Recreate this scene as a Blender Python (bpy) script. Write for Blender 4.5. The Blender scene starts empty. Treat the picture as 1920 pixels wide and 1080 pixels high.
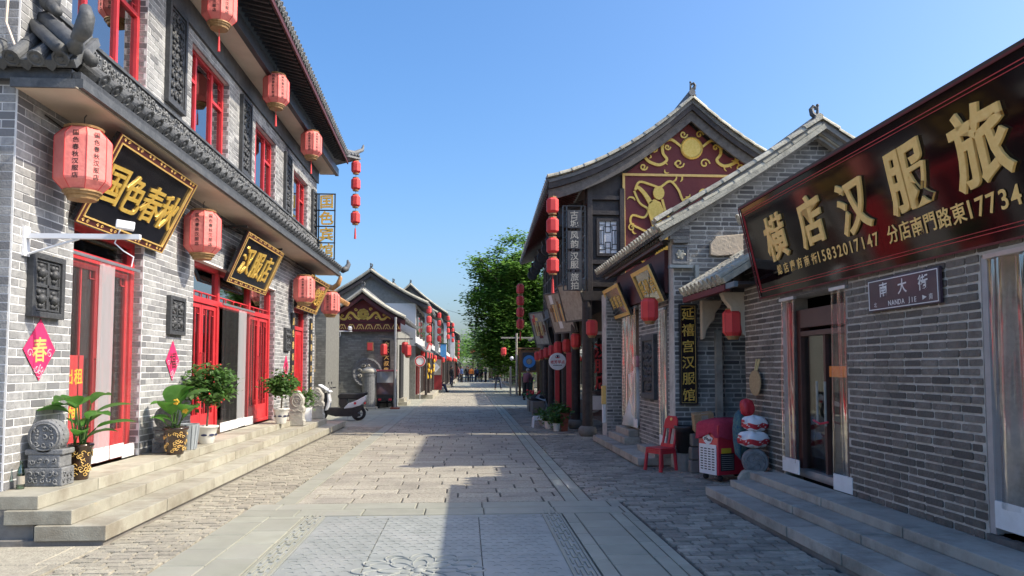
import bpy, bmesh, math, random
import numpy as np
from mathutils import Vector, Matrix
R = math.radians
rnd = random.Random(7)
SC = bpy.context.scene
COL = SC.collection
# ---------------------------------------------------------------- camera
F_PX, PITCH, YAW, EYE = 1390.0, R(3.2), R(3.54), 1.6
SHIFT_PX = 690 - 540 - F_PX * math.tan(PITCH)
cam = bpy.data.cameras.new('Camera')
cam.sensor_width = 36.0
cam.lens = 36.0 * F_PX / 1920.0
cam.shift_y = SHIFT_PX / 1920.0
cam.clip_start, cam.clip_end = 0.05, 4000
cam_o = bpy.data.objects.new('Camera', cam)
cam_o.location = (0, 0, EYE)
cam_o.rotation_euler = (R(90) + PITCH, 0, -YAW)
COL.objects.link(cam_o)
SC.camera = cam_o
FW = Vector((math.sin(YAW) * math.cos(PITCH), math.cos(YAW) * math.cos(PITCH), math.sin(PITCH)))
RT = Vector((math.cos(YAW), -math.sin(YAW), 0))
UP = RT.cross(FW)
# ---------------------------------------------------------------- sky and sun
SUN_DIR = Vector((-1.0, 0.20, -0.98)).normalized()          # the way the light travels
w = bpy.data.worlds.new('World'); SC.world = w; w.use_nodes = True
nt = w.node_tree
sky = nt.nodes.new('ShaderNodeTexSky')
sky.sky_type = 'NISHITA'; sky.sun_disc = False
sky.sun_elevation = math.asin(-SUN_DIR.z)
sky.sun_rotation = math.atan2(-SUN_DIR.x, -SUN_DIR.y)
sky.altitude = 0; sky.air_density = 1.0; sky.dust_density = 3.6; sky.ozone_density = 5.0
hsv = nt.nodes.new('ShaderNodeHueSaturation'); hsv.inputs['Saturation'].default_value = 1.23
gam = nt.nodes.new('ShaderNodeGamma'); gam.inputs['Gamma'].default_value = 0.97
nt.links.new(sky.outputs[0], gam.inputs[0]); nt.links.new(gam.outputs[0], hsv.inputs['Color'])
nt.links.new(hsv.outputs[0], nt.nodes['Background'].inputs[0])
nt.nodes['Background'].inputs[1].default_value = 0.135
sun = bpy.data.lights.new('Sun', 'SUN')
sun.energy = 2.9; sun.angle = R(0.53); sun.color = (1.0, 0.90, 0.73)
sun_o = bpy.data.objects.new('Sun', sun)
sun_o.rotation_euler = SUN_DIR.to_track_quat('-Z', 'Y').to_euler()
sun_o.location = (30, -10, 40)
COL.objects.link(sun_o)
# ---------------------------------------------------------------- render and exposure
SC.view_settings.view_transform = 'Standard'
SC.view_settings.look = 'None'
SC.view_settings.gamma = 1.0
SC.view_settings.use_curve_mapping = False
SC.view_settings.exposure = 1.12
SC.render.engine = 'CYCLES'
SC.cycles.use_denoising = True
SC.cycles.max_bounces = 8
SC.cycles.transparent_max_bounces = 16
SC.cycles.sample_clamp_indirect = 0.0
SC.cycles.blur_glossy = 0.03
# ---------------------------------------------------------------- helpers
def project(p):
    v = Vector(p) - Vector((0, 0, EYE))
    d = v.dot(FW)
    if d < 0.05:
        return None
    k = F_PX / d
    return 960 + v.dot(RT) * k, 540 + SHIFT_PX - v.dot(UP) * k, d

class MB:
    def __init__(self):
        self.v, self.f = [], []
    def add(self, vs, fs):
        n = len(self.v)
        self.v.extend([tuple(p) for p in vs])
        self.f.extend([tuple(i + n for i in q) for q in fs])
        return self
    def box(self, x0, x1, y0, y1, z0, z1):
        return self.add([(x0,y0,z0),(x1,y0,z0),(x1,y1,z0),(x0,y1,z0),(x0,y0,z1),(x1,y0,z1),(x1,y1,z1),(x0,y1,z1)],
                        [(0,3,2,1),(4,5,6,7),(0,1,5,4),(1,2,6,5),(2,3,7,6),(3,0,4,7)])
    def obox(self, M, sx, sy, sz):
        vs = [M @ Vector((a*sx/2, b*sy/2, c*sz/2)) for c in (-1,1) for b in (-1,1) for a in (-1,1)]
        return self.add(vs, [(0,2,3,1),(4,5,7,6),(0,1,5,4),(1,3,7,5),(3,2,6,7),(2,0,4,6)])
    def cyl(self, p0, p1, r0, r1=None, n=12, caps=True):
        if r1 is None: r1 = r0
        p0, p1 = Vector(p0), Vector(p1)
        d = (p1 - p0)
        if d.length < 1e-7: return self
        d.normalize()
        a = d.orthogonal().normalized(); b = d.cross(a)
        vs = []
        for p, r in ((p0, r0), (p1, r1)):
            for i in range(n):
                t = 2*math.pi*i/n
                vs.append(p + a*(r*math.cos(t)) + b*(r*math.sin(t)))
        fs = [(i, (i+1) % n, n+(i+1) % n, n+i) for i in range(n)]
        if caps:
            fs += [tuple(range(n-1, -1, -1)), tuple(range(n, 2*n))]
        return self.add(vs, fs)
    def tube(self, pts, r, n=6, caps=True):
        pts = [Vector(p) for p in pts]
        rs = r if isinstance(r, (list, tuple)) else [r]*len(pts)
        vs, m = [], len(pts)
        a = None
        for i, p in enumerate(pts):
            d = (pts[min(i+1, m-1)] - pts[max(i-1, 0)])
            if d.length < 1e-9: d = Vector((0,0,1))
            d.normalize()
            if a is None: a = d.orthogonal().normalized()
            else:
                a = (a - d*a.dot(d))
                a = a.normalized() if a.length > 1e-6 else d.orthogonal().normalized()
            b = d.cross(a)
            for k in range(n):
                t = 2*math.pi*k/n
                vs.append(p + a*(rs[i]*math.cos(t)) + b*(rs[i]*math.sin(t)))
        fs = [(i*n+k, i*n+(k+1) % n, (i+1)*n+(k+1) % n, (i+1)*n+k) for i in range(m-1) for k in range(n)]
        if caps:
            fs += [tuple(range(n-1, -1, -1)), tuple(range((m-1)*n, m*n))]
        return self.add(vs, fs)
    def lathe(self, prof, c=(0,0,0), n=16, M=None, caps=True):
        c = Vector(c); vs = []
        for r, z in prof:
            for k in range(n):
                t = 2*math.pi*(k+.5)/n
                p = Vector((r*math.cos(t), r*math.sin(t), z))
                vs.append((M @ p) if M else c + p)
        m = len(prof)
        fs = [(i*n+k, i*n+(k+1) % n, (i+1)*n+(k+1) % n, (i+1)*n+k) for i in range(m-1) for k in range(n)]
        if caps:
            fs += [tuple(range(n-1, -1, -1)), tuple(range((m-1)*n, m*n))]
        return self.add(vs, fs)
    def prism(self, poly, M, depth):
        n = len(poly)
        vs = [M @ Vector((x, y, 0)) for x, y in poly] + [M @ Vector((x, y, depth)) for x, y in poly]
        fs = [tuple(range(n-1, -1, -1)), tuple(range(n, 2*n))] + [(i, (i+1) % n, n+(i+1) % n, n+i) for i in range(n)]
        return self.add(vs, fs)
    def ribbon(self, pts, wd, M, depth, smooth=True):
        n = len(pts); L, Rr = [], []
        ws = list(wd) if isinstance(wd, (list, tuple)) else [wd]*n
        if smooth and 3 < n < 13:                       # Catmull-Rom through the given points
            P, Wd = [], []
            for i in range(n-1):
                p0, p1, p2, p3 = pts[max(i-1,0)], pts[i], pts[i+1], pts[min(i+2,n-1)]
                for q in range(5):
                    t = q/5; t2, t3 = t*t, t*t*t
                    P.append(tuple(.5*(2*p1[c]+(p2[c]-p0[c])*t+(2*p0[c]-5*p1[c]+4*p2[c]-p3[c])*t2+(3*p1[c]-p0[c]-3*p2[c]+p3[c])*t3) for c in (0,1)))
                    Wd.append(ws[i]+(ws[i+1]-ws[i])*t)
            P.append(tuple(pts[-1])); Wd.append(ws[-1]); pts, ws, n = P, Wd, len(P)
        for i in range(n):
            a, b = pts[max(i-1, 0)], pts[min(i+1, n-1)]
            dx, dy = b[0]-a[0], b[1]-a[1]; l = math.hypot(dx, dy) or 1
            nx, ny = -dy/l*ws[i]/2, dx/l*ws[i]/2
            L.append((pts[i][0]+nx, pts[i][1]+ny)); Rr.append((pts[i][0]-nx, pts[i][1]-ny))
        vs = [M @ Vector((x, y, z)) for z in (0, depth) for x, y in L] 
        vs = [M @ Vector((x, y, 0)) for x, y in L] + [M @ Vector((x, y, 0)) for x, y in Rr] + \
             [M @ Vector((x, y, depth)) for x, y in L] + [M @ Vector((x, y, depth)) for x, y in Rr]
        fs = []
        for i in range(n-1):
            fs += [(2*n+i, 3*n+i, 3*n+i+1, 2*n+i+1), (i, 2*n+i, 2*n+i+1, i+1), (n+i, n+i+1, 3*n+i+1, 3*n+i)]
        fs += [(0, n, 3*n, 2*n), (n-1, 3*n-1, 4*n-1, 2*n-1)]
        return self.add(vs, fs)
    def sphere(self, c, r, n=12, m=8, M=None):
        rx, ry, rz = (r, r, r) if not isinstance(r, (tuple, list)) else r
        prof, vs = [], []
        c = Vector(c)
        for i in range(m+1):
            ph = -math.pi/2 + math.pi*i/m
            for k in range(n):
                t = 2*math.pi*k/n
                q = Vector((rx*math.cos(ph)*math.cos(t), ry*math.cos(ph)*math.sin(t), rz*math.sin(ph)))
                vs.append(c + ((M @ q) if M else q))
        fs = [(i*n+k, i*n+(k+1) % n, (i+1)*n+(k+1) % n, (i+1)*n+k) for i in range(m) for k in range(n)]
        return self.add(vs, fs)
    def mesh(self, name, mat=None, smooth=False):
        me = bpy.data.meshes.new(name)
        me.from_pydata(self.v, [], self.f)
        if mat: me.materials.append(mat)
        if smooth:
            me.polygons.foreach_set('use_smooth', [True]*len(me.polygons))
        me.update()
        return me
    def build(self, name, mat, parent=None, smooth=False, bevel=0, kind=None):
        me = self.mesh(name, mat, smooth)
        return link(name, me, parent, bevel, kind)

def inv_of(parent):
    return Matrix.Translation(-Vector(parent.location)) if parent is not None and parent.type == 'EMPTY' and not parent.get('_local') else Matrix.Identity(4)

def link(name, data, parent=None, bevel=0, kind=None):
    o = bpy.data.objects.new(name, data)
    COL.objects.link(o)
    if parent is not None:
        o.parent = parent
        o.matrix_parent_inverse = inv_of(parent)
    if bevel:
        m = o.modifiers.new('Bevel', 'BEVEL'); m.width = bevel; m.segments = 2; m.limit_method = 'ANGLE'; m.angle_limit = R(40)
    if kind: o['kind'] = kind
    return o

def thing(name, label, cat, loc=(0,0,0), group=None, local=False):
    o = bpy.data.objects.new(name, None)
    o.empty_display_size = 0.2
    o.location = loc
    COL.objects.link(o)
    o['label'] = label; o['category'] = cat
    if group: o['group'] = group
    if local: o['_local'] = 1
    return o

def tag(o, label, cat, group=None):
    o['label'] = label; o['category'] = cat
    if group: o['group'] = group
    return o

def copy_tree(o, parent=None):
    c = o.copy(); COL.objects.link(c)
    if parent is not None: c.parent = parent
    for ch in o.children: copy_tree(ch, c)
    return c

def frame(o, xd, yd):
    x = Vector(xd).normalized(); y = Vector(yd); y = (y - x*y.dot(x)).normalized(); z = x.cross(y)
    M = Matrix.Identity(4)
    for i in range(3):
        M[i][0], M[i][1], M[i][2], M[i][3] = x[i], y[i], z[i], o[i]
    return M
def LF(y, z, x):            # frame on a wall facing the street from the left (+X normal)
    return frame((x, y, z), (0,1,0), (0,0,1))
def RF(y, z, x):            # frame on a wall facing the street from the right (-X normal)
    return frame((x, y, z), (0,-1,0), (0,0,1))
def CF(x, z, y):            # frame on a wall facing the camera (-Y normal)
    return frame((x, y, z), (1,0,0), (0,0,1))
T = Matrix.Translation
def SCL(x, y, z): return Matrix.Diagonal((x, y, z, 1))

def pieces(parent, name, proto, mats, maxn=300, minpx=10, bulk='', size=None):
    """alike pieces: the ones that show largest become objects, the rest one joined part"""
    pv = np.array([v.co[:] for v in proto.vertices]); 
    ext = pv.max(0) - pv.min(0)
    scored, rest = [], []
    for M in mats:
        c = M @ Vector((pv.max(0)+pv.min(0))/2)
        pr = project(c)
        if pr is None: rest.append(M); continue
        s = max((M.to_3x3() @ Vector((ext[0],0,0))).length, (M.to_3x3() @ Vector((0,ext[1],0))).length, (M.to_3x3() @ Vector((0,0,ext[2]))).length)
        px = s*F_PX/pr[2]
        if px < minpx or not (-10 < pr[0] < 1930 and -10 < pr[1] < 1090): rest.append(M)
        else: scored.append((px, M))
    scored.sort(key=lambda t: -t[0])
    objs = []
    inv = inv_of(parent)
    for px, M in scored[:maxn]:
        o = bpy.data.objects.new(name, proto)
        COL.objects.link(o)
        o.parent = parent; o.matrix_parent_inverse = inv
        o.matrix_basis = M
        objs.append(o)
    rest += [M for _, M in scored[maxn:]]
    if rest:
        h = np.c_[pv, np.ones(len(pv))]
        allv = np.concatenate([(h @ np.array(M).T)[:, :3] for M in rest])
        n = len(pv)
        faces0 = [list(p.vertices) for p in proto.polygons]
        faces = [[i + k*n for i in f] for k in range(len(rest)) for f in faces0]
        me = bpy.data.meshes.new(bulk or name + '_rest')
        me.from_pydata(allv.tolist(), [], faces)
        for m in proto.materials: me.materials.append(m)
        sm = proto.polygons[0].use_smooth
        if sm: me.polygons.foreach_set('use_smooth', [True]*len(me.polygons))
        o = link(bulk or name + '_rest', me, parent, 0, 'stuff')
    return objs
# ---------------------------------------------------------------- materials
def hx(s):
    s = s.lstrip('#')
    c = [int(s[i:i+2], 16)/255 for i in (0, 2, 4)]
    return tuple(((x/12.92) if x <= .04045 else ((x+.055)/1.055)**2.4) for x in c) + (1,)
def lin(r, g, b): return (r, g, b, 1)
_M = {}
def mat(name, c1, c2=None, rough=.6, scale=8.0, detail=6, bump=0.0, bscale=None, metal=0.0, coat=0.0, spec=.5,
        pv=0.0, stain=None, stain_scale=1.5, stain_amt=.5, alpha=1.0, trans=0.0, c3=None, sub=0.0, wave=None, emit=None, base=None):
    """colour: noise between c1 and c2; pv: brightness spread from piece to piece; stain: a third, larger patchy colour"""
    m = bpy.data.materials.new(name); m.use_nodes = True
    n, l = m.node_tree.nodes, m.node_tree.links
    b = n['Principled BSDF']
    c2 = c2 or tuple(min(1, x*1.25) for x in c1[:3]) + (1,)
    geo = n.new('ShaderNodeNewGeometry')
    noi = n.new('ShaderNodeTexNoise'); noi.inputs['Scale'].default_value = scale; noi.inputs['Detail'].default_value = detail
    noi.inputs['Roughness'].default_value = .62
    l.new(geo.outputs['Position'], noi.inputs['Vector'])
    ramp = n.new('ShaderNodeValToRGB')
    ramp.color_ramp.elements[0].position = .32; ramp.color_ramp.elements[1].position = .68
    ramp.color_ramp.elements[0].color = c1; ramp.color_ramp.elements[1].color = c2
    l.new(noi.outputs['Fac'], ramp.inputs['Fac'])
    col = ramp.outputs['Color']
    def mix(fac, a, bcol, kind='MIX'):
        x = n.new('ShaderNodeMix'); x.data_type = 'RGBA'; x.blend_type = kind
        if hasattr(fac, 'is_linked'): l.new(fac, x.inputs['Factor'])
        else: x.inputs['Factor'].default_value = fac
        l.new(a, x.inputs['A'])
        if hasattr(bcol, 'is_linked'): l.new(bcol, x.inputs['B'])
        else: x.inputs['B'].default_value = bcol
        return x.outputs['Result']
    if stain:
        n2 = n.new('ShaderNodeTexNoise'); n2.inputs['Scale'].default_value = stain_scale; n2.inputs['Detail'].default_value = 8
        n2.inputs['Roughness'].default_value = .7
        l.new(geo.outputs['Position'], n2.inputs['Vector'])
        r2 = n.new('ShaderNodeValToRGB'); r2.color_ramp.elements[0].position = .48; r2.color_ramp.elements[1].position = .66
        r2.color_ramp.elements[1].color = (stain_amt,)*3 + (1,)
        l.new(n2.outputs['Fac'], r2.inputs['Fac'])
        col = mix(r2.outputs['Color'], col, stain)
    if base:                                   # splashed dirt along the foot of a wall, broken up by noise
        sp = n.new('ShaderNodeSeparateXYZ'); l.new(geo.outputs['Position'], sp.inputs[0])
        mz = n.new('ShaderNodeMapRange'); mz.inputs['From Min'].default_value = base[0]; mz.inputs['From Max'].default_value = base[1]
        mz.inputs['To Min'].default_value = 1.0; mz.inputs['To Max'].default_value = 0.0
        l.new(sp.outputs['Z'], mz.inputs['Value'])
        nd = n.new('ShaderNodeTexNoise'); nd.inputs['Scale'].default_value = 4; nd.inputs['Detail'].default_value = 8; nd.inputs['Roughness'].default_value = .7
        l.new(geo.outputs['Position'], nd.inputs['Vector'])
        rd = n.new('ShaderNodeMapRange'); rd.inputs['From Min'].default_value = .4; rd.inputs['From Max'].default_value = .62
        l.new(nd.outputs['Fac'], rd.inputs['Value'])
        mu = n.new('ShaderNodeMath'); mu.operation = 'MULTIPLY'; l.new(mz.outputs[0], mu.inputs[0]); l.new(rd.outputs[0], mu.inputs[1])
        col = mix(mu.outputs[0], col, base[2])
    if pv:
        oi = n.new('ShaderNodeObjectInfo')
        ad = n.new('ShaderNodeMath'); ad.operation = 'ADD'
        l.new(oi.outputs['Random'], ad.inputs[0]); l.new(geo.outputs['Random Per Island'], ad.inputs[1])
        fr = n.new('ShaderNodeMath'); fr.operation = 'FRACT'; l.new(ad.outputs[0], fr.inputs[0])
        if c3:
            r3 = n.new('ShaderNodeMapRange'); r3.inputs['From Min'].default_value = .72; r3.inputs['From Max'].default_value = .8
            m7 = n.new('ShaderNodeMath'); m7.operation = 'MULTIPLY'; m7.inputs[1].default_value = 7.31
            f7 = n.new('ShaderNodeMath'); f7.operation = 'FRACT'
            l.new(fr.outputs[0], m7.inputs[0]); l.new(m7.outputs[0], f7.inputs[0]); l.new(f7.outputs[0], r3.inputs['Value'])
            col = mix(r3.outputs['Result'], col, c3)
        mr = n.new('ShaderNodeMapRange'); mr.inputs['To Min'].default_value = 1-pv; mr.inputs['To Max'].default_value = 1+pv
        l.new(fr.outputs[0], mr.inputs['Value'])
        hs = n.new('ShaderNodeHueSaturation'); l.new(mr.outputs['Result'], hs.inputs['Value']); l.new(col, hs.inputs['Color'])
        col = hs.outputs['Color']
    l.new(col, b.inputs['Base Color'])
    b.inputs['Roughness'].default_value = rough
    b.inputs['Metallic'].default_value = metal
    b.inputs['Specular IOR Level'].default_value = spec
    b.inputs['Coat Weight'].default_value = coat
    b.inputs['Coat Roughness'].default_value = .08
    b.inputs['Alpha'].default_value = alpha
    b.inputs['Transmission Weight'].default_value = trans
    if sub:
        b.inputs['Subsurface Weight'].default_value = sub
        b.inputs['Subsurface Radius'].default_value = (.02, .01, .01)
    if emit:
        b.inputs['Emission Color'].default_value = emit[0]; b.inputs['Emission Strength'].default_value = emit[1]
    if bump:
        nb = n.new('ShaderNodeTexNoise'); nb.inputs['Scale'].default_value = bscale or scale*4; nb.inputs['Detail'].default_value = 5
        l.new(geo.outputs['Position'], nb.inputs['Vector'])
        src = nb.outputs['Fac']
        if wave:
            wv = n.new('ShaderNodeTexWave'); wv.wave_type = 'BANDS'; wv.bands_direction = wave[0]; wv.inputs['Scale'].default_value = wave[1]
            wv.inputs['Distortion'].default_value = wave[2]; wv.inputs['Detail'].default_value = 3
            l.new(geo.outputs['Position'], wv.inputs['Vector']); src = wv.outputs['Fac']
        bp = n.new('ShaderNodeBump'); bp.inputs['Strength'].default_value = bump; bp.inputs['Distance'].default_value = .02
        l.new(src, bp.inputs['Height']); l.new(bp.outputs['Normal'], b.inputs['Normal'])
    _M[name] = m
    return m

def glassy(name, tint, refl=.12, rough=.02, haze=0.0, hazecol=(.8,.8,.8,1), wav=0.0, wscale=3.0, top=.75):
    """thin pane: lets light straight through, reflects more at a slant; haze: share of milky diffuse"""
    m = bpy.data.materials.new(name); m.use_nodes = True
    n, l = m.node_tree.nodes, m.node_tree.links
    n.remove(n['Principled BSDF'])
    out = n['Material Output']
    tr = n.new('ShaderNodeBsdfTransparent'); tr.inputs['Color'].default_value = tint
    gl = n.new('ShaderNodeBsdfGlossy'); gl.inputs['Roughness'].default_value = rough
    lw = n.new('ShaderNodeLayerWeight'); lw.inputs['Blend'].default_value = .25
    mr = n.new('ShaderNodeMapRange'); mr.inputs['To Min'].default_value = refl; mr.inputs['To Max'].default_value = min(1, refl+top)
    l.new(lw.outputs['Fresnel'], mr.inputs['Value'])
    mx = n.new('ShaderNodeMixShader')
    l.new(mr.outputs['Result'], mx.inputs['Fac']); l.new(tr.outputs[0], mx.inputs[1]); l.new(gl.outputs[0], mx.inputs[2])
    last = mx.outputs[0]
    if wav:
        geo = n.new('ShaderNodeNewGeometry')
        mp = n.new('ShaderNodeMapping'); mp.inputs['Scale'].default_value = (4, 4, .6)
        nz = n.new('ShaderNodeTexNoise'); nz.inputs['Scale'].default_value = wscale; nz.inputs['Detail'].default_value = 2
        l.new(geo.outputs['Position'], mp.inputs['Vector']); l.new(mp.outputs[0], nz.inputs['Vector'])
        bp = n.new('ShaderNodeBump'); bp.inputs['Strength'].default_value = wav; bp.inputs['Distance'].default_value = .05
        l.new(nz.outputs['Fac'], bp.inputs['Height']); l.new(bp.outputs[0], gl.inputs['Normal'])
    if haze:
        df = n.new('ShaderNodeBsdfDiffuse'); df.inputs['Color'].default_value = hazecol
        tl = n.new('ShaderNodeBsdfTranslucent'); tl.inputs['Color'].default_value = hazecol
        a = n.new('ShaderNodeMixShader'); a.inputs['Fac'].default_value = .4; l.new(df.outputs[0], a.inputs[1]); l.new(tl.outputs[0], a.inputs[2])
        m2 = n.new('ShaderNodeMixShader'); m2.inputs['Fac'].default_value = haze
        l.new(last, m2.inputs[1]); l.new(a.outputs[0], m2.inputs[2]); last = m2.outputs[0]
    l.new(last, out.inputs['Surface'])
    _M[name] = m
    return m

mat('brick_pale', lin(.20,.202,.205), lin(.335,.337,.335), rough=.85, scale=14, bump=.35, bscale=60, pv=.15, c3=lin(.17,.172,.178), stain=lin(.5,.5,.48), stain_scale=2.4, stain_amt=.4, base=(.42, 1.15, lin(.17,.155,.13)))
mat('mortar_white', lin(.62,.62,.62), lin(.74,.74,.73), rough=.9, scale=20)
mat('brick_old', lin(.135,.112,.092), lin(.215,.18,.148), rough=.9, scale=9, base=(.31, .9, lin(.10,.085,.07)), bump=.9, bscale=40, pv=.13, c3=lin(.115,.098,.083), stain=lin(.30,.27,.24), stain_scale=3, stain_amt=.35)
mat('mortar_old', lin(.46,.42,.37), lin(.6,.55,.49), rough=.95, scale=10, stain=lin(.10,.09,.08), stain_scale=2.2)
mat('brick_grey', lin(.16,.158,.15), lin(.26,.257,.245), rough=.9, scale=9, bump=.6, bscale=40, pv=.24, c3=lin(.11,.108,.108), stain=lin(.3,.29,.27), stain_scale=2.5, stain_amt=.4)
mat('mortar_grey', lin(.42,.41,.38), lin(.56,.55,.51), rough=.95, scale=10, stain=lin(.15,.14,.13), stain_scale=2)
mat('brick_far', lin(.17,.17,.155), lin(.25,.25,.225), rough=.9, scale=9, bump=.5, bscale=40, pv=.22)
mat('mortar_far', lin(.14,.14,.13), lin(.2,.2,.18), rough=.95, scale=10)
mat('granite', lin(.31,.295,.235), lin(.41,.39,.315), rough=.75, scale=5, bump=.2, bscale=70, pv=.14, stain=lin(.22,.19,.14), stain_scale=2.0, stain_amt=.75)
mat('granite_end', lin(.16,.15,.135), lin(.26,.245,.22), rough=.85, scale=5, bump=.3, bscale=30, stain=lin(.08,.07,.06), stain_scale=2.5, stain_amt=.7)
mat('step_grey', lin(.32,.295,.25), lin(.43,.40,.345), rough=.75, scale=4, bump=.12, bscale=90, pv=.1, stain=lin(.2,.18,.15), stain_scale=2.2, stain_amt=.8)
mat('slab_pale', lin(.26,.262,.21), lin(.32,.32,.26), rough=.7, scale=3, bump=.08, bscale=80, pv=.09, stain=lin(.29,.28,.25), stain_scale=1.0, stain_amt=.5)
mat('slab_blue', lin(.24,.255,.235), lin(.30,.315,.295), rough=.7, scale=4, bump=.1, bscale=70, pv=.05, stain=lin(.36,.36,.34), stain_scale=1.3, stain_amt=.5)
mat('setts', lin(.26,.24,.195), lin(.46,.43,.35), rough=.85, scale=26, bump=.9, bscale=60, pv=.10, stain=lin(.2,.185,.16), stain_scale=.9, stain_amt=.65)
mat('paver', lin(.27,.25,.195), lin(.38,.35,.275), rough=.9, scale=14, bump=.8, bscale=45, pv=.13, stain=lin(.19,.17,.145), stain_scale=1.1, stain_amt=.5)
mat('paver_dark', lin(.25,.23,.19), lin(.35,.325,.27), rough=.9, scale=14, bump=.9, bscale=45, pv=.25, stain=lin(.11,.11,.11), stain_scale=1.1, stain_amt=.5)
mat('joint_dark', lin(.05,.047,.043), lin(.1,.094,.085), rough=.95, scale=6)
mat('joint_sand', lin(.22,.195,.16), lin(.3,.27,.22), rough=.95, scale=5)
mat('dirt', lin(.2,.175,.14), lin(.3,.27,.22), rough=.95, scale=4, bump=.4, bscale=25)
mat('tile_grey', lin(.11,.115,.118), lin(.19,.195,.2), rough=.75, scale=9, bump=.3, bscale=40, pv=.22, stain=lin(.27,.27,.26), stain_scale=3, stain_amt=.35)
mat('tile_dark', lin(.05,.054,.058), lin(.095,.1,.105), rough=.6, scale=9, bump=.25, bscale=40, pv=.2, stain=lin(.16,.165,.165), stain_scale=3, stain_amt=.4)
mat('tile_pale', lin(.37,.35,.275), lin(.53,.5,.4), rough=.85, scale=9, bump=.5, bscale=40, pv=.22, stain=lin(.13,.13,.12), stain_scale=3, stain_amt=.6)
mat('tile_orange', lin(.42,.2,.07), lin(.55,.28,.1), rough=.4, scale=9, pv=.2)
mat('carved_dark', lin(.035,.037,.04), lin(.07,.073,.077), rough=.55, scale=14, bump=.3, bscale=50)
mat('carved_grey', lin(.13,.135,.14), lin(.22,.225,.23), rough=.7, scale=14, bump=.4, bscale=60)
mat('stone_pale', lin(.34,.325,.28), lin(.46,.44,.385), rough=.8, scale=9, bump=.4, bscale=50, stain=lin(.22,.21,.18), stain_scale=4, stain_amt=.5)
mat('red_paint', lin(.52,.028,.035), lin(.62,.045,.05), rough=.38, scale=5, stain=lin(.42,.03,.035), stain_scale=3, coat=.15)
mat('red_dark', lin(.22,.02,.022), lin(.3,.03,.03), rough=.5, scale=5)
mat('red_cloth', lin(.40,.025,.06), lin(.50,.04,.08), rough=.85, scale=20, bump=.3, bscale=200)
mat('lantern_faded', lin(.72,.19,.17), lin(.8,.25,.215), rough=.75, scale=3, bump=.35, bscale=22, stain=lin(.62,.1,.1), stain_scale=5, stain_amt=.4, sub=.0)
mat('lantern_red', lin(.62,.04,.045), lin(.70,.065,.06), rough=.6, scale=4)
mat('brass', lin(.26,.15,.06), lin(.38,.23,.1), rough=.5, scale=20, metal=.2)
mat('gold', lin(.72,.46,.08), lin(.85,.58,.15), rough=.38, scale=20, metal=.35)
mat('gold_dull', lin(.70,.46,.13), lin(.84,.56,.19), rough=.5, scale=20, metal=.1)
mat('sign_gold', lin(.86,.55,.17), lin(.95,.65,.24), rough=.5, scale=20)
mat('yellow', lin(.75,.5,.03), lin(.8,.55,.05), rough=.5)
mat('lacquer', lin(.010,.010,.012), lin(.016,.015,.018), rough=.16, scale=3, coat=.5)
mat('lacquer_red', lin(.007,.004,.005), lin(.011,.005,.006), rough=.07, scale=2, coat=.0, spec=.3)
mat('black_matt', lin(.012,.012,.014), lin(.022,.022,.024), rough=.6)
mat('black_paint', lin(.02,.02,.022), lin(.035,.034,.035), rough=.4)
mat('maroon', lin(.13,.022,.024), lin(.17,.03,.03), rough=.7, scale=4, bump=.25, bscale=14, stain=lin(.1,.02,.022), stain_scale=2)
mat('maroon_dark', lin(.06,.012,.013), lin(.09,.018,.018), rough=.6, scale=6)
mat('wood_dark', lin(.024,.019,.018), lin(.05,.04,.037), rough=.6, scale=9, bump=.35, bscale=30, stain=lin(.075,.06,.055), stain_scale=4, stain_amt=.4)
mat('wood_grey', lin(.08,.072,.066), lin(.15,.137,.125), rough=.8, scale=9, bump=.4, bscale=30)
mat('wood_brown', lin(.17,.085,.035), lin(.26,.135,.06), rough=.6, scale=9)
mat('wood_door', lin(.06,.022,.018), lin(.09,.035,.028), rough=.4, scale=6, coat=.2)
mat('white_paint', lin(.72,.72,.71), lin(.8,.8,.79), rough=.55, scale=5, stain=lin(.6,.59,.56), stain_scale=3, stain_amt=.4)
mat('white_plaster', lin(.66,.66,.64), lin(.76,.76,.74), rough=.9, scale=3, stain=lin(.5,.49,.46), stain_scale=1.2, stain_amt=.5)
mat('cream', lin(.60,.50,.40), lin(.68,.57,.46), rough=.85, scale=3)
mat('plaster_old', lin(.46,.38,.28), lin(.55,.46,.35), rough=.9, scale=4, bump=.5, bscale=20)
mat('white_plastic', lin(.74,.75,.77), lin(.79,.8,.82), rough=.35)
mat('white_gloss', lin(.76,.77,.78), lin(.8,.81,.82), rough=.22, coat=.5)
mat('red_plastic', lin(.48,.025,.04), lin(.56,.035,.05), rough=.4, scale=8)
mat('red_gloss', lin(.58,.02,.05), lin(.66,.03,.06), rough=.28, coat=.4)
mat('steel', lin(.55,.55,.55), lin(.65,.65,.65), rough=.3, metal=.8)
mat('grey_metal', lin(.34,.34,.34), lin(.42,.42,.42), rough=.5, metal=.3)
mat('pipe_grey', lin(.3,.3,.29), lin(.38,.38,.37), rough=.6)
mat('weld_blue', lin(.13,.17,.2), lin(.18,.22,.25), rough=.6)
mat('rubber', lin(.012,.012,.013), lin(.025,.025,.026), rough=.7)
mat('terracotta', lin(.24,.055,.03), lin(.3,.08,.045), rough=.6)
mat('glaze_brown', lin(.03,.016,.01), lin(.055,.028,.016), rough=.22, coat=.5)
mat('pot_white', lin(.68,.66,.6), lin(.76,.74,.68), rough=.25, coat=.4)
mat('pot_grey', lin(.27,.3,.32), lin(.34,.37,.39), rough=.5)
mat('pink_paper', lin(.62,.02,.11), lin(.7,.035,.14), rough=.6)
mat('pink_light', lin(.75,.3,.38), lin(.8,.4,.45), rough=.6)
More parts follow.
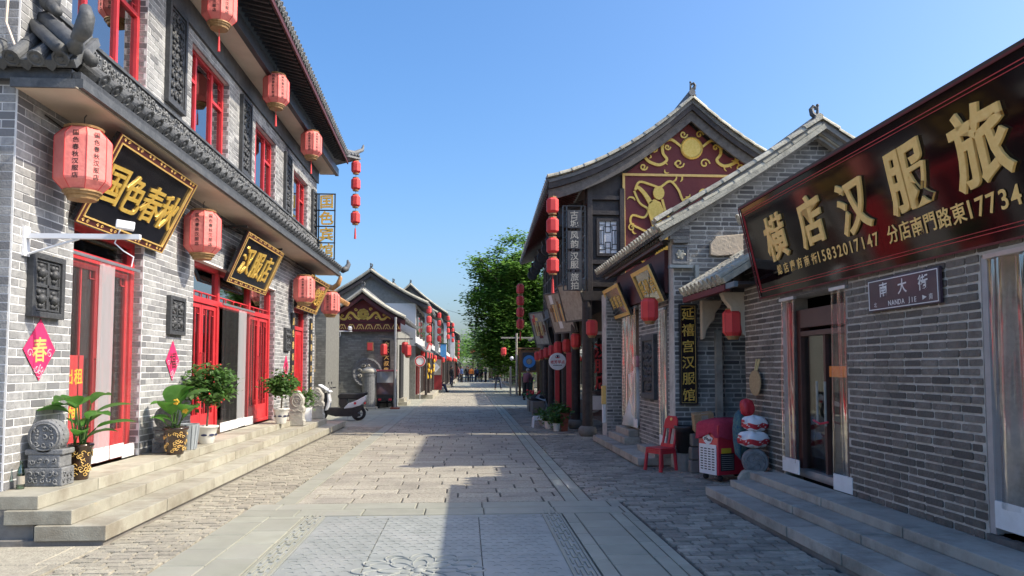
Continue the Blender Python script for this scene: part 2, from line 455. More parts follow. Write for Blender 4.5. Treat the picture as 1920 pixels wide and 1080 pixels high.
mat('leaf_big', lin(.045,.13,.022), lin(.085,.2,.035), rough=.35, scale=6, pv=.25)
mat('leaf_bush', lin(.04,.095,.022), lin(.09,.17,.04), rough=.45, scale=9, pv=.45)
mat('leaf_tree', lin(.035,.085,.016), lin(.085,.16,.03), rough=.5, scale=1.2, pv=.5)
mat('leaf_yellow', lin(.7,.42,.03), lin(.78,.5,.05), rough=.6)
mat('bark', lin(.09,.07,.05), lin(.15,.12,.09), rough=.9, scale=9, bump=.6)
mat('soil', lin(.05,.035,.025), lin(.08,.06,.045), rough=.95)
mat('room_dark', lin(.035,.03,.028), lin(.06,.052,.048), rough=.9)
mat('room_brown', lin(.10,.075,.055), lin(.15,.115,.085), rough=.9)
mat('curtain_white', lin(.62,.62,.62), lin(.72,.72,.72), rough=.9, scale=6)
mat('cloth_grey', lin(.16,.11,.1), lin(.24,.17,.155), rough=.8)
mat('denim', lin(.02,.03,.06), lin(.035,.045,.085), rough=.9)
mat('cloth_black', lin(.015,.015,.018), lin(.028,.028,.032), rough=.9)
mat('cloth_mauve', lin(.16,.06,.075), lin(.22,.085,.1), rough=.9)
mat('cloth_blue', lin(.03,.06,.16), lin(.05,.09,.22), rough=.9)
mat('cloth_flower', lin(.02,.07,.16), lin(.12,.22,.18), rough=.9, scale=30)
mat('skin', lin(.42,.24,.17), lin(.48,.28,.2), rough=.6)
mat('hair', lin(.012,.01,.01), lin(.02,.018,.017), rough=.5)
mat('hair_grey', lin(.2,.2,.2), lin(.3,.3,.3), rough=.6)
mat('straw', lin(.33,.22,.11), lin(.44,.31,.17), rough=.8, scale=40)
mat('green_bin', lin(.012,.04,.03), lin(.02,.06,.045), rough=.5)
mat('navy', lin(.012,.016,.06), lin(.02,.026,.08), rough=.7)
mat('poster_blue', lin(.06,.24,.62), lin(.1,.34,.7), rough=.4)
mat('sign_purple', lin(.042,.028,.045), lin(.06,.04,.062), rough=.35, coat=.3)
mat('vsign_panel', lin(.035,.035,.038), lin(.06,.06,.065), rough=.5)
mat('tarp_red', lin(.36,.07,.09), lin(.42,.1,.12), rough=.5)
mat('tarp_brown', lin(.075,.035,.035), lin(.11,.055,.055), rough=.4, coat=.2)
mat('net_pink', lin(.48,.33,.33), lin(.55,.4,.4), rough=.6)
mat('linen_sign', lin(.3,.27,.22), lin(.42,.38,.31), rough=.7, scale=10, stain=lin(.2,.18,.15), stain_scale=8)
mat('red_banner', lin(.5,.04,.05), lin(.58,.06,.06), rough=.6)
mat('far_white', lin(.62,.62,.60), lin(.7,.7,.68), rough=.9, scale=2, stain=lin(.4,.39,.37), stain_scale=1)
mat('bamboo', lin(.55,.42,.18), lin(.65,.5,.24), rough=.6)
mat('orange_vest', lin(.75,.2,.03), lin(.8,.26,.05), rough=.7)
mat('ink', lin(.02,.012,.012), lin(.03,.02,.018), rough=.7)
glassy('glass', (.80,.84,.84,1), refl=.10, rough=.015)
glassy('glass_win', (.78,.84,.87,1), refl=.45, rough=.025)
glassy('film', (.95,.95,.95,1), refl=.04, rough=.06, haze=.035, wav=.25, wscale=1.2, top=.35)
glassy('film_milky', (.85,.86,.88,1), refl=.05, rough=.2, haze=.5, hazecol=(.82,.83,.86,1))
glassy('film_fold', (.92,.92,.9,1), refl=.07, rough=.12, haze=.09, wav=.6, wscale=1.6, top=.5)

def leafy_mat(name, c1, c2, scale, pv):
    m = mat(name, c1, c2, rough=.5, scale=scale, pv=pv)
    n, l = m.node_tree.nodes, m.node_tree.links
    b = n['Principled BSDF']; src = b.inputs['Base Color'].links[0].from_socket
    tl = n.new('ShaderNodeBsdfTranslucent'); hs = n.new('ShaderNodeHueSaturation'); hs.inputs['Value'].default_value = 1.7
    l.new(src, hs.inputs['Color']); l.new(hs.outputs[0], tl.inputs['Color'])
    mx = n.new('ShaderNodeMixShader'); mx.inputs['Fac'].default_value = .4
    l.new(b.outputs[0], mx.inputs[1]); l.new(tl.outputs[0], mx.inputs[2]); l.new(mx.outputs[0], n['Material Output'].inputs['Surface'])
    return m
leafy_mat('leaf_tree', lin(.065,.15,.026), lin(.15,.27,.05), .8, .5)
leafy_mat('leaf_bush', lin(.045,.11,.025), lin(.10,.19,.045), 9, .45)
leafy_mat('leaf_big', lin(.045,.14,.022), lin(.085,.22,.035), 6, .25)
# ---------------------------------------------------------------- lettering
_txt = ('国色春秋汉服店宾馆横旅拍南大街北门路東分總慶府服延禧宫古城风韵老芳早点出租福'
        '0123456789NANDAJIEYEPSORIGLB►青水衣天合居' '女馨園門總慶街店叔集合')
_glyph, _pend = {}, []
for st, off in (('b', .012), ('r', .0), ('h', .024)):
    for ch in sorted(set(_txt)):
        cu = bpy.data.curves.new('glyph', 'FONT')
        cu.body = ch; cu.size = 1.0; cu.extrude = .03; cu.offset = off; cu.resolution_u = 3
        o = bpy.data.objects.new('glyph', cu); COL.objects.link(o)
        _pend.append((st, ch, o))
bpy.context.view_layer.update()
_dg = bpy.context.evaluated_depsgraph_get()
for st, ch, o in _pend:
    me = bpy.data.meshes.new_from_object(o.evaluated_get(_dg))
    me.materials.clear()
    vs = np.array([v.co[:] for v in me.vertices])
    if len(vs):
        c = (vs.max(0) + vs.min(0))/2
        vs[:, 0] -= c[0]; vs[:, 1] -= c[1]; vs[:, 2] += .03
        vs[:, 1] += vs[:, 0]*.06                      # brush strokes rise to the right
        rr = np.random.RandomState(ord(ch) % 97)
        ph = rr.rand(4)*6
        if st != 'r':
            vs[:, 0] += .007*np.sin(vs[:, 1]*9 + ph[0]) ; vs[:, 1] += .007*np.sin(vs[:, 0]*8 + ph[1])
    _glyph[st, ch] = (vs, [tuple(p.vertices) for p in me.polygons], vs.max(0)-vs.min(0) if len(vs) else (0,0,0))
for st, ch, o in _pend:
    cu = o.data; bpy.data.objects.remove(o); bpy.data.curves.remove(cu)
_gm = {}
def glyph_mesh(ch, st, m):
    k = (ch, st, m.name)
    if k not in _gm:
        vs, fs, _ = _glyph[st, ch]
        me = bpy.data.meshes.new('character'); me.from_pydata(vs.tolist(), [], fs); me.materials.append(m); me.update()
        _gm[k] = me
    return _gm[k]
def write(parent, text, M, size, m, step=None, vertical=False, st='b', depth=1.0, wide=1.0, joined=None):
    """one object per character, centred on M's origin (text runs along x, or down -y)"""
    step = step or size*1.1
    n = len(text); mb = MB() if joined else None
    inv = inv_of(parent)
    for i, ch in enumerate(text):
        if ch == ' ': continue
        s = (i - (n-1)/2)*step
        L = T((0, -s, 0)) if vertical else T((s, 0, 0))
        MM = M @ L @ SCL(size*wide, size, size*depth)
        if joined:
            vs, fs, _ = _glyph[st, ch]
            mb.add([MM @ Vector(v) for v in vs], fs)
        else:
            o = bpy.data.objects.new('character', glyph_mesh(ch, st, m)); COL.objects.link(o)
            o.parent = parent; o.matrix_parent_inverse = inv; o.matrix_basis = MM
    if joined: return mb.build(joined, m, parent)

# ---------------------------------------------------------------- brickwork
_cube = {}
def unit_cube(m):
    if m.name not in _cube:
        _cube[m.name] = MB().box(-.5,.5,-.5,.5,-.5,.5).mesh('brick', m)
    return _cube[m.name]
def chip_brick(m):
    """brick with worn, uneven edges (unit size)"""
    k = m.name + '_chip'
    if k not in _cube:
        r = random.Random(3); b = MB()
        a, c = .5, .44
        ring = [(-c,-a),(c,-a),(a,-.36),(a,.36),(c,a),(-c,a),(-a,.36),(-a,-.36)]
        back = [(x, y, -.5) for x, y in ring]; front = [(x*.985, y*.95, .5) for x, y in ring]
        n = 8
        b.add(back+front, [tuple(range(n, 2*n))] + [(i, (i+1) % n, n+(i+1) % n, n+i) for i in range(n)])
        _cube[k] = b.mesh('brick', m)
    return _cube[k]
def brick_wall(parent, M, ul, vl, holes, bm_, mm_, bl=.26, bh=.08, jt=.011, thick=.3, span=None, maxn=300, seed=1, proud=.008,
               worn=False, name='wall', back=True, voff=0.0, minpx=10):
    r = random.Random(seed)
    us = sorted(set([0, ul] + [h[0] for h in holes] + [h[1] for h in holes])); us = [u for u in us if 0 <= u <= ul]
    vs = sorted(set([0, vl] + [h[2] for h in holes] + [h[3] for h in holes])); vs = [v for v in vs if 0 <= v <= vl]
    mb = MB()
    if back:
        if span:
            n = 24
            pts = [(span(vl*i/n)[0], vl*i/n) for i in range(n+1)]
            pts = [(span(vl*i/n)[1], vl*i/n) for i in range(n+1)] + pts[::-1]
            mb.prism(pts, M @ T((0,0,-thick)), thick)
        else:
            for j in range(len(vs)-1):
                i = 0
                while i < len(us)-1:
                    def solid(k):
                        uc, vc = (us[k]+us[k+1])/2, (vs[j]+vs[j+1])/2
                        return not any(h[0] < uc < h[1] and h[2] < vc < h[3] for h in holes)
                    if not solid(i): i += 1; continue
                    k = i
                    while k+1 < len(us)-1 and solid(k+1): k += 1
                    u0, u1, v0, v1 = us[i], us[k+1], vs[j], vs[j+1]
                    mb.obox(M @ T(((u0+u1)/2, (v0+v1)/2, -thick/2)), u1-u0, v1-v0, thick)
                    i = k+1
        wall = mb.build(name, mm_, parent)
    else:
        wall = parent
    mats = []
    proto = chip_brick(bm_) if worn else unit_cube(bm_)
    rows = int(vl/bh)
    for j in range(rows+1):
        v0, v1 = j*bh + jt/2, min((j+1)*bh - jt/2, vl)
        if v1 - v0 < bh*.3: continue
        vc = (v0+v1)/2
        lo, hi = (0, ul) if not span else (lambda a, b: (max(a[0], b[0]), min(a[1], b[1])))(span(v0), span(v1))
        segs = [(lo, hi)]
        for h in holes:
            if h[2] < vc < h[3]:
                ns = []
                for a, b in segs:
                    if h[1] <= a or h[0] >= b: ns.append((a, b)); continue
                    if h[0] > a: ns.append((a, h[0]))
                    if h[1] < b: ns.append((h[1], b))
                segs = ns
        ph = (bl/2 if j % 2 else 0) + (r.uniform(-.03, .03) if worn else 0)
        for a, b in segs:
            u = math.floor((a-ph)/bl)*bl + ph
            while u < b - .01:
                e = u + bl
                if worn and r.random() < .18: e = u + bl*.5
                u0, u1 = max(u, a)+jt/2, min(e, b)-jt/2
                u = e
                if u1-u0 < .03: continue
                d = .03 + proud*r.uniform(.3, 1.0)
                J = Matrix.Rotation(r.uniform(-.012, .012), 4, 'Z') if worn else Matrix.Identity(4)
                mats.append(M @ T(((u0+u1)/2, vc, d/2-.03)) @ J @ SCL(u1-u0, (v1-v0)*(r.uniform(.9, 1) if worn else 1), d))
    pieces(wall, 'brick', proto, mats, maxn=maxn, bulk='brickwork', minpx=minpx)
    return wall

# ---------------------------------------------------------------- roof tiles
_tp = {}
def tile_proto(kind, m):
    k = (kind, m.name)
    if k in _tp: return _tp[k]
    b = MB()
    if kind == 'roll':               # half-round cover tile, unit length along y, unit radius
        n = 8
        for y, rr in ((0, 1.0), (1, .88)):
            pass
        vs = [(rr*math.cos(math.pi*i/n), y, rr*math.sin(math.pi*i/n)) for y, rr in ((0, 1.06), (1.0, .9)) for i in range(n+1)]
        fs = [(i, i+1, n+2+i, n+1+i) for i in range(n)] + [tuple(range(n, -1, -1)), tuple(range(n+1, 2*n+2))]
        b.add(vs, [tuple(reversed(f)) for f in fs])
        me = b.mesh('cover_tile', m)
    elif kind == 'cap':              # round eave-end tile with a raised boss, facing -y, unit radius
        n = 12
        ring = lambda r, y: [(r*math.cos(2*math.pi*i/n), y, r*math.sin(2*math.pi*i/n)) for i in range(n)]
        vs = ring(1.12, .35) + ring(1.12, 0) + ring(.86, 0) + ring(.8, .12) + ring(.45, .10) + ring(.3, -.05) + [(0, -.08, 0)]
        fs = []
        for q in range(5):
            fs += [(q*n+i, q*n+(i+1) % n, (q+1)*n+(i+1) % n, (q+1)*n+i) for i in range(n)]
        fs += [(5*n+i, 5*n+(i+1) % n, 6*n) for i in range(n)]
        b.add(vs, [tuple(reversed(f)) for f in fs])
        me = b.mesh('eave_cap_tile', m)
    elif kind == 'drip':             # pointed drip tile hanging between two caps
        poly = [(-1,.35),(-.9,-.2),(-.55,-.5),(-.3,-.85),(0,-1.15),(.3,-.85),(.55,-.5),(.9,-.2),(1,.35),(.5,.12),(0,.05),(-.5,.12)]
        b.prism(poly, frame((0,0,0),(1,0,0),(0,0,1)), -.22)
        me = b.mesh('drip_tile', m)
    _tp[k] = me
    return me
def slope_pts(S, sag=0.0, n=6):
    """offsets from eave to ridge; sag bends the middle down"""
    S = Vector(S); out = []
    for i in range(n+1):
        t = i/n
        p = S*t; p.z -= sag*4*t*(1-t)
        out.append(p)
    return out
def tiled_roof(parent, E0, E1, S, spacing=.22, rad=.06, tl=.32, m='tile_grey', sag=0.0, maxn=300, slab=.08, field=True, capn=60, under='wood_dark', drips=True, cap=True, minpx=10):
    m = _M[m]; E0, E1 = Vector(E0), Vector(E1); ed = (E1-E0)
    Lw = ed.length; ed.normalize(); n = max(1, round(Lw/spacing))
    pts = slope_pts(S, sag)
    # the bed of the roof
    vs = []; k = len(pts)
    nr = ed.cross(Vector(S)).normalized()
    for E in (E0, E1):
        for off in (0, -slab):
            vs += [E + p + nr*off for p in pts]
    fs = []
    for i in range(k-1):
        fs += [(i, 2*k+i, 2*k+i+1, i+1), (k+i, k+i+1, 3*k+i+1, 3*k+i), (i, i+1, k+i+1, k+i), (2*k+i, 3*k+i, 3*k+i+1, 2*k+i+1)]
    fs += [(0, k, 3*k, 2*k), (k-1, 3*k-1, 4*k-1, 2*k-1)]
    roof = MB().add(vs, fs).build('roof', m, parent)
    rolls, caps, drs = [], [], []
    cum = [0]
    for i in range(k-1): cum.append(cum[-1] + (pts[i+1]-pts[i]).length)
    def at(s):
        for i in range(k-1):
            if s <= cum[i+1] + 1e-6:
                t = (s-cum[i])/max(1e-6, cum[i+1]-cum[i]); return pts[i].lerp(pts[i+1], t), (pts[i+1]-pts[i]).normalized()
        return pts[-1], (pts[-1]-pts[-2]).normalized()
    for i in range(n):
        E = E0 + ed*Lw*(i+.5)/n
        if field:
            q = max(1, round(cum[-1]/tl)); L = cum[-1]/q
            for j in range(q):
                o, d = at(j*L + L/2)
                o2 = at(j*L)[0]
                J = rnd.uniform(-.006, .006)
                rolls.append(frame(E + o2 + nr*(.005+J), ed, at(j*L+L*.5)[1]) @ SCL(rad, L*1.02, rad))
        d0 = at(.01)[1]
        if cap: caps.append(frame(E + nr*rad*.15 - d0*.02, ed, d0) @ SCL(rad, rad, rad))
        if drips and i < n-1:
            E2 = E0 + ed*Lw*(i+1)/n
            drs.append(frame(E2 - nr*.01 - d0*.015, ed, d0) @ SCL(spacing*.42, rad*.8, rad*1.25))
    if rolls: pieces(roof, 'cover_tile', tile_proto('roll', m), rolls, maxn=maxn, bulk='tile_field', minpx=minpx)
    if caps: pieces(roof, 'eave_cap_tile', tile_proto('cap', m), caps, maxn=capn, bulk='eave_tile_field', minpx=minpx)
    if drs: pieces(roof, 'drip_tile', tile_proto('drip', m), drs, maxn=capn, bulk='drip_tile_field', minpx=minpx)
    return roof
def acroterion(mb, o, s=1.0, face=1):
    """scrolled ridge-end beast seen from the side, in the XZ plane"""
    o = Vector(o)
    base = frame(o, (1*face,0,0), (0,0,1))
    mb.obox(base @ T((0, .1*s, 0)), .16*s, .22*s, .16*s)
    pts = [Vector((.02, .2)), Vector((-.1, .3)), Vector((-.13, .42)), Vector((-.07, .5)), Vector((.0, .47)), Vector((-.02, .41))]
    mb.tube([base @ Vector((p.x*s, p.y*s, 0)) for p in pts], [.08*s,.075*s,.06*s,.05*s,.04*s,.025*s], 8)
    mb.cyl(base @ Vector((.04*s,.2*s,0)), base @ Vector((.05*s,.5*s,0)), .05*s, .03*s, 8)
    mb.sphere(base @ Vector((.05*s,.53*s,0)), .045*s, 8, 6)
    return mb

# ---------------------------------------------------------------- carved relief and scroll ornament
def spiral(cx, cy, r, turns, a0, sgn=1, n=14):
    return [(cx + r*(1-i/n*.85)*math.cos(a0+sgn*turns*2*math.pi*i/n), cy + r*(1-i/n*.85)*math.sin(a0+sgn*turns*2*math.pi*i/n)) for i in range(n+1)]
def relief(mb, M, w, h, cell, rad, seed, inside=None):
    """carved scrollwork filling w x h about M's origin"""
    r = random.Random(seed)
    nx, ny = max(1, round(w/cell)), max(1, round(h/cell))
    for i in range(nx):
        for j in range(ny):
            cx, cy = -w/2 + w*(i+.5)/nx + r.uniform(-.12, .12)*cell, -h/2 + h*(j+.5)/ny + r.uniform(-.12, .12)*cell
            if inside and not inside(cx, cy): continue
            p = spiral(cx, cy, cell*.46, r.uniform(.9, 1.4), r.uniform(0, 6.3), r.choice((-1, 1)), 9)
            mb.tube([M @ Vector((x, y, rad*.5)) for x, y in p], [rad*(1.1-.5*k/len(p)) for k in range(len(p))], 5)
            if r.random() < .6:
                mb.sphere(M @ Vector((cx+r.uniform(-.3,.3)*cell, cy+r.uniform(-.3,.3)*cell, rad*.3)), rad*1.5, 6, 4)
    return mb
def moulding(mb, M, w, h, t, d):
    for sx in (-1, 1): mb.obox(M @ T((sx*(w-t)/2, 0, d/2)), t, h, d)
    for sy in (-1, 1): mb.obox(M @ T((0, sy*(h-t)/2, d/2)), w-2*t, t, d)
    return mb

# ---------------------------------------------------------------- lanterns
def lantern_proto(name, r, h, fabric, label, tassel=True, hook=.16, text=None, n=8):
    t = thing(name, label, 'lantern', local=True)
    prof = [(r*.66, -h/2), (r*.97, -h/2+r*.34), (r, -h/2+r*.42), (r, h/2-r*.42), (r*.97, h/2-r*.34), (r*.66, h/2)]
    MB().lathe(prof, n=n).build('fabric_body', _M[fabric], t)
    rb = MB()
    for k in range(n):
        a = 2*math.pi*(k+.5)/n
        rb.tube([(q*math.cos(a)*1.004, q*math.sin(a)*1.004, z) for q, z in prof], r*.016, 4)
    rb.build('ribs', _M['lantern_red' if fabric == 'lantern_faded' else 'red_dark'], t)
    MB().lathe([(r*.70, h/2-.002), (r*.72, h/2+r*.07), (r*.66, h/2+r*.10), (r*.3, h/2+r*.12)], n=16).build('top_cap', _M['brass'], t)
    c = MB().lathe([(r*.3, -h/2-r*.34), (r*.52, -h/2-r*.33), (r*.55, -h/2-r*.2), (r*.62, -h/2-r*.17), (r*.64, -h/2-r*.08), (r*.7, -h/2-r*.06), (r*.7, -h/2+.002)], n=16)
    c.build('bottom_cap', _M['brass'], t)
    if hook:
        MB().tube([(0,0,h/2+r*.1), (0,0,h/2+hook), (.02,0,h/2+hook+.03)], .006, 5).build('hook', _M['black_matt'], t)
    if tassel:
        ts = MB().cyl((0,0,-h/2-r*.34), (0,0,-h/2-r*.8), .006, n=5)
        ts.cyl((0,0,-h/2-r*.8), (0,0,-h/2-r*1.7), r*.05, r*.09, 8)
        ts.build('tassel', _M['lantern_red'], t)
    if text:
        # characters stand on the facet that faces the viewer
        for ang in text[1]:
            M = frame((r*.928*math.cos(ang), r*.928*math.sin(ang), h*.02), (-math.sin(ang), math.cos(ang), 0), (0,0,1))
            write(t, text[0], M, h*.095, _M['ink'], step=h*.112, vertical=True, st='b', depth=.3, joined='lettering')
    return t
# ================================================================ THE SETTING
def structure(name, mb, m):
    o = mb.build(name, _M[m]); o['kind'] = 'structure'; return o
structure('ground', MB().add([(-400,-60,-.07),(400,-60,-.07),(400,700,-.07),(-400,700,-.07)], [(0,1,2,3)]), 'dirt')
street = structure('street', MB().box(-2.47, 1.86, 3.0, 62, -.068, -.02), 'joint_dark')
walk_l = structure('pavement_left', MB().box(-7.5, -2.472, 3.0, 62, -.068, -.018), 'joint_sand')
walk_r = structure('pavement_right', MB().box(1.862, 5.2, 3.0, 62, -.068, -.02), 'joint_dark')
structure('far_road', MB().box(-7.5, 6.5, 62.004, 330, -.068, 0), 'slab_pale')

def lay(parent, name, m, x0, x1, y0, y1, sx, sy, jt, tz=.004, tilt=.006, seed=0, along='x', maxn=300, worn=False, shift=.5, bulk='paving_field'):
    """running-bond paving; courses run along x (or y)"""
    r = random.Random(seed); out = []
    if along == 'x': a0, a1, b0, b1, sa, sb = x0, x1, y0, y1, sx, sy
    else: a0, a1, b0, b1, sa, sb = y0, y1, x0, x1, sy, sx
    nb = max(1, round((b1-b0)/sb)); sb = (b1-b0)/nb
    for j in range(nb):
        a = a0 - (sa*shift*(j % 2)) - r.uniform(0, .25)*sa*(1 if shift else 0)
        while a < a1 - .01:
            L = sa*r.uniform(.86, 1.14) if shift else sa
            s, e = max(a, a0)+jt/2, min(a+L, a1)-jt/2
            a += L
            if e - s < .05: continue
            bs, be = b0+j*sb+jt/2, b0+(j+1)*sb-jt/2
            ca, cb = (s+e)/2, (bs+be)/2
            x, y, lx, ly = (ca, cb, e-s, be-bs) if along == 'x' else (cb, ca, be-bs, e-s)
            h = .055
            Mx = T((x, y, -h/2 + r.uniform(-tz, tz))) @ Matrix.Rotation(r.uniform(-tilt, tilt), 4, 'X') @ Matrix.Rotation(r.uniform(-tilt, tilt), 4, 'Y')
            out.append(Mx @ SCL(lx, ly, h))
    pieces(parent, name, chip_paver(_M[m]) if worn else bev_paver(_M[m]), out, maxn=maxn, bulk=bulk)
def bev_paver(m):
    k = m.name + '_pav'
    if k not in _cube:
        b = MB(); e = .485
        vs = [(-.5,-.5,-.5),(.5,-.5,-.5),(.5,.5,-.5),(-.5,.5,-.5),(-.5,-.5,.36),(.5,-.5,.36),(.5,.5,.36),(-.5,.5,.36),(-e,-e,.5),(e,-e,.5),(e,e,.5),(-e,e,.5)]
        b.add(vs, [(8,9,10,11)] + [(i,(i+1)%4,4+(i+1)%4,4+i) for i in range(4)] + [(4+i,4+(i+1)%4,8+(i+1)%4,8+i) for i in range(4)])
        _cube[k] = b.mesh('paving_stone', m)
    return _cube[k]
def chip_paver(m):
    k = m.name + '_cpav'
    if k not in _cube:
        b = MB(); ring = [(-.47,-.5),(.46,-.49),(.5,-.43),(.49,.42),(.46,.5),(-.45,.5),(-.5,.45),(-.5,-.44)]; n = 8
        vs = [(x,y,-.5) for x,y in ring] + [(x,y,.25) for x,y in ring] + [(x*.95,y*.92,.5) for x,y in ring]
        b.add(vs, [tuple(range(2*n,3*n))] + [(i,(i+1)%n,n+(i+1)%n,n+i) for i in range(n)] + [(n+i,n+(i+1)%n,2*n+(i+1)%n,2*n+i) for i in range(n)])
        _cube[k] = b.mesh('paving_brick', m)
    return _cube[k]
lay(street, 'stone_sett', 'setts', -2.0, 1.2, 8.98, 61, .60, .335, .019, tz=.003, seed=1, maxn=260, bulk='sett_field')
lay(street, 'kerb_slab', 'slab_pale', -2.25, -2.0, 8.98, 61, .25, 1.0, .011, tz=.0015, tilt=.002, seed=2, along='y', maxn=40, bulk='kerb_slab_field')
lay(street, 'kerb_slab', 'slab_pale', 1.2, 1.52, 8.98, 61, .16, .62, .011, tz=.0015, tilt=.002, seed=3, along='y', maxn=60, bulk='kerb_slab_field')
lay(street, 'border_slab', 'slab_pale', -2.47, 1.84, 8.25, 8.98, .74, .365, .011, tz=.0015, tilt=.002, seed=4, maxn=60, bulk='border_slab_field')
lay(street, 'border_slab', 'slab_pale', -2.47, -1.74, 3.2, 8.25, .365, .62, .010, tz=.0012, tilt=.002, seed=5, along='y', maxn=60, bulk='border_slab_field')
for k, (a, b, ln) in enumerate(((1.06, 1.2, .5), (1.2, 1.59, .37), (1.59, 1.73, .62), (1.73, 1.84, .6))):
    lay(street, 'border_slab', 'slab_pale', a, b, 3.2, 8.25, b-a, ln, .011, tz=.002, tilt=.003, seed=6+k, along='y', maxn=40, bulk='border_slab_field')
# the carved panel set in the roadway
panel = thing('carved_paving_panel', 'blue grey carved stone panel with lotus medallion set in the roadway', 'stone panel', (-.33, 6.6, 0))
xs, ys = (-1.5, -.82, .14, .83), (3.2, 4.6, 5.5, 6.42, 7.27, 8.08)
for i in range(3):
    for j in range(5):
        MB().box(xs[i]+.004, xs[i+1]-.004, ys[j]+.004, ys[j+1]-.004, -.055, -.002).build('carved_slab', _M['slab_blue'], panel, bevel=.003)
arc = MB(); rr = random.Random(4)
for i in range(22):
    for j in range(26):
        x, y = -1.42 + i*.105 + (j % 2)*.05, 5.2 + j*.112
        if (x+.37)**2 + (y-6.0)**2 < .58**2 or x > .76: continue
        rad = .036*rr.uniform(.8, 1.2); a0 = rr.uniform(-.3, .3)
        arc.tube([(x+rad*math.cos(a0+math.pi*q/6), y+rad*math.sin(a0+math.pi*q/6), -.001) for q in range(7)], .0036, 4, caps=False)
arc.build('wave_carving', _M['slab_blue'], panel, kind='stuff')
med = MB()
def petal_ring(mb, cx, cy, r0, r1, n, wd, ph=0, z=0.0):
    for k in range(n):
        a = 2*math.pi*k/n + ph; hw = math.pi/n*.92
        pts = []
        for q in range(9):
            t = q/8*2-1
            rad = r0 + (r1-r0)*(1-abs(t)**2.2)
            pts.append((cx+rad*math.cos(a+t*hw), cy+rad*math.sin(a+t*hw), z))
        mb.tube(pts, wd, 5)
petal_ring(med, -.37, 6.0, .40, .53, 12, .009)
petal_ring(med, -.37, 6.0, .30, .44, 10, .008, .2)
petal_ring(med, -.37, 6.0, .15, .32, 8, .008)
petal_ring(med, -.37, 6.0, .06, .16, 6, .007, .3)
med.tube([(-.37+.05*math.cos(a*.5), 6+.05*math.sin(a*.5), 0) for a in range(14)], .012, 5)
med.lathe([(.045, -.002), (.04, .012), (.0, .016)], (-.37, 6.0, 0), 10)
med.build('lotus_medallion', _M['slab_blue'], panel, smooth=True)
fr = MB(); fb = MB()
for x0, sg in ((-1.73, 1), (1.05, -1)):
    fb.box(min(x0, x0+sg*.225), max(x0, x0+sg*.225), 3.2, 8.22, -.055, -.004)
    X = lambda a, b: (min(x0+sg*a, x0+sg*b), max(x0+sg*a, x0+sg*b))
    for a, b in ((.012, .028), (.19, .215)):
        fr.box(*X(a, b), 3.2, 8.2, -.01, .006)
    y = 3.3; k = 0
    while y < 8.1:
        for a, b, dy, ln in ((.045, .062, 0, .2), (.085, .102, .1, .24), (.125, .142, .02, .22), (.16, .174, .12, .2)):
            fr.box(*X(a, b), y+dy, y+dy+ln, -.01, .006)
        fr.box(*X(.062, .102), y+.17, y+.19, -.01, .005); fr.box(*X(.102, .142), y+.03, y+.05, -.01, .005)
        y += .3; k += 1
fb.box(-1.5, .82, 8.084, 8.22, -.055, -.003)
fb.build('fret_border_base', _M['slab_blue'], panel)
fr.build('fret_border', _M['slab_pale'], panel)
for i in range(12): MB().sphere((-1.35+i*.19, 8.15, -.003), (.02, .014, .006), 8, 4).build('border_boss', _M['slab_pale'], panel, smooth=True)
# pavements of small rough bricks
lay(walk_l, 'paving_brick', 'paver', -3.26, -2.475, 5.0, 8.98, .21, .118, .011, tz=.006, tilt=.03, seed=11, maxn=200, worn=True)
lay(walk_l, 'paving_brick', 'paver', -3.26, -2.255, 8.98, 20.6, .21, .118, .011, tz=.006, tilt=.03, seed=12, maxn=100, worn=True)
lay(walk_l, 'pavement_slab', 'slab_pale', -7.4, -2.255, 20.6, 61, .62, .9, .012, tz=.003, tilt=.003, seed=13, along='y', maxn=60, bulk='slab_field')
lay(walk_l, 'pavement_slab', 'paver', -6.2, -3.27, 3.2, 7.0, .75, .6, .012, tz=.003, tilt=.004, seed=14, maxn=20, bulk='slab_field')
lay(walk_r, 'paving_brick', 'paver_dark', 1.865, 2.96, 4.2, 8.98, .22, .125, .011, tz=.006, tilt=.028, seed=15, maxn=180, worn=True)
lay(walk_r, 'paving_brick', 'paver_dark', 1.525, 5.1, 8.98, 30, .22, .125, .011, tz=.006, tilt=.028, seed=16, maxn=120, worn=True)
lay(walk_r, 'pavement_slab', 'slab_pale', 1.525, 5.1, 30, 61, .62, .9, .012, tz=.003, tilt=.003, seed=17, along='y', maxn=20, bulk='slab_field')

# ---------------------------------------------------------------- stone steps
def step_run(parent, levels, y0, y1, seed, m, gap=.016):
    """levels: (front x, back x, z0, z1, y0, y1); each course is cut into stones"""
    r = random.Random(seed)
    for xf, xb, z0, z1, a, b in levels:
        y = a
        while y < b - .02:
            L = r.uniform(1.0, 1.65) if b-y > 2.2 else b-y
            J = r.uniform(-.003, .003)
            MB().box(min(xf+J, xb), max(xf+J, xb), y+gap/2, min(y+L, b)-gap/2, z0, z1+J*.6).build('step_stone', _M[m], parent, bevel=.006)
            y += L
st_l = thing('shop_steps', 'long pale granite steps along the red doored brick shop house', 'steps', (-3.7, 13.8, 0))
step_run(st_l, [(-3.27, -3.9, .03, .165, 7.05, 20.6), (-3.6, -4.2, .168, .295, 7.1, 19.6), (-3.93, -4.425, .298, .42, 7.15, 18.4)], 0, 0, 5, 'granite')
MB().box(-4.4, -3.3, 7.08, 20.5, -.05, .03).build('foundation', _M['granite_end'], st_l)
MB().box(-4.415, -3.96, 7.16, 19.0, .03, .297).build('core', _M['granite_end'], st_l)
st_r = thing('doorway_steps', 'grey stone steps in front of the dark brick shop under the large signboard', 'steps', (3.3, 6.5, 0))
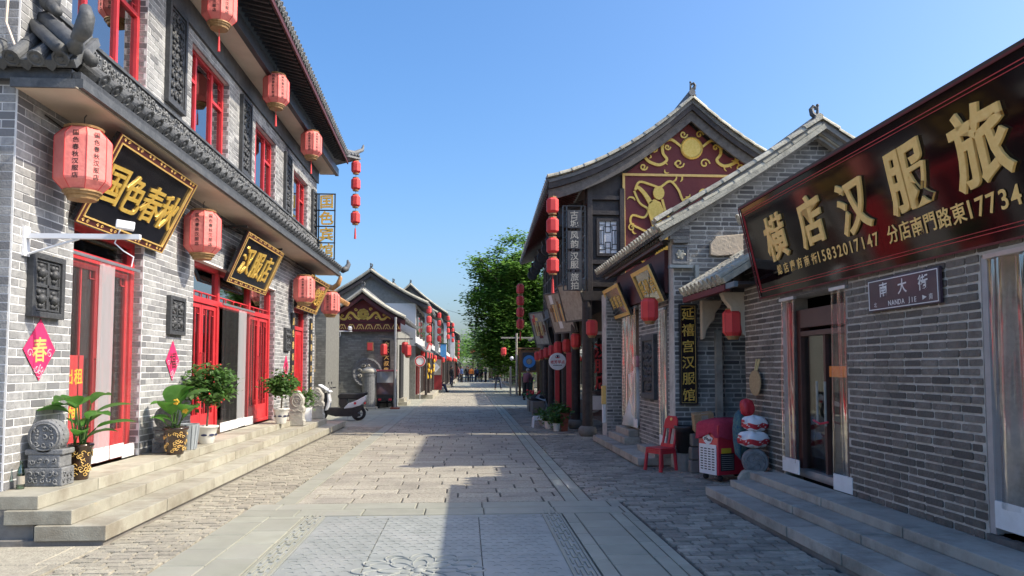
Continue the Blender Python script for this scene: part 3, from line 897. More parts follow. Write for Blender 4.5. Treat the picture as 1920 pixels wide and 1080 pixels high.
step_run(st_r, [(2.97, 3.4, .035, .135, 3.4, 9.14), (3.27, 3.6, .137, .22, 3.4, 9.1), (3.53, 3.905, .222, .31, 3.4, 9.12)], 0, 0, 9, 'step_grey')
MB().box(2.985, 3.88, 3.4, 9.12, -.05, .033).build('foundation', _M['granite_end'], st_r)
MB().box(3.62, 3.9, 3.4, 9.1, .035, .22).build('core', _M['granite_end'], st_r)
st_b = thing('side_shop_steps', 'low grey kerb steps below the curtained doors of the old brick house', 'steps', (3.0, 14, 0))
step_run(st_b, [(2.78, 3.34, .02, .14, 11.95, 16.2), (3.02, 3.34, .143, .27, 14.1, 15.7), (3.14, 3.34, .273, .40, 14.25, 15.5), (3.06, 3.34, .143, .25, 11.95, 13.2)], 0, 0, 19, 'step_grey')
# ================================================================ LEFT: the brick shop house with red doors
W, Y0L, Y1L = -4.43, 7.47, 22.0
hl = thing('brick_shop_house', 'two storey pale grey brick shop house with red doors and windows and grey tiled eaves', 'house', (-5.2, 14.7, 0))
doors = [(8.6, 10.42, 3.3), (12.3, 17.5, 3.4), (19.35, 21.05, 3.2)]
wins = [(8.4, 10.35, 5.42, 7.0), (12.0, 13.9, 5.33, 6.9), (15.6, 17.3, 5.24, 6.8), (19.08, 20.8, 5.15, 6.7)]
holes = [(a-Y0L, b-Y0L, 0, c-.42) for a, b, c in doors] + [(a-Y0L, b-Y0L, c-.42, d-.42) for a, b, c, d in wins]
brick_wall(hl, LF(Y0L, .42, W), Y1L-Y0L, 7.0, holes, _M['brick_pale'], _M['mortar_white'], bl=.27, bh=.086, jt=.015, maxn=250, seed=2)
brick_wall(hl, CF(-7.0, 0, Y0L-.001), 2.56, 7.5, [], _M['brick_pale'], _M['mortar_white'], bl=.27, bh=.086, jt=.013, maxn=50, seed=3, thick=.25, name='end_wall')
for (a, b, z0, z1) in [(d[0], d[1], .42, d[2]) for d in doors] + list(wins):      # brick returns of the far jambs
    brick_wall(hl, CF(W-.30, z0, b-.001), .30, z1-z0, [], _M['brick_pale'], _M['mortar_white'], bl=.27, bh=.086, jt=.015, maxn=0, seed=int(b*7), back=False)
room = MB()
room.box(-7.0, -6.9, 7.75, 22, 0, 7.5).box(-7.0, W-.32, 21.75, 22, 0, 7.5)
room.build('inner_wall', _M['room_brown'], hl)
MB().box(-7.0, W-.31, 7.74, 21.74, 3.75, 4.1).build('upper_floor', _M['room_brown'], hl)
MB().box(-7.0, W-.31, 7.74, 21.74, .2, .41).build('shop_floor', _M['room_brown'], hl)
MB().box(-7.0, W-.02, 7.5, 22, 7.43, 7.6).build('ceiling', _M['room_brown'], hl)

RED = _M['red_paint']
def lbox(mb, y0, y1, z0, z1, x0, x1): return mb.box(x0, x1, y0, y1, z0, z1)
def bars(parent, name, rects, x0, x1, m=None, bevel=0):
    for y0, y1, z0, z1 in rects:
        MB().box(x0, x1, y0, y1, z0, z1).build(name, m or RED, parent, bevel=bevel)
def fret(parent, y0, y1, z0, z1, x, w=.014):
    """small lattice corner pieces inside a pane"""
    mb = MB(); d = .1
    for yy, s in ((y0, 1), (y1, -1)):
        for zz, t in ((z0, 1), (z1, -1)):
            a, b = sorted((yy, yy+s*d)); mb.box(x, x+.012, a, b, zz+t*d-w/2, zz+t*d+w/2)
            a, b = sorted((zz, zz+t*(d-.008))); mb.box(x, x+.012, yy+s*d-w/2, yy+s*d+w/2, a, b)
    mb.build('lattice_corner', RED, parent)
def red_leaf(door, y0, y1, z0, z1, x, nb=3):
    s = .075
    leaf = MB()
    leaf.box(x-.05, x, y0, y0+s, z0, z1).box(x-.05, x, y1-s, y1, z0, z1)
    leaf.box(x-.05, x, y0+s, y1-s, z1-s, z1).box(x-.05, x, y0+s, y1-s, z0, z0+.3)
    leaf.build('door_leaf', RED, door, bevel=.004)
    MB().box(x-.035, x-.027, y0+s, y1-s, z0+.3, z1-s).build('door_pane', _M['glass'], door)
    for k in range(nb):
        yy = y0+s+(y1-y0-2*s)*(k+1)/(nb+1)
        MB().box(x-.026, x-.008, yy-.011, yy+.011, z0+.3, z1-s).build('door_bar', RED, door)
    fret(door, y0+s, y1-s, z0+.3, z1-s, x-.024)
def handle(door, y, z, x, h=.5):
    MB().tube([(x-.002, y, z-h/2+.04), (x+.05, y, z-h/2+.04), (x+.05, y, z+h/2-.04), (x-.002, y, z+h/2-.04)], .011, 6).build('pull_handle', _M['red_dark'], door)
def plastic_curtain(label, y0, y1, z0, z1, x, kinds, side=1, rail='steel', group=None, hem=.17, name='plastic_curtain', amp=1.0):
    """overlapping clear strips on a rail, each with a white weighted hem"""
    cu = thing(name, label, 'curtain', (x, (y0+y1)/2, z0), group)
    MB().box(x-.02, x+.02, y0, y1, z1, z1+.035).build('rail', _M[rail], cu)
    n = len(kinds); wd = (y1-y0)/n
    r = random.Random(int(y0*100))
    for k, kd in enumerate(kinds):
        a, b = y0+wd*k-.012, y0+wd*(k+1)+.012
        xo = x + side*(.012 if k % 2 else -.002)
        vs, fs = [], []; nu, nv = 16, 8
        ph = r.uniform(0, 6)
        for j in range(nv+1):
            for i in range(nu+1):
                u, v = i/nu, j/nv
                vs.append((xo + side*(amp*(.010*math.sin(u*7+ph)*(1-v)+.006*math.sin(u*15+ph))), a+(b-a)*u, z0+hem*.9+(z1-z0-hem*.9)*v))
        fs = [(j*(nu+1)+i, j*(nu+1)+i+1, (j+1)*(nu+1)+i+1, (j+1)*(nu+1)+i) for j in range(nv) for i in range(nu)]
        MB().add(vs, fs).build('strip', _M[kd], cu, smooth=True)
        dz = r.uniform(-.015, .02)
        M = frame((xo, (a+b)/2, z0+hem/2+dz), (0, side, 0), (0, 0, 1)) @ Matrix.Rotation(r.uniform(-.05, .05), 4, 'Y')
        MB().obox(M, b-a-.006, hem, .014).build('weighted_hem', _M['white_paint'], cu, bevel=.003)
    return cu

XD = W-.14
# door 1
d1 = MB(); d1.box(XD-.09, XD+.02, 8.6, 8.7, .42, 3.3).box(XD-.09, XD+.02, 10.32, 10.42, .42, 3.3).box(XD-.09, XD+.02, 8.7, 10.32, 3.22, 3.3).box(XD-.09, XD+.02, 8.7, 10.32, 2.88, 2.98).box(XD-.09, XD+.02, 8.7, 10.32, .42, .5)
d1 = d1.build('door', RED, hl, bevel=.004)
MB().box(XD-.05, XD-.04, 8.7, 10.32, 2.98, 3.22).build('transom_pane', _M['glass'], d1)
red_leaf(d1, 8.71, 9.5, .5, 2.87, XD-.01, 1); red_leaf(d1, 9.52, 10.31, .5, 2.87, XD-.01, 1)
handle(d1, 9.46, 1.5, XD-.01); handle(d1, 9.57, 1.5, XD-.01)
plastic_curtain('clear and milky plastic strip curtain in the doorway beside the drum stone', 8.62, 10.38, .44, 2.9, W-.04, ['film', 'film', 'film_milky', 'film', 'film'])
# door 2: leaves, curtain, leaves
d2 = MB()
for a in (12.3, 13.86, 15.84, 17.4): d2.box(XD-.09, XD+.02, a, a+.1, .42, 3.4)
d2.box(XD-.09, XD+.02, 12.4, 17.4, 3.32, 3.4).box(XD-.088, XD+.018, 12.4, 17.4, 2.72, 2.82)
d2.box(XD-.088, XD+.018, 12.4, 13.86, .42, .5).box(XD-.088, XD+.018, 15.94, 17.4, .42, .5)
d2 = d2.build('door', RED, hl, bevel=.004)
for a, b in ((12.4, 13.86), (13.96, 15.84), (15.94, 17.4)):
    MB().box(XD-.05, XD-.04, a, b, 2.82, 3.32).build('transom_pane', _M['glass_win'], d2)
    MB().box(XD-.03, XD-.012, a, b, 2.9, 2.92).build('transom_bar', RED, d2)
    for q in (.25, .5, .75): MB().box(XD-.03, XD-.012, a+(b-a)*q-.008, a+(b-a)*q+.008, 2.822, 2.9).build('transom_bar', RED, d2)
for a, b in ((12.41, 13.12), (13.14, 13.85), (15.95, 16.66), (16.68, 17.39)): red_leaf(d2, a, b, .5, 2.71, XD-.01, 2)
for a in (13.08, 13.18, 16.62, 16.72): handle(d2, a, 1.6, XD-.01, .6)
plastic_curtain('plastic strip curtain between the two pairs of red doors', 13.9, 15.9, .44, 2.76, W-.04, ['film', 'film', 'film_milky', 'film'])
# door 3
d3 = MB(); d3.box(XD-.09, XD+.02, 19.35, 19.46, .42, 3.2).box(XD-.09, XD+.02, 20.94, 21.05, .42, 3.2).box(XD-.09, XD+.02, 19.46, 20.94, 3.1, 3.2).box(XD-.09, XD+.02, 19.46, 20.94, 2.62, 2.72)
d3 = d3.build('door', RED, hl, bevel=.004)
MB().box(XD-.05, XD-.04, 19.46, 20.94, 2.72, 3.1).build('transom_pane', _M['glass'], d3)
for a, b in ((19.47, 20.19), (20.21, 20.93)):
    MB().box(XD-.06, XD-.01, a, b, .42, 2.61).build('door_leaf', RED, d3, bevel=.004)
    for q in range(4): MB().box(XD-.01, XD+.012, a+.1+q*.15, a+.14+q*.15, .6, 2.5).build('door_bar', RED, d3)
# things in the shop
cu = MB()
for a in (8.9, 12.6, 16.1): cu.box(-5.6, -5.55, a, a+1.2, .45, 2.4)
# sign in the window of door 1
nt_ = thing('rental_notice', 'red notice with yellow characters behind the strip curtain', 'notice', (XD-.03, 8.9, .9))
MB().box(XD-.024, XD-.018, 8.79, 9.22, .62, 1.75).build('sheet', _M['red_banner'], nt_)
write(nt_, '出租', LF(9.0, 1.5, XD-.017), .2, _M['yellow'], step=.21, depth=.1)
write(nt_, '福', LF(9.0, 1.12, XD-.017), .24, _M['yellow'], depth=.1)
# upper windows
for (a, b, c, d) in wins:
    X0 = W-.16
    wd = MB()
    wd.box(X0-.05, X0+.05, a, a+.07, c, d).box(X0-.05, X0+.05, b-.07, b, c, d).box(X0-.05, X0+.05, a+.07, b-.07, c, c+.07).box(X0-.05, X0+.05, a+.07, b-.07, d-.07, d)
    m1, m2 = a+(b-a)*.27, a+(b-a)*.68
    wd.box(X0-.045, X0+.045, m1-.03, m1+.03, c+.07, d-.07).box(X0-.045, X0+.045, m2-.03, m2+.03, c+.07, d-.07)
    zt = c+(d-c)*.66
    wd.box(X0-.045, X0+.045, a+.07, m1-.03, zt-.03, zt+.03).box(X0-.045, X0+.045, m2+.03, b-.07, zt-.03, zt+.03)
    wo = wd.build('window', RED, hl, bevel=.004)
    for (p, q, s, t) in ((a+.07, m1-.03, c+.07, zt-.03), (a+.07, m1-.03, zt+.03, d-.07), (m1+.03, m2-.03, c+.07, d-.07), (m2+.03, b-.07, c+.07, zt-.03), (m2+.03, b-.07, zt+.03, d-.07)):
        MB().box(X0-.006, X0+.004, p, q, s, t).build('pane', _M['glass_win'], wo)
    fret(wo, m1+.03, m2-.03, c+.07, d-.07, X0+.006); fret(wo, a+.07, m1-.03, zt+.03, d-.07, X0+.006); fret(wo, m2+.03, b-.07, zt+.03, d-.07, X0+.006)
    MB().box(W-.06, W+.035, a-.05, b+.05, c-.07, c-.002).build('sill', _M['tile_grey'], wo)
    # hanging curtains inside
    for (p, q) in ((m1-.05, m1+.34), (m2-.3, b-.1), (a+.08, m1-.06)):
        vs = []; n = 24
        for z in (c-.1, d): vs += [(X0-.13+.03*math.sin(i*1.7), p+(q-p)*i/n, z) for i in range(n+1)]
        MB().add(vs, [(i, i+1, n+2+i, n+1+i) for i in range(n)]).build('window_curtain', _M['curtain_white'], wo, smooth=True)
    MB().box(X0-.22, X0-.2, a, m1-.1, c, zt).build('blind', _M['room_brown'], wo)
    MB().box(X0-.22, X0-.2, m2+.2, b, c, zt).build('blind', _M['room_brown'], wo)
# carved black panels between windows
for k, (a, b, c, d) in enumerate(((10.93, 11.62, 5.5, 7.05), (14.5, 15.15, 5.4, 6.95), (18.0, 18.62, 5.3, 6.85), (21.2, 21.8, 5.2, 6.7))):
    M = LF((a+b)/2, (c+d)/2, W+.004); w_, h_ = b-a, d-c
    p = MB().obox(M @ T((0,0,.02)), w_-.02, h_-.02, .03).build('carved_panel', _M['carved_dark'], hl)
    fm = moulding(MB(), M, w_, h_, .07, .075); moulding(fm, M, w_-.16, h_-.16, .03, .055); fm.build('panel_frame', _M['carved_dark'], p, bevel=.006)
    relief(MB(), M @ T((0,0,.035)), w_-.24, h_-.24, .15, .024, 30+k).build('relief', _M['carved_grey' if k == 9 else 'carved_dark'], p, smooth=True, kind='stuff')
for k, (yc, zc, w_, h_) in enumerate(((8.02, 2.45, .60, .66), (11.52, 2.39, .60, .58), (18.55, 2.3, .55, .56))):
    M = LF(yc, zc, W+.004)
    p = MB().obox(M @ T((0,0,.02)), w_-.02, h_-.02, .03).build('carved_panel', _M['carved_dark'], hl)
    fm = moulding(MB(), M, w_, h_, .06, .07); moulding(fm, M, w_-.14, h_-.14, .02, .05)
    fm.obox(M @ T((0,0,.035)), .035, h_-.16, .04).obox(M @ T((0,0,.036)), w_-.16, .035, .038)
    fm.build('panel_frame', _M['carved_dark'], p, bevel=.005)
    for sx in (-1, 1):
        for sy in (-1, 1):
            MM = M @ T((sx*(w_-.12)*.25, sy*(h_-.12)*.25, .035))
            q = MB(); rr = random.Random(k*9+sx*2+sy)
            q.sphere(MM @ Vector((0,0,.01)), .055, 9, 6)
            for e in range(9):
                an = e*.7+rr.random(); q.sphere(MM @ Vector((.065*math.cos(an), .075*math.sin(an), .008)), rr.uniform(.018, .034), 7, 5)
            q.build('carved_beast', _M['carved_dark'], p, smooth=True)
# spring festival diamonds
for k, (yc, zc, ch, lab) in enumerate(((7.98, 1.79, '春', 'pink paper diamond with a gold character on the corner pier'), (11.48, 1.71, '福', 'pink paper diamond between the first doorway and the double red doors'), (18.55, 1.62, '福', 'small pink paper diamond behind the farther round shrub'))):
    hw, hh = (.29, .32) if k == 0 else (.25, .3)
    di = thing('paper_diamond', lab, 'decoration', (W+.02, yc, zc), 'spring festival diamonds')
    M = LF(yc, zc, W+.0125)
    MB().prism([(-hw,0),(0,-hh),(hw,0),(0,hh)], M, .004).build('paper', _M['pink_paper'], di)
    write(di, ch, M @ T((0,.0,.004)), hh*.85, _M['gold_dull'] if k == 0 else _M['maroon_dark'], depth=.1)
    q = MB()
    for s, (x, y) in enumerate(((-.18,-.04),(.18,-.04),(.04,-.2),(-.05,-.2),(.0,-.24))): 
        q.tube([M @ Vector((px, py, .005)) for px, py in spiral(x*hw/.29, y*hh/.32, .05, 1.2, s)], .006, 4)
    q.build('flower_print', _M['pink_light'], di)
# ground floor eave
EX, EZ = -3.76, 4.56
MB().box(-3.82, W-.002, Y0L-.1, Y1L+.25, 4.35, 4.39).build('soffit', _M['cream'], hl)
ev = MB().box(-3.82, -3.74, 7.34, 22.3, 4.33, 4.42); ev.build('eave_board', _M['tile_dark'], hl)
MB().box(-3.86, -3.78, 7.37, 22.28, 4.425, 4.5).build('eave_board', _M['carved_dark'], hl)
MB().box(W, -3.821, 7.34, 7.368, 4.33, 4.42).build('eave_board', _M['tile_dark'], hl)
MB().box(W-.3, -3.87, 7.372, 7.43, 4.42, 4.53).build('eave_board', _M['carved_dark'], hl)
MB().box(-3.80, -3.785, 7.3, 22.3, 4.318, 4.3285).build('trim_strip', _M['linen_sign'], hl)
tiled_roof(hl, (EX, 7.62, EZ), (EX, 22.5, EZ), (-.6, 0, .5), spacing=.272, rad=.072, tl=.26, m='tile_dark', maxn=60, capn=56)
tiled_roof(hl, (-4.72, 7.27, EZ+.02), (-3.80, 7.27, EZ+.02), (0, .45, .42), spacing=.25, rad=.072, tl=.3, m='tile_dark', maxn=20, capn=10)
hip = MB()
hip.tube([(-3.66, 7.08, 4.86), (-3.70, 7.14, 4.72), (-3.78, 7.25, 4.70), (-3.95, 7.42, 4.86), (-4.38, 7.8, 5.22)], [.03,.05,.08,.085,.085], 8)
hip.tube([(-3.88, 7.2, 4.64), (-4.05, 7.36, 4.78), (-4.42, 7.68, 5.1)], .065, 8)
hip.tube([(-3.72, 7.45, 4.64), (-3.9, 7.6, 4.82), (-4.36, 7.95, 5.16)], .065, 8)
hip.build('hip_ridge', _M['tile_dark'], hl, smooth=True)
be = MB()
horn = MB(); horn.tube([(-3.60, 7.06, 5.0), (-3.57, 7.03, 4.9), (-3.62, 7.07, 4.78), (-3.72, 7.16, 4.74)], [.05,.075,.085,.06], 8)
be.sphere((-4.30, 7.72, 5.42), (.11, .1, .16), 10, 8); be.sphere((-4.33, 7.76, 5.64), (.09, .09, .1), 10, 8)
be.tube([(-4.3,7.72,5.62),(-4.24,7.66,5.72),(-4.22,7.64,5.86)], [.06,.05,.03], 7); be.tube([(-4.36,7.8,5.66),(-4.42,7.86,5.8),(-4.4,7.84,5.95)], [.06,.05,.02], 7)
be.tube([(-4.24,7.66,5.3),(-4.12,7.55,5.18)], [.06,.05], 7)
horn.build('eave_horn', _M['tile_dark'], hl, smooth=True)
be.build('ridge_beast', _M['tile_dark'], hl, smooth=True)
band = MB().box(W+.002, W+.11, 7.9, 22.2, 5.06, 5.30).build('ridge_band', _M['tile_dark'], hl)
MB().box(W+.002, W+.14, 7.88, 22.22, 5.302, 5.34).build('coping', _M['tile_dark'], band)
relief(MB(), LF(15.0, 5.18, W+.11), 14.1, .2, .115, .013, 77).build('relief', _M['tile_grey'], band, smooth=True, kind='stuff')
MB().tube([(-3.72, 22.5, 4.55), (-3.66, 22.75, 4.62), (-3.62, 22.95, 4.78), (-3.66, 23.0, 4.92)], [.1,.09,.07,.03], 8).build('eave_horn', _M['tile_dark'], hl, smooth=True)
# upper eave
MB().box(W+.012, W+.05, Y0L, Y1L+.06, 7.06, 7.42).build('dark_frieze', _M['tile_dark'], hl)
MB().box(-3.97, W+.013, 7.0, 22.4, 7.425, 7.46).build('upper_soffit', _M['cream'], hl)
MB().box(-3.97, -3.87, 7.0, 22.45, 7.40, 7.62).build('eave_beam', _M['black_paint'], hl)
def ex(y): return -3.30 - (y-12)*.030
raf = []
y = 9.0
while y < 22.3:
    raf.append(frame(((ex(y)-.03-3.95)/2, y, 7.84), (0,1,0), (ex(y)+.03+3.95, 0, -.14)) @ SCL(.06, abs(ex(y)+3.95), .07))
    y += .19
pieces(hl, 'rafter', unit_cube(_M['wood_dark']), raf, maxn=80, bulk='rafter_row')
vs = [(ex(8)-.01, 8, 7.80), (ex(22.4)-.01, 22.4, 7.80), (-6.6, 22.4, 9.4), (-6.6, 8, 9.4)]
MB().add(vs + [(x, y, z+.06) for x, y, z in vs], [(3,2,1,0),(4,5,6,7),(0,1,5,4),(1,2,6,5),(2,3,7,6),(3,0,4,7)]).build('roof_board', _M['wood_dark'], hl)
MB().add([(ex(8)+.0,8,7.76),(ex(22.4),22.4,7.76),(ex(22.4),22.4,7.88),(ex(8),8,7.88),(ex(8)+.035,8,7.76),(ex(22.4)+.035,22.4,7.76),(ex(22.4)+.035,22.4,7.88),(ex(8)+.035,8,7.88)],
         [(0,1,2,3),(7,6,5,4),(0,4,5,1),(3,2,6,7)]).build('fascia', _M['maroon_dark'], hl)
tiled_roof(hl, (ex(8)+.07, 8, 7.93), (ex(22.4)+.07, 22.4, 7.93), (-3.2, 0, 1.6), spacing=.19, rad=.055, tl=.4, m='tile_grey', maxn=0, capn=80, under='maroon_dark')
fl = MB()
fl.add([(-3.62,21.6,7.86),(-3.28,22.95,8.12),(-4.3,23.05,7.9),(-4.2,21.6,8.2),(-3.62,21.6,7.8),(-3.28,22.95,8.06),(-4.3,23.05,7.84),(-4.2,21.6,8.14)],
       [(0,1,2,3),(7,6,5,4),(0,4,5,1),(1,5,6,2),(2,6,7,3),(3,7,4,0)])
fl.tube([(-4.3,21.5,8.3),(-3.8,22.3,8.14),(-3.45,22.75,8.2),(-3.25,23.0,8.38),(-3.22,23.05,8.55)], [.09,.085,.075,.06,.025], 8)
for q in range(6):
    fl.tube([(-3.66+.06*q, 21.7+.22*q, 7.92+.045*q), (-3.95+.02*q, 21.9+.2*q, 8.08+.02*q)], .05, 7)
    fl.sphere((-3.64+.06*q, 21.68+.22*q, 7.91+.045*q), .055, 8, 5)
fl.build('corner_flare', _M['tile_grey'], hl)
# signboards on the left
def board(name, label, M, w_, h_, text, size, step, tm, fm='maroon_dark', base='lacquer', border=.09, group=None, st='b', ornate=True, thick=.05, cat='sign'):
    s = thing(name, label, cat, M.translation, group)
    b = MB().obox(M @ T((0,0,-thick/2)), w_, h_, thick).build('board', _M[base], s)
    fmb = moulding(MB(), M, w_, h_, border, .02); fmb.build('frame', _M[fm], s, bevel=.004)
    g = moulding(MB(), M, w_-2*border+.012, h_-2*border+.012, .016, .03); moulding(g, M @ T((0,0,.018)), w_-.01, h_-.01, .012, .01); g.build('gilt_line', _M['gold_dull'], s)
    if ornate:
        q = MB(); r = random.Random(len(label))
        n = max(2, round(w_/.34))
        for k in range(n):
            for sy in (-1, 1):
                for e in (-1, 1):
                    p = spiral(-w_/2+w_*(k+.5)/n+e*.05, sy*(h_/2-border/2), border*.3, 1.1, 0 if e > 0 else math.pi, e, 8)
                    q.tube([M @ Vector((x, yy, .022)) for x, yy in p], .005, 4)
        q.build('scroll_ornament', _M['gold_dull'], s, kind='stuff')
    if text: write(s, text, M @ T((0,0,.002)), size, tm, step=step, st=st, depth=.5)
    return s
def tilt(xt, zt, xb, zb, yc, left=True):
    c = ((xt+xb)/2, yc, (zt+zb)/2); up = (xt-xb, 0, zt-zb)
    return frame(c, (0,1,0) if left else (0,-1,0), up), math.hypot(xt-xb, zt-zb)
GOLD = _M['gold']
M1, h1 = tilt(-3.88, 4.24, -4.36, 3.24, 9.62)
board('shop_signboard', 'black signboard with four gold characters over the first doorway', M1, 2.34, h1, '国色春秋', .52, .52, GOLD)
M2, h2 = tilt(-3.98, 4.1, -4.37, 3.18, 15.0)
board('shop_signboard', 'black signboard with three gold characters over the double red doors', M2, 2.6, h2, '汉服店', .58, .66, GOLD)
M3, h3 = tilt(-3.98, 4.02, -4.37, 3.15, 20.5)
board('shop_signboard', 'far black signboard with gold lettering over the last red door', M3, 2.5, h3, '国色宾馆', .5, .55, GOLD)
sb = MB()
for yy in (13.7, 16.3): sb.box(-4.42, -4.0, yy-.02, yy+.02, 4.16, 4.2)
bracket = sb.build('sign_bracket', _M['black_matt'], hl)
# black plaque on the end wall, cut by the picture edge
pl = thing('corner_plaque', 'black plaque with gold fret border at the left picture edge', 'sign', (-4.9, 7.4, 3.0))
MB().box(-5.4, -4.58, 7.40, 7.45, 2.25, 3.78).build('board', _M['lacquer'], pl)
g = moulding(MB(), CF(-4.99, 3.015, 7.40), .78, 1.49, .02, .012); moulding(g, CF(-4.99, 3.015, 7.40), .68, 1.39, .012, .012)
for k in range(3):
    g.obox(CF(-4.66, 3.66-.05*k, 7.394), .05, .012, .01)
g.build('gilt_line', _M['gold_dull'], pl)
# vertical hotel sign that faces up the street
vsn = thing('hotel_sign', 'vertical black framed sign with four cut gold characters at the far corner', 'sign', (-4.04, 21.6, 5.7))
fmb = MB()
for xx in (-4.28, -3.82): fmb.box(xx-.015, xx+.015, 21.57, 21.63, 4.75, 6.65)
for zz in (4.75, 5.22, 5.7, 6.17, 6.65): fmb.box(-4.41, -3.8, 21.575, 21.625, zz-.015, zz+.015)
fmb.build('frame', _M['black_paint'], vsn)
for k, ch in enumerate('国色宾馆'): write(vsn, ch, CF(-4.05, 6.41-.475*k, 21.55), .42, GOLD, st='h')
# string of small lanterns and the big ones
TEXT = '国色春秋汉服店'
big = lantern_proto('red_lantern', .27, .66, 'lantern_faded', '', tassel=False, hook=.14, text=(TEXT, (-.7854, -1.5708)))
spots = [((-4.06, 8.02, 3.79), 'faded red lantern hanging under the lower eave nearest the corner pier', None),
         ((-4.12, 11.78, 3.71), 'faded red lantern hanging between the first two signboards', None),
         ((-4.08, 18.9, 3.58), 'faded red lantern hanging in front of the last signboard', None),
         ((-4.02, 22.2, 3.52), 'faded red lantern beyond the last signboard at the house end', None)]
for k, (loc, lab, _) in enumerate(spots):
    o = big if k == 0 else copy_tree(big)
    o.location = loc; o['label'] = lab; o['group'] = 'lanterns under the lower eave'
    o.rotation_euler.z = R((10, 0, 4, -8)[k]); 
up_ = lantern_proto('red_lantern', .255, .60, 'lantern_faded', '', tassel=True, hook=.3, text=(TEXT, (-.7854, -1.5708)))
for k, (loc, lab) in enumerate((((-3.82, 11.42, 7.2), 'faded red lantern under the upper eave cut by the top of the picture'), ((-3.82, 14.85, 7.16), 'faded red lantern under the upper eave above the second carved panel'), ((-3.82, 18.25, 7.1), 'faded red lantern under the upper eave nearest the flared roof corner'))):
    o = up_ if k == 0 else copy_tree(up_)
    o.location = loc; o['label'] = lab; o['group'] = 'lanterns under the upper eave'
def lantern_string(loc, n, r, h, step, label, group=None, tassel=True, fabric='lantern_red'):
    t = thing('lantern_string', label, 'lantern string', loc, group)
    x, y, z = loc
    MB().cyl((x, y, z+.3), (x, y, z-step*(n-1)-h/2), .006, n=5).build('cord', _M['black_matt'], t)
    for k in range(n):
        c = (x, y, z-step*k)
        prof = [(r*.62, -h/2), (r*.96, -h/2+r*.32), (r, -h/2+r*.4), (r, h/2-r*.4), (r*.96, h/2-r*.32), (r*.62, h/2)]
        b = MB().lathe(prof, c, 8).build('lantern', _M[fabric], t)
        MB().lathe([(r*.64, h/2), (r*.64, h/2+r*.2), (r*.2, h/2+r*.24)], c, 10).build('top_cap', _M['brass'], b)
        MB().lathe([(r*.2, -h/2-r*.24), (r*.64, -h/2-r*.2), (r*.64, -h/2)], c, 10).build('bottom_cap', _M['brass'], b)
    if tassel:
        zb = z-step*(n-1)-h/2
        MB().cyl((x,y,zb-.02),(x,y,zb-.16),.006,n=5).cyl((x,y,zb-.14),(x,y,zb-.46),.02,.035,8).build('tassel', _M['lantern_red'], t)
    return t
lantern_string((-3.38, 22.6, 7.72), 4, .145, .36, .52, 'string of four small red lanterns under the flared left roof corner', 'vertical lantern strings')
# surveillance camera on its white arm
cc = thing('camera_arm', 'white security camera on a long white arm fixed to the corner pier', 'camera', (-4.4, 7.75, 2.9))
MB().box(W, W+.03, 7.62, 7.72, 2.72, 3.02).build('wall_plate', _M['white_plastic'], cc)
MB().box(-4.4, -3.3, 7.645, 7.695, 2.90, 2.95).build('arm', _M['white_plastic'], cc)
MB().tube([(-4.4, 7.67, 2.74), (-3.9, 7.67, 2.9)], .012, 6).build('brace', _M['white_plastic'], cc)
MB().obox(frame((-3.42, 7.6, 3.03), (1,.5,-.1), (-.4,1,0)), .17, .085, .085).build('camera_body', _M['white_plastic'], cc, bevel=.01)
MB().tube([(-3.5,7.67,3.0),(-3.55,7.67,2.86),(-3.46,7.67,2.78),(-3.36,7.67,2.72),(-3.38,7.67,2.62)], .007, 5).build('cable', _M['white_plastic'], cc)

cd = thing('corner_conduit', 'pale cable conduit running down the corner above the roof beast', 'cable', (-4.42, 7.44, 5))
MB().tube([(-4.47,7.43,8),(-4.50,7.42,6.0),(-4.53,7.41,5.0),(-4.40,7.36,4.72)], .014, 6).build('conduit', _M['cream'], cd)
ew = thing('eave_cable', 'thin dark cable sagging along the wall under the lower eave', 'cable', (-4.4, 12, 4.2))
MB().tube([(-4.40, 7.9+.5*k, 4.24-.05*abs(math.sin(k*.9))) for k in range(28)], .008, 5).build('cable', _M['black_matt'], ew)
# ================================================================ RIGHT: the dark brick shop under the large signboard
XA, YA = 3.92, 10.2
ha = thing('dark_brick_shop', 'old dark brick shop with glass door under the large slanted signboard', 'house', (5.0, 6.8, 0))
brick_wall(ha, RF(YA, .30, XA), 6.8, 3.3, [(1.25, 2.78, 0, 2.16), (4.8, 6.8, .06, 2.16)], _M['brick_old'], _M['mortar_old'], bl=.245, bh=.0725, jt=.013, maxn=300, seed=8, worn=True, thick=.32, proud=.012)
brick_wall(ha, RF(YA, .0, XA), 1.08, .30, [], _M['brick_old'], _M['mortar_old'], bl=.245, bh=.0725, jt=.013, maxn=0, seed=18, worn=True, thick=.3, name='wall_foot')
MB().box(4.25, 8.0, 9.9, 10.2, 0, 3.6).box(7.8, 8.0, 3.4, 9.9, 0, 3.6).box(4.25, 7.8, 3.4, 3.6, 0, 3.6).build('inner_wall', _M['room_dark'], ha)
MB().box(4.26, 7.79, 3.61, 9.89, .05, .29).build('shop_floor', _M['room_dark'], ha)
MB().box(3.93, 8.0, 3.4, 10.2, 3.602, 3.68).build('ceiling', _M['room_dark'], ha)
tiled_roof(ha, (3.84, 10.25, 3.70), (3.84, 3.4, 3.70), (2.6, 0, 1.35), spacing=.24, rad=.06, m='tile_pale', maxn=0, capn=0)
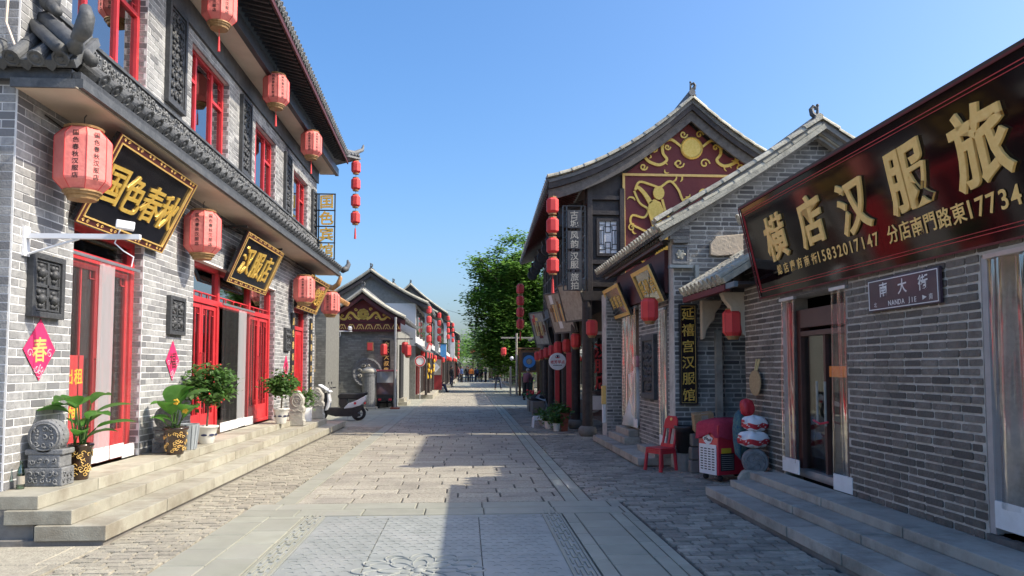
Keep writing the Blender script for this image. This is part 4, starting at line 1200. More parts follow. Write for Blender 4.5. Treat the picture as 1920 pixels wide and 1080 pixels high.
# glass door
dr = MB()
xd = 4.06
dr.box(xd-.03, xd+.09, 8.72, 8.82, .31, 2.3).box(xd-.03, xd+.09, 7.55, 7.65, .31, 2.3).box(xd-.03, xd+.09, 7.65, 8.72, 2.08, 2.3).box(xd-.03, xd+.09, 7.65, 8.72, 1.98, 2.04)
dr = dr.build('door', _M['wood_door'], ha, bevel=.004)
MB().box(xd-.05, xd+.1, 7.6, 8.78, .31, .40).build('threshold', _M['steel'], dr)
MB().box(xd+.02, xd+.03, 8.2, 8.72, .40, 1.98).build('door_pane', _M['glass'], dr)
MB().box(xd+.04, xd+.05, 7.65, 8.2, .40, 1.98).build('door_pane', _M['glass'], dr)
MB().box(xd+.0, xd+.05, 8.165, 8.215, .40, 1.98).build('door_stile', _M['wood_door'], dr)
for yy in (8.09, 8.28): MB().cyl((xd-.05, yy, .95), (xd-.05, yy, 1.45), .014, n=8).build('pull_handle', _M['stone_pale'], dr)
MB().tube([(xd-.06, 8.36, 1.0), (xd-.07, 8.18, .97), (xd-.06, 8.02, 1.0)], .012, 6).build('lock', _M['red_gloss'], dr)
MB().box(xd+.018, xd+.022, 7.72, 8.12, 1.5, 1.62).build('door_notice', _M['orange_vest'], dr)
MB().box(XA-.01, XA+.2, 7.36, 9.0, 2.462, 2.54).build('lintel', _M['wood_grey'], dr)
MB().box(XA+.05, XA+.08, 8.83, 8.98, .32, 2.4).build('jamb_board', _M['red_dark'], dr)
MB().box(xd+.5, xd+.52, 7.7, 8.6, .4, 1.1).build('counter', _M['wood_brown'], dr)
plastic_curtain('clear plastic strip gathered on the far side of the glass shop door', 8.56, 8.97, .33, 2.42, XA-.02, ['film'], side=-1, amp=2.5, group='plastic strips beside the glass door')
plastic_curtain('clear plastic strip gathered on the near side of the glass shop door', 7.36, 7.70, .33, 2.42, XA-.02, ['film'], side=-1, amp=2.5, group='plastic strips beside the glass door')
# the curtained opening at the picture edge
op = MB().box(XA+.0, XA+.06, 5.33, 5.39, .37, 2.44).build('window_frame', _M['grey_metal'], ha)
plastic_curtain('broad clear plastic curtain at the right picture edge with red garments behind', 3.42, 5.33, .40, 2.42, XA-.01, ['film', 'film', 'film'], side=-1, amp=2.5, hem=.2)
MB().box(XA-.02, XA+.3, 3.4, 5.4, .30, .36).build('window_sill', _M['wood_grey'], ha)
gr = thing('garment_rack', 'red and beige costumes hanging behind the broad plastic curtain', 'garments', (4.3, 4.7, .4))
MB().cyl((4.35, 3.6, 2.2), (4.35, 5.3, 2.2), .02, n=8).build('rail', _M['steel'], gr)
for k, (yc, m, z0, wd) in enumerate(((5.16, 'red_dark', .75, .28), (4.9, 'maroon', 1.2, .3), (4.55, 'cloth_grey', .9, .4), (4.2, 'red_dark', .6, .35))):
    vs = []; n = 14
    for j, (z, f) in enumerate(((2.15, .35), (2.0, .8), (1.5, .75), (z0, 1.1))):
        vs += [(4.33+.05*math.cos(i/n*2*math.pi*1)*f*1.6+.02*math.sin(i*2.3), yc+wd/2*f*math.sin(i/n*2*math.pi), z) for i in range(n)]
    MB().add(vs, [(j*n+i, j*n+(i+1) % n, (j+1)*n+(i+1) % n, (j+1)*n+i) for j in range(3) for i in range(n)]).build('garment', _M[m], gr, smooth=True)
MB().sphere((4.22, 4.62, .75), (.1, .42, .36), 16, 10).build('padded_coat', _M['linen_sign'], gr, smooth=True)
MB().sphere((4.2, 5.2, .7), (.06, .1, .3), 12, 8).build('padded_sleeve', _M['pink_light'], gr, smooth=True)
# large signboard
MS, hS = tilt(3.60, 3.69, 3.87, 2.52, 6.55, left=False)
bs = thing('large_signboard', 'long black and wine red slanted signboard with large gold characters', 'sign', (3.8, 6.55, 2.5))
for k in range(4):
    a = -2.95 + 1.475*k
    MB().obox(MS @ T((a+.7375, 0, -.03)), 1.473, hS, .05).build('sign_panel', _M['lacquer_red'], bs)
moulding(MB(), MS, 5.94, hS+.03, .018, .012).build('frame', _M['maroon'], bs)
ln = moulding(MB(), MS @ T((0,0,-.004)), 5.8, hS-.14, .006, .006); moulding(ln, MS @ T((0,0,-.004)), 5.74, hS-.2, .005, .006); ln.build('red_line', _M['red_banner'], bs)
MB().obox(MS @ T((0, hS/2+.02, -.04)), 5.94, .04, .09).build('top_trim', _M['black_paint'], bs)
for ch, yy, zz, sz in (('横', 8.63, 3.17, .56), ('店', 7.72, 3.19, .56), ('汉', 6.84, 3.16, .55), ('服', 5.95, 3.20, .58), ('旅', 5.07, 3.22, .60), ('拍', 4.2, 3.2, .58)):
    write(bs, ch, MS @ T((6.55-yy, (zz-3.105)*1.02, .0)), sz, _M['sign_gold'], st='h', depth=.6)
sm = MB()
for txt, ya, yb, sz in (('總店慶府南街', 8.75, 7.85, .13), ('15832017147', 7.74, 6.62, .17), ('分店南門路東', 6.35, 5.46, .17), ('17734', 5.33, 4.86, .2)):
    n = len(txt); st_ = (ya-yb)/(n-1)
    write(bs, txt, MS @ T((6.55-(ya+yb)/2, -.315, 0)), sz, _M['sign_gold'], step=st_, st='b', depth=.4)
# street name plate
ss = thing('street_name_plate', 'dark purple street name plate on the brick wall beside the glass door', 'sign', (3.88, 6.35, 2.28))
Mp, hp = frame((3.87, 6.36, 2.285), (0,-1,.0), (-.02,0,1)), .30
MB().obox(Mp @ T((0,0,-.015)), 1.08, .30, .03).build('plate', _M['sign_purple'], ss, bevel=.004)
moulding(MB(), Mp, 1.05, .275, .008, .004).build('white_line', _M['white_paint'], ss)
write(ss, '南大街', Mp @ T((.02, .045, 0)), .14, _M['white_paint'], step=.3, depth=.1, st='b')
write(ss, 'NANDA', Mp @ T((-.08, -.09, 0)), .065, _M['white_paint'], step=.052, depth=.1, st='b')
write(ss, 'JIE', Mp @ T((.16, -.09, 0)), .065, _M['white_paint'], step=.045, depth=.1, st='b')
write(ss, '北', Mp @ T((-.42, -.09, 0)), .05, _M['white_paint'], depth=.1, st='r')
write(ss, '南', Mp @ T((.42, -.085, 0)), .055, _M['white_paint'], depth=.1, st='r')
MB().prism([(.31,-.105),(.31,-.065),(.365,-.085)], Mp, .003).build('arrow', _M['white_paint'], ss)

# ================================================================ RIGHT: the old grey brick house with plaques
hb = thing('old_gabled_house', 'old grey brick gabled house with tiled eave and black plaques over curtained doors', 'house', (4.5, 14.0, 0))
def spanB(v):
    if v < 3.93: return (0, 4.9)
    return ((v-3.93)/.62, 4.74-(v-3.93)/.62)
brick_wall(hb, CF(3.33, 0, 11.7), 4.9, 5.38, [], _M['brick_grey'], _M['mortar_grey'], bl=.27, bh=.075, jt=.016, span=spanB, maxn=150, seed=21, worn=True, name='gable_wall', thick=.3)
brick_wall(hb, RF(16.6, 0, 3.352), 4.62, 3.55, [(1.1, 2.4, .42, 2.8), (4.0, 4.42, .27, 2.6)], _M['brick_grey'], _M['mortar_grey'], bl=.25, bh=.07, jt=.015, maxn=120, seed=22, worn=True, name='front_wall', thick=.25)
brick_wall(hb, CF(3.02, .02, 15.85), .33, 3.2, [], _M['brick_grey'], _M['mortar_grey'], bl=.25, bh=.07, jt=.015, maxn=30, seed=23, worn=True, name='pier', thick=.5)
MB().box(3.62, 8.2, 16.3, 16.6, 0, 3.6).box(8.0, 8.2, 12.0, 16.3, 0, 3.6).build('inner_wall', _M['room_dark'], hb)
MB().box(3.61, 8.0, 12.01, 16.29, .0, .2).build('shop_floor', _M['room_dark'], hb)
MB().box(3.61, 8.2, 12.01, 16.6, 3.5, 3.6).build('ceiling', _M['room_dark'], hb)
rB = tiled_roof(hb, (3.0, 16.95, 3.80), (3.0, 11.32, 3.80), (2.7, 0, 1.70), spacing=.21, rad=.062, tl=.30, m='tile_pale', sag=.06, maxn=140, capn=40)
tiled_roof(hb, (8.4, 11.5, 3.80), (8.4, 16.95, 3.80), (-2.7, 0, 1.70), spacing=.24, rad=.065, tl=.32, m='tile_pale', sag=.06, maxn=10, capn=0)
rg = MB().box(5.6, 5.8, 11.5, 16.9, 5.45, 5.62); rg.cyl((5.7, 11.45, 5.65), (5.7, 16.9, 5.65), .07, n=10)
rg.build('ridge', _M['tile_pale'], hb)
acroterion(MB(), (5.68, 11.55, 5.55), .62).build('ridge_ornament', _M['tile_dark'], hb)
# raking edge of the gable: two rolls and a stepped brick cornice
for side, (x0, x1) in enumerate(((2.98, 5.7), (8.42, 5.7))):
    rk = []
    for off, dz in ((0, .06), (.13, .045)):
        a = Vector((x0, 11.42+off, 3.84+dz)); b = Vector((x1, 11.42+off, 5.56+dz)); n = 10; L = (b-a).length/n
        for i in range(n):
            t = (i+.5)/n; p = a.lerp(b, i/n); p.z -= .06*4*(i/n)*(1-i/n)
            rk.append(frame(p, (0,-1,0) if side == 0 else (0,1,0), b-a) @ SCL(.07, L*1.03, .07))
    pieces(hb, 'rake_tile', tile_proto('roll', _M['tile_pale']), rk, maxn=24, bulk='rake_tile_row')
    cb = MB()
    for q, (dz, dy) in enumerate(((-.02, .0), (-.10, .06), (-.18, .1))):
        a = Vector((x0+(.12 if side == 0 else -.12), 11.5+dy, 3.84+dz)); b = Vector((x1, 11.5+dy, 5.56+dz))
        cb.obox(frame((a+b)/2, b-a, (0,-1,0)), (b-a).length, .22-dy, .07)
    cb.build('rake_cornice', _M['brick_grey'], hb)
pieces(hb, 'rafter', unit_cube(_M['wood_grey']), [T((3.16, y, 3.80)) @ Matrix.Rotation(-math.atan(.62), 4, 'Y') @ SCL(.4, .05, .05) for y in np.arange(11.5, 16.9, .16)], maxn=40, bulk='rafter_row')
pieces(hb, 'rafter', unit_cube(_M['wood_grey']), [T((3.24, y, 3.68)) @ SCL(.3, .045, .045) for y in np.arange(11.9, 16.8, .16)], maxn=40, bulk='rafter_row')
MB().box(3.14, 3.2, 11.8, 16.6, 3.6, 3.655).build('eave_beam', _M['wood_door'], hb)
MB().box(3.26, 3.352, 11.98, 15.8, 2.84, 3.55).build('frieze_board', _M['maroon_dark'], hb)
# corbel, square carved tile, patched plaster
cb = MB()
for k in range(5):
    cb.box(3.30-.055*k, 3.56, 11.56-.004*k, 11.69, 3.60+.055*k, 3.652+.055*k)
cb.build('corbel', _M['brick_grey'], hb)
Mq = CF(3.43, 3.42, 11.69)
q = MB().obox(Mq @ T((0,0,.03)), .27, .3, .06).build('carved_tile', _M['carved_grey'], hb)
moulding(MB(), Mq @ T((0,0,.06)), .27, .3, .035, .02).build('tile_frame', _M['carved_grey'], q)
rel = MB(); rel.sphere(Mq @ Vector((0,0,.06)), (.07,.02,.075), 10, 6)
for e in range(6): rel.sphere(Mq @ Vector((.065*math.cos(e), .065*math.sin(e), .065)), .022, 6, 4)
rel.build('relief', _M['tile_pale'], q, smooth=True)
MB().box(3.24, 3.62, 11.58, 11.69, 3.20, 3.25).box(3.66, 3.72, 11.60, 11.69, 2.72, 3.25).build('steel_strap', _M['weld_blue'], hb)
pp = MB(); rr = random.Random(5)
pp.prism([(3.92,3.42),(4.05,3.40),(4.75,3.46),(5.1,3.5),(5.1,3.72),(4.6,3.78),(4.2,3.74),(4.02,3.72),(3.92,3.6)], frame((0,11.68,0),(1,0,0),(0,0,1)), .05)
pp.build('plaster_patch', _M['plaster_old'], hb, bevel=.012)
# carved relief panel on the front, between the curtained doors
Mc = RF(13.3, 1.62, 3.352)
cp = MB().obox(Mc @ T((0,0,.02)), .95, 1.15, .04).build('carved_panel', _M['carved_dark'], hb)
moulding(MB(), Mc @ T((0,0,.03)), .95, 1.15, .1, .05).build('panel_frame', _M['carved_dark'], cp, bevel=.008)
relief(MB(), Mc @ T((0,0,.04)), .66, .86, .14, .024, 41, inside=lambda x, y: (x/.36)**2+(y/.45)**2 < 1).build('relief', _M['carved_dark'], cp, smooth=True, kind='stuff')
plastic_curtain('folded plastic curtain over the raised door left of the carved panel', 14.22, 15.48, .44, 2.78, 3.30, ['film_fold', 'film_fold', 'film_fold'], side=-1, amp=2.5)
plastic_curtain('narrow plastic curtain beside the vertical black plaque', 12.19, 12.59, .29, 2.58, 3.31, ['film_fold'], side=-1)
MB().box(3.5, 3.54, 14.22, 15.5, .42, 2.8).box(3.5, 3.54, 12.18, 12.6, .27, 2.6).build('door_backing', _M['room_brown'], hb)
mq = thing('dress_form', 'white gowned display figure behind the folded plastic curtain', 'mannequin', (3.44, 14.8, .42))
MB().lathe([(.04, 1.18), (.06, 1.1), (.16, 1.02), (.15, .8), (.10, .68), (.16, .5), (.3, .02)], (3.42, 14.75, .45), 14).build('gown', _M['white_paint'], mq, smooth=True)
MB().lathe([(.03, -.12), (.07, -.06), (.09, .02), (.07, .1), (.02, .13)], (3.42, 14.75, 1.72), 12).build('head', _M['pink_light'], mq, smooth=True)
# plaques
Ma, hA_ = tilt(2.98, 3.28, 3.24, 2.66, 15.2, left=False)
board('hall_plaque', 'smaller black plaque tilted over the far curtained door', Ma, 1.5, hA_, '延禧宫', .26, .34, GOLD, fm='gold_dull', border=.06, ornate=False)
Mb_, hB_ = tilt(2.98, 3.3, 3.24, 2.7, 12.55, left=False)
board('hall_plaque', 'tilted black plaque with gold frame under the tiled eave above the lantern', Mb_, 1.25, hB_, '延禧宫', .28, .34, GOLD, fm='gold_dull', border=.06, ornate=False)
vp = thing('vertical_plaque', 'tall black vertical plaque with six gold characters on the brick pier', 'sign', (3.52, 11.62, 1.0))
Mv = CF(3.535, 1.82, 11.625)
MB().obox(Mv @ T((0,0,-.02)), .29, 1.6, .04).build('board', _M['lacquer'], vp)
moulding(MB(), Mv, .29, 1.6, .025, .02).build('frame', _M['black_matt'], vp)
moulding(MB(), Mv, .235, 1.545, .006, .006).build('gilt_line', _M['gold_dull'], vp)
for k, ch in enumerate('延禧宫汉服馆'): write(vp, ch, Mv @ T((0, .645-.258*k, 0)), .21, GOLD, depth=.4)
# ---------------------------------------------------------------- gate with small tiled roof between the two
gt = thing('side_gate', 'narrow gateway with small tiled roof between the two old brick shops', 'gate', (3.9, 10.8, 0))
tiled_roof(gt, (3.40, 11.55, 2.80), (3.40, 9.62, 2.80), (1.0, 0, .62), spacing=.2, rad=.06, tl=.25, m='tile_pale', maxn=40, capn=14)
MB().box(3.42, 3.50, 9.62, 11.5, 2.63, 2.71).build('eave_beam', _M['maroon'], gt)
MB().box(3.44, 3.49, 9.3, 9.62, 2.65, 2.72).build('steel_bar', _M['weld_blue'], gt)
MB().box(3.5, 4.3, 9.66, 11.5, 2.72, 2.76).build('ceiling', _M['wood_dark'], gt)
MB().box(4.9, 5.0, 10.2, 11.7, 0, 3.0).build('gate_door', _M['wood_dark'], gt)
MB().box(4.3, 5.0, 10.2, 11.68, 2.9, 3.4).build('gate_wall', _M['brick_old'], gt)
for (xx, yy, s, nm) in ((3.72, 11.62, 1, 'corbel'), (3.60, 10.25, -1, 'corbel')):
    c = MB()
    prof = [(0, 0), (.05, .02), (.07, .14), (.13, .24), (.2, .30), (.22, .42), (.3, .52), (.34, .62), (0, .62)]
    if s == 1:
        c.prism([(x, z+2.05) for x, z in prof], frame((xx, 11.6, 0), (1,0,0), (0,0,1)), .12)
    else:
        c.prism([(x, z+2.05) for x, z in prof], frame((3.93, 10.19, 0), (-1,0,0), (0,0,1)), .14)
    c.build(nm, _M['plaster_old'], gt, bevel=.01)
MB().box(3.98, 4.08, 11.6, 11.69, .05, 2.2).build('painted_quoin', _M['step_grey'], gt)

# ================================================================ RIGHT: the timber house with the red gable
hc = thing('timber_shop_house', 'dark timber two storey shop house with red and gold gable painting and column arcade', 'house', (4.0, 23, 0))
def cx(y): return 2.86 + (y-17.4)*.018
YC0, YC1 = 17.6, 29.6
cols = [17.42, 19.6, 21.8, 24.0, 26.2, 28.4]
for y in cols:
    c = MB().cyl((cx(y), y, .22), (cx(y), y, 3.35), .125, .115, 16).build('column', _M['wood_dark'], hc, smooth=False)
    MB().lathe([(.16, 0), (.2, .05), (.225, .12), (.2, .2), (.15, .24)], (cx(y), y, 0), 16).build('column_base', _M['granite_end'], c, smooth=True)
MB().box(cx(17)-.1, cx(17)+.55, 17.3, 17.5, 3.2, 3.42).build('tie_beam', _M['wood_dark'], hc)
bm_ = MB()
def skew(mb, x0, x1, y0, y1, z0, z1):
    s0, s1 = cx(y0)-2.86, cx(y1)-2.86
    return mb.add([(x0+s0,y0,z0),(x1+s0,y0,z0),(x1+s1,y1,z0),(x0+s1,y1,z0),(x0+s0,y0,z1),(x1+s0,y0,z1),(x1+s1,y1,z1),(x0+s1,y1,z1)],
                  [(0,3,2,1),(4,5,6,7),(0,1,5,4),(1,2,6,5),(2,3,7,6),(3,0,4,7)])
skew(MB(), 2.78, 2.96, 17.5, YC1, 3.05, 3.4).build('arcade_beam', _M['wood_dark'], hc)
skew(MB(), 2.84, 3.1, 17.72, YC1, 3.4, 3.75).build('floor_beam', _M['wood_grey'], hc)
skew(MB(), 3.12, 7.6, 17.8, YC1, 3.3, 3.5).build('upper_floor', _M['room_dark'], hc)
# shop front set back behind the columns
skew(MB(), 3.95, 4.05, 18.0, YC1, 0, 3.3).build('shop_wall', _M['room_brown'], hc)
for k, y in enumerate((18.6, 20.7, 22.9, 25.1, 27.3)):
    s = cx(y)-2.86
    w_ = MB().box(3.86+s, 3.94+s, y-.75, y+.75, .3, 2.5).build('shop_window', _M['wood_dark'], hc)
    MB().box(3.84+s, 3.855+s, y-.66, y+.66, .5, 2.4).build('pane', _M['glass'], w_)
# end wall of the ground floor, mostly hidden by its neighbour
MB().box(3.98, 7.6, 17.62, 17.8, 0, 3.35).build('end_wall', _M['brick_grey'], hc)
sw = thing('lettered_shop_glass', 'glass screen with red characters between dark column and brick pier', 'shop window', (3.45, 18.6, .3))
MB().box(3.1, 3.9, 18.6, 18.61, .9, 2.45).build('pane', _M['glass'], sw)
MB().box(3.08, 3.92, 18.58, 18.63, 2.45, 2.52).box(3.08, 3.92, 18.58, 18.63, .55, .9).build('frame', _M['white_paint'], sw)
for k, ch in enumerate('汉服店'): write(sw, ch, CF(3.42, 2.05-.4*k, 18.585), .38, _M['red_banner'], st='h', depth=.2)
# upper gable end: timber wall, lattice window, red board
MB().box(2.95, 8.2, 17.66, 17.8, 3.42, 6.0).build('upper_wall', _M['wood_dark'], hc)
def riseL(x): # underside line of the left roof slope at the gable
    t = max(0, min(1, (x-1.9)/(5.43-1.9))); return 6.0 + 2.0*t - .30*4*t*(1-t)
pts = [(2.95, 6.0)] + [(x, riseL(x)-.1) for x in np.linspace(3.2, 5.43, 10)] + [(x, riseL(2*5.43-x)-.1) for x in np.linspace(5.7, 8.2, 9)] + [(8.2, 6.0)]
MB().prism(pts, frame((0, 17.8, 0), (1,0,0), (0,0,1)), .14).build('gable_board', _M['wood_dark'], hc)
for xx in (2.97, 3.76): MB().box(xx-.06, xx+.06, 17.56, 17.66, 3.42, 5.95).build('wall_post', _M['wood_dark'], hc, bevel=.008)
for zz in (3.6, 4.15, 5.35, 5.72): MB().box(3.03, 3.7, 17.58, 17.657, zz-.05, zz+.05).build('wall_rail', _M['wood_dark'], hc, bevel=.006)
lw = moulding(MB(), CF(3.42, 4.76, 17.655), .56, .92, .07, .06).build('lattice_window', _M['wood_dark'], hc)
MB().box(3.2, 3.64, 17.630, 17.636, 4.36, 5.16).build('pane', _M['curtain_white'], lw)
Ml = CF(3.42, 4.76, 17.628); lt = MB()
for (x0, y0, x1, y1) in ((-.1,-.26,-.1,.26),(.1,-.26,.1,.26),(-.1,.26,.1,.26),(-.1,-.26,.1,-.26),(-.21,.17,-.1,.17),(.1,.17,.21,.17),(-.21,-.17,-.1,-.17),(.1,-.17,.21,-.17),(-.06,.12,.06,.12),(-.06,-.12,.06,-.12),(-.06,.12,-.06,.38),(.06,.12,.06,.38),(-.06,-.38,-.06,-.12),(.06,-.38,.06,-.12),(-.21,.30,-.06,.30),(.06,.30,.21,.30),(-.21,-.30,-.06,-.30),(.06,-.30,.21,-.30),(-.17,-.17,-.17,.17),(.17,-.17,.17,.17)):
    a, b = Ml @ Vector((x0,y0,0)), Ml @ Vector((x1,y1,0)); d = b-a
    lt.obox(frame((a+b)/2, d, (0,1,0)), d.length+.016, .018, .016)
lt.build('lattice', _M['black_matt'], lw)
# red board with gilt relief: generic scrolls, ribbons, a dancer's outline and a coin
MB().prism([(3.80,3.45),(8.1,3.45),(8.1,6.28),(7.0,6.70)] + [(5.43+dx, riseL(5.43-abs(dx))-.42) for dx in (1.0, .5, 0, -.5, -1.0)] + [(3.80, 6.28)], frame((0, 17.655, 0), (1,0,0), (0,0,1)), .045).build('red_board', _M['maroon'], hc)
MB().box(3.78, 7.2, 17.585, 17.608, 6.27, 6.33).box(3.78, 3.84, 17.585, 17.608, 3.5, 6.268).build('gilt_rail', _M['gold_dull'], hc)
Mg = frame((0, 17.609, 0), (1,0,0), (0,0,1))
def wavy(x0, y0, x1, y1, amp, n, ph=0, m=28):
    out = []
    for i in range(m+1):
        t = i/m; px_, py_ = x0+(x1-x0)*t, y0+(y1-y0)*t
        L = math.hypot(x1-x0, y1-y0); nx, ny = -(y1-y0)/L, (x1-x0)/L
        s = amp*math.sin(t*n*2*math.pi+ph); out.append((px_+nx*s, py_+ny*s))
    return out
coin = MB().lathe([(.0,.0),(.28,.0),(.28,.03),(.25,.05),(.22,.03),(.0,.03)], n=24, M=CF(5.5, 6.98, 17.609), caps=False)
coin.build('gilt_coin', _M['gold'], hc)
for s in (-1, 1):
    MB().ribbon([(5.5+s*x, y) for x, y in ((.25,7.0),(.5,7.18),(.7,7.1),(.72,6.85),(.62,6.68),(.8,6.55),(1.05,6.62),(1.25,6.78),(1.45,6.62),(1.62,6.52))], [.05,.07,.075,.07,.065,.07,.075,.065,.05,.02], Mg, .03).build('gilt_ribbon', _M['gold'], hc)
    for (x, y, r_) in ((.32,6.6,.13),(.2,7.32,.1),(.6,7.0,.08),(.95,6.95,.1),(1.2,6.5,.1)):
        b = MB().ribbon(spiral(5.5+s*x, y, r_, 1.2, 0, s, 12), [.036]*12+[.02], Mg, .025); b.build('gilt_cloud', _M['gold'], hc)
dn = MB()
dn.prism([(4.42,5.62),(4.55,5.70),(4.70,5.62),(4.78,5.42),(4.70,5.22),(4.82,5.0),(4.95,4.7),(4.92,4.45),(5.1,4.3),(5.32,4.35),(5.3,4.55),(5.5,4.6),(5.62,4.4),(5.7,4.25),(4.7,4.15),(4.55,4.3),(4.62,4.62),(4.52,4.9),(4.46,5.15),(4.38,5.4)], Mg, .05)
dn.build('gilt_figure', _M['gold'], hc, bevel=.008)
MB().prism([(4.66+.14*math.cos(a), 5.85+.17*math.sin(a)) for a in np.linspace(0, 6.28, 14)[:-1]], Mg, .06).build('gilt_head', _M['gold'], hc)
MB().ribbon([(4.46,5.6),(4.32,5.82),(4.16,5.98),(4.08,5.92)], [.12,.1,.08,.05], Mg, .05).build('gilt_arm', _M['gold'], hc)
MB().ribbon([(4.08,5.92),(4.2,6.12),(4.5,6.05),(4.7,6.0),(4.95,6.15),(5.15,5.95),(5.3,5.65),(5.6,5.72),(5.75,5.95),(6.1,5.85),(6.4,5.98),(6.7,5.85)], .055, Mg, .028).build('gilt_ribbon', _M['gold'], hc)
MB().ribbon([(4.75,5.7),(4.88,5.3),(5.15,5.25),(5.3,4.98),(5.55,5.0),(5.65,5.25),(5.85,5.35)], .06, Mg, .028).build('gilt_ribbon', _M['gold'], hc)
MB().ribbon([(4.06,5.9),(4.2,5.6),(4.4,5.45),(4.3,5.25),(4.02,5.3),(3.98,5.1),(4.25,4.95),(4.42,4.85),(4.3,4.6),(4.1,4.3),(4.3,4.15)], .05, Mg, .028).build('gilt_ribbon', _M['gold'], hc)
for (x, y, r_) in ((5.35,5.62,.12),(5.5,5.42,.14),(5.9,5.6,.1),(4.0,5.0,.1),(4.45,4.55,.1),(6.2,5.5,.12)):
    MB().ribbon(spiral(x, y, r_, 1.2, 1, 1, 12), .03, Mg, .025).build('gilt_cloud', _M['gold'], hc)
gr_ = random.Random(17)
for k in range(26):                                     # small leaf and flame flecks between the ribbons
    x, y = gr_.uniform(3.95, 6.6), gr_.uniform(4.2, 6.15)
    if abs(x-4.65) < .38 and 4.3 < y < 6.0: continue
    a = gr_.uniform(0, 6.28); L = gr_.uniform(.1, .2)
    MB().ribbon([(x, y), (x+L*.4*math.cos(a), y+L*.4*math.sin(a)), (x+L*.8*math.cos(a+.4), y+L*.8*math.sin(a+.4)), (x+L*math.cos(a+.8), y+L*math.sin(a+.8))], [.015,.045,.035,.008], Mg, .02).build('gilt_fleck', _M['gold'], hc)
for k in range(16):
    s_ = -1 if k % 2 else 1; x, y = gr_.uniform(.2, 1.5), gr_.uniform(6.42, 7.15)
    if y > 7.5-.55*x or (x < .36 and abs(y-6.98) < .34): continue
    a = gr_.uniform(0, 6.28); L = gr_.uniform(.08, .16)
    MB().ribbon([(5.5+s_*x, y), (5.5+s_*x+L*.5*math.cos(a), y+L*.5*math.sin(a)), (5.5+s_*x+L*.8*math.cos(a+.5), y+L*.8*math.sin(a+.5)), (5.5+s_*x+L*math.cos(a+1), y+L*math.sin(a+1))], [.015,.04,.03,.008], Mg, .02).build('gilt_fleck', _M['gold'], hc)
# roof
def barge(side, dz0, dz1, y, th, m):
    n = 14; v = []
    for i in range(n+1):
        x = 1.95+(5.43-1.95)*i/n; z = riseL(x)
        v.append((x if side < 0 else 2*5.43-x, z))
    mb = MB(); vs = []
    for yy in (y, y+th):
        for a in (dz0, dz1): vs += [(x, yy, z+a) for x, z in v]
    k = n+1; fs = []
    for i in range(n): fs += [(i, i+1, k+i+1, k+i), (2*k+i, 3*k+i, 3*k+i+1, 2*k+i+1), (i, 2*k+i, 2*k+i+1, i+1), (k+i, k+i+1, 3*k+i+1, 3*k+i)]
    fs += [(0, k, 3*k, 2*k), (n, 2*k+n, 3*k+n, k+n)]
    return mb.add(vs, fs).build('barge_board', _M[m], hc)
for sd in (-1, 1):
    barge(sd, -.16, -.02, 17.28, .06, 'wood_dark'); barge(sd, -.42, -.17, 17.36, .06, 'wood_grey')
tiled_roof(hc, (2.20, YC1+.4, 5.88), (1.92, 17.25, 6.06), (3.5, 0, 2.02), spacing=.25, rad=.07, tl=.33, m='tile_grey', sag=.30, maxn=40, capn=40)
tiled_roof(hc, (8.95, 17.25, 6.06), (8.95, YC1+.4, 6.0), (-3.5, 0, 2.02), spacing=.25, rad=.07, tl=.33, m='tile_grey', sag=.30, maxn=20, capn=0)
for sd in (-1, 1):
    rk = []
    for off in (0, .15):
        n = 12
        for i in range(n):
            xa = 1.92+(5.43-1.92)*i/n; xb = 1.92+(5.43-1.92)*(i+1)/n
            A = Vector((xa, 17.24+off, riseL(xa)+.09)); B = Vector((xb, 17.24+off, riseL(xb)+.09))
            if sd > 0: A.x, B.x = 2*5.43-A.x, 2*5.43-B.x
            rk.append(frame(A, (0,-1,0) if sd < 0 else (0,1,0), B-A) @ SCL(.085, (B-A).length*1.03, .085))
    pieces(hc, 'rake_tile', tile_proto('roll', _M['tile_pale']), rk, maxn=24, bulk='rake_tile_row')
MB().box(5.32, 5.54, 17.3, YC1+.3, 8.0, 8.22).cyl((5.43, 17.25, 8.25), (5.43, YC1+.3, 8.25), .08, n=10).build('ridge', _M['tile_grey'], hc)
acroterion(MB(), (5.43, 17.3, 8.18), .62, -1).build('ridge_ornament', _M['tile_dark'], hc)
raf = [frame((2.42+(y-17.4)*.02, y, 6.02), (0,1,0), (1, 0, .36)) @ SCL(.055, 1.0, .06) for y in np.arange(17.5, YC1+.3, .24)]
pieces(hc, 'rafter', unit_cube(_M['maroon_dark']), raf, maxn=60, bulk='rafter_row')
skew(MB(), 2.88, 2.98, 17.75, YC1, 5.6, 6.05).build('eave_beam', _M['wood_dark'], hc)
for y in np.arange(18.2, YC1, 1.6):
    s = cx(y)-2.86
    c = MB().obox(frame((2.62+s, y, 5.62), (1,0,.35), (0,1,0)), .75, .1, .14).build('eave_bracket', _M['wood_dark'], hc)
    MB().lathe([(.0,-.03),(.17,-.03),(.2,0),(.17,.03),(.0,.03)], n=16, M=frame((2.42+s, y, 5.3), (1,0,0), (0,0,1)), caps=False).build('rattan_disc', _M['carved_dark'], c)
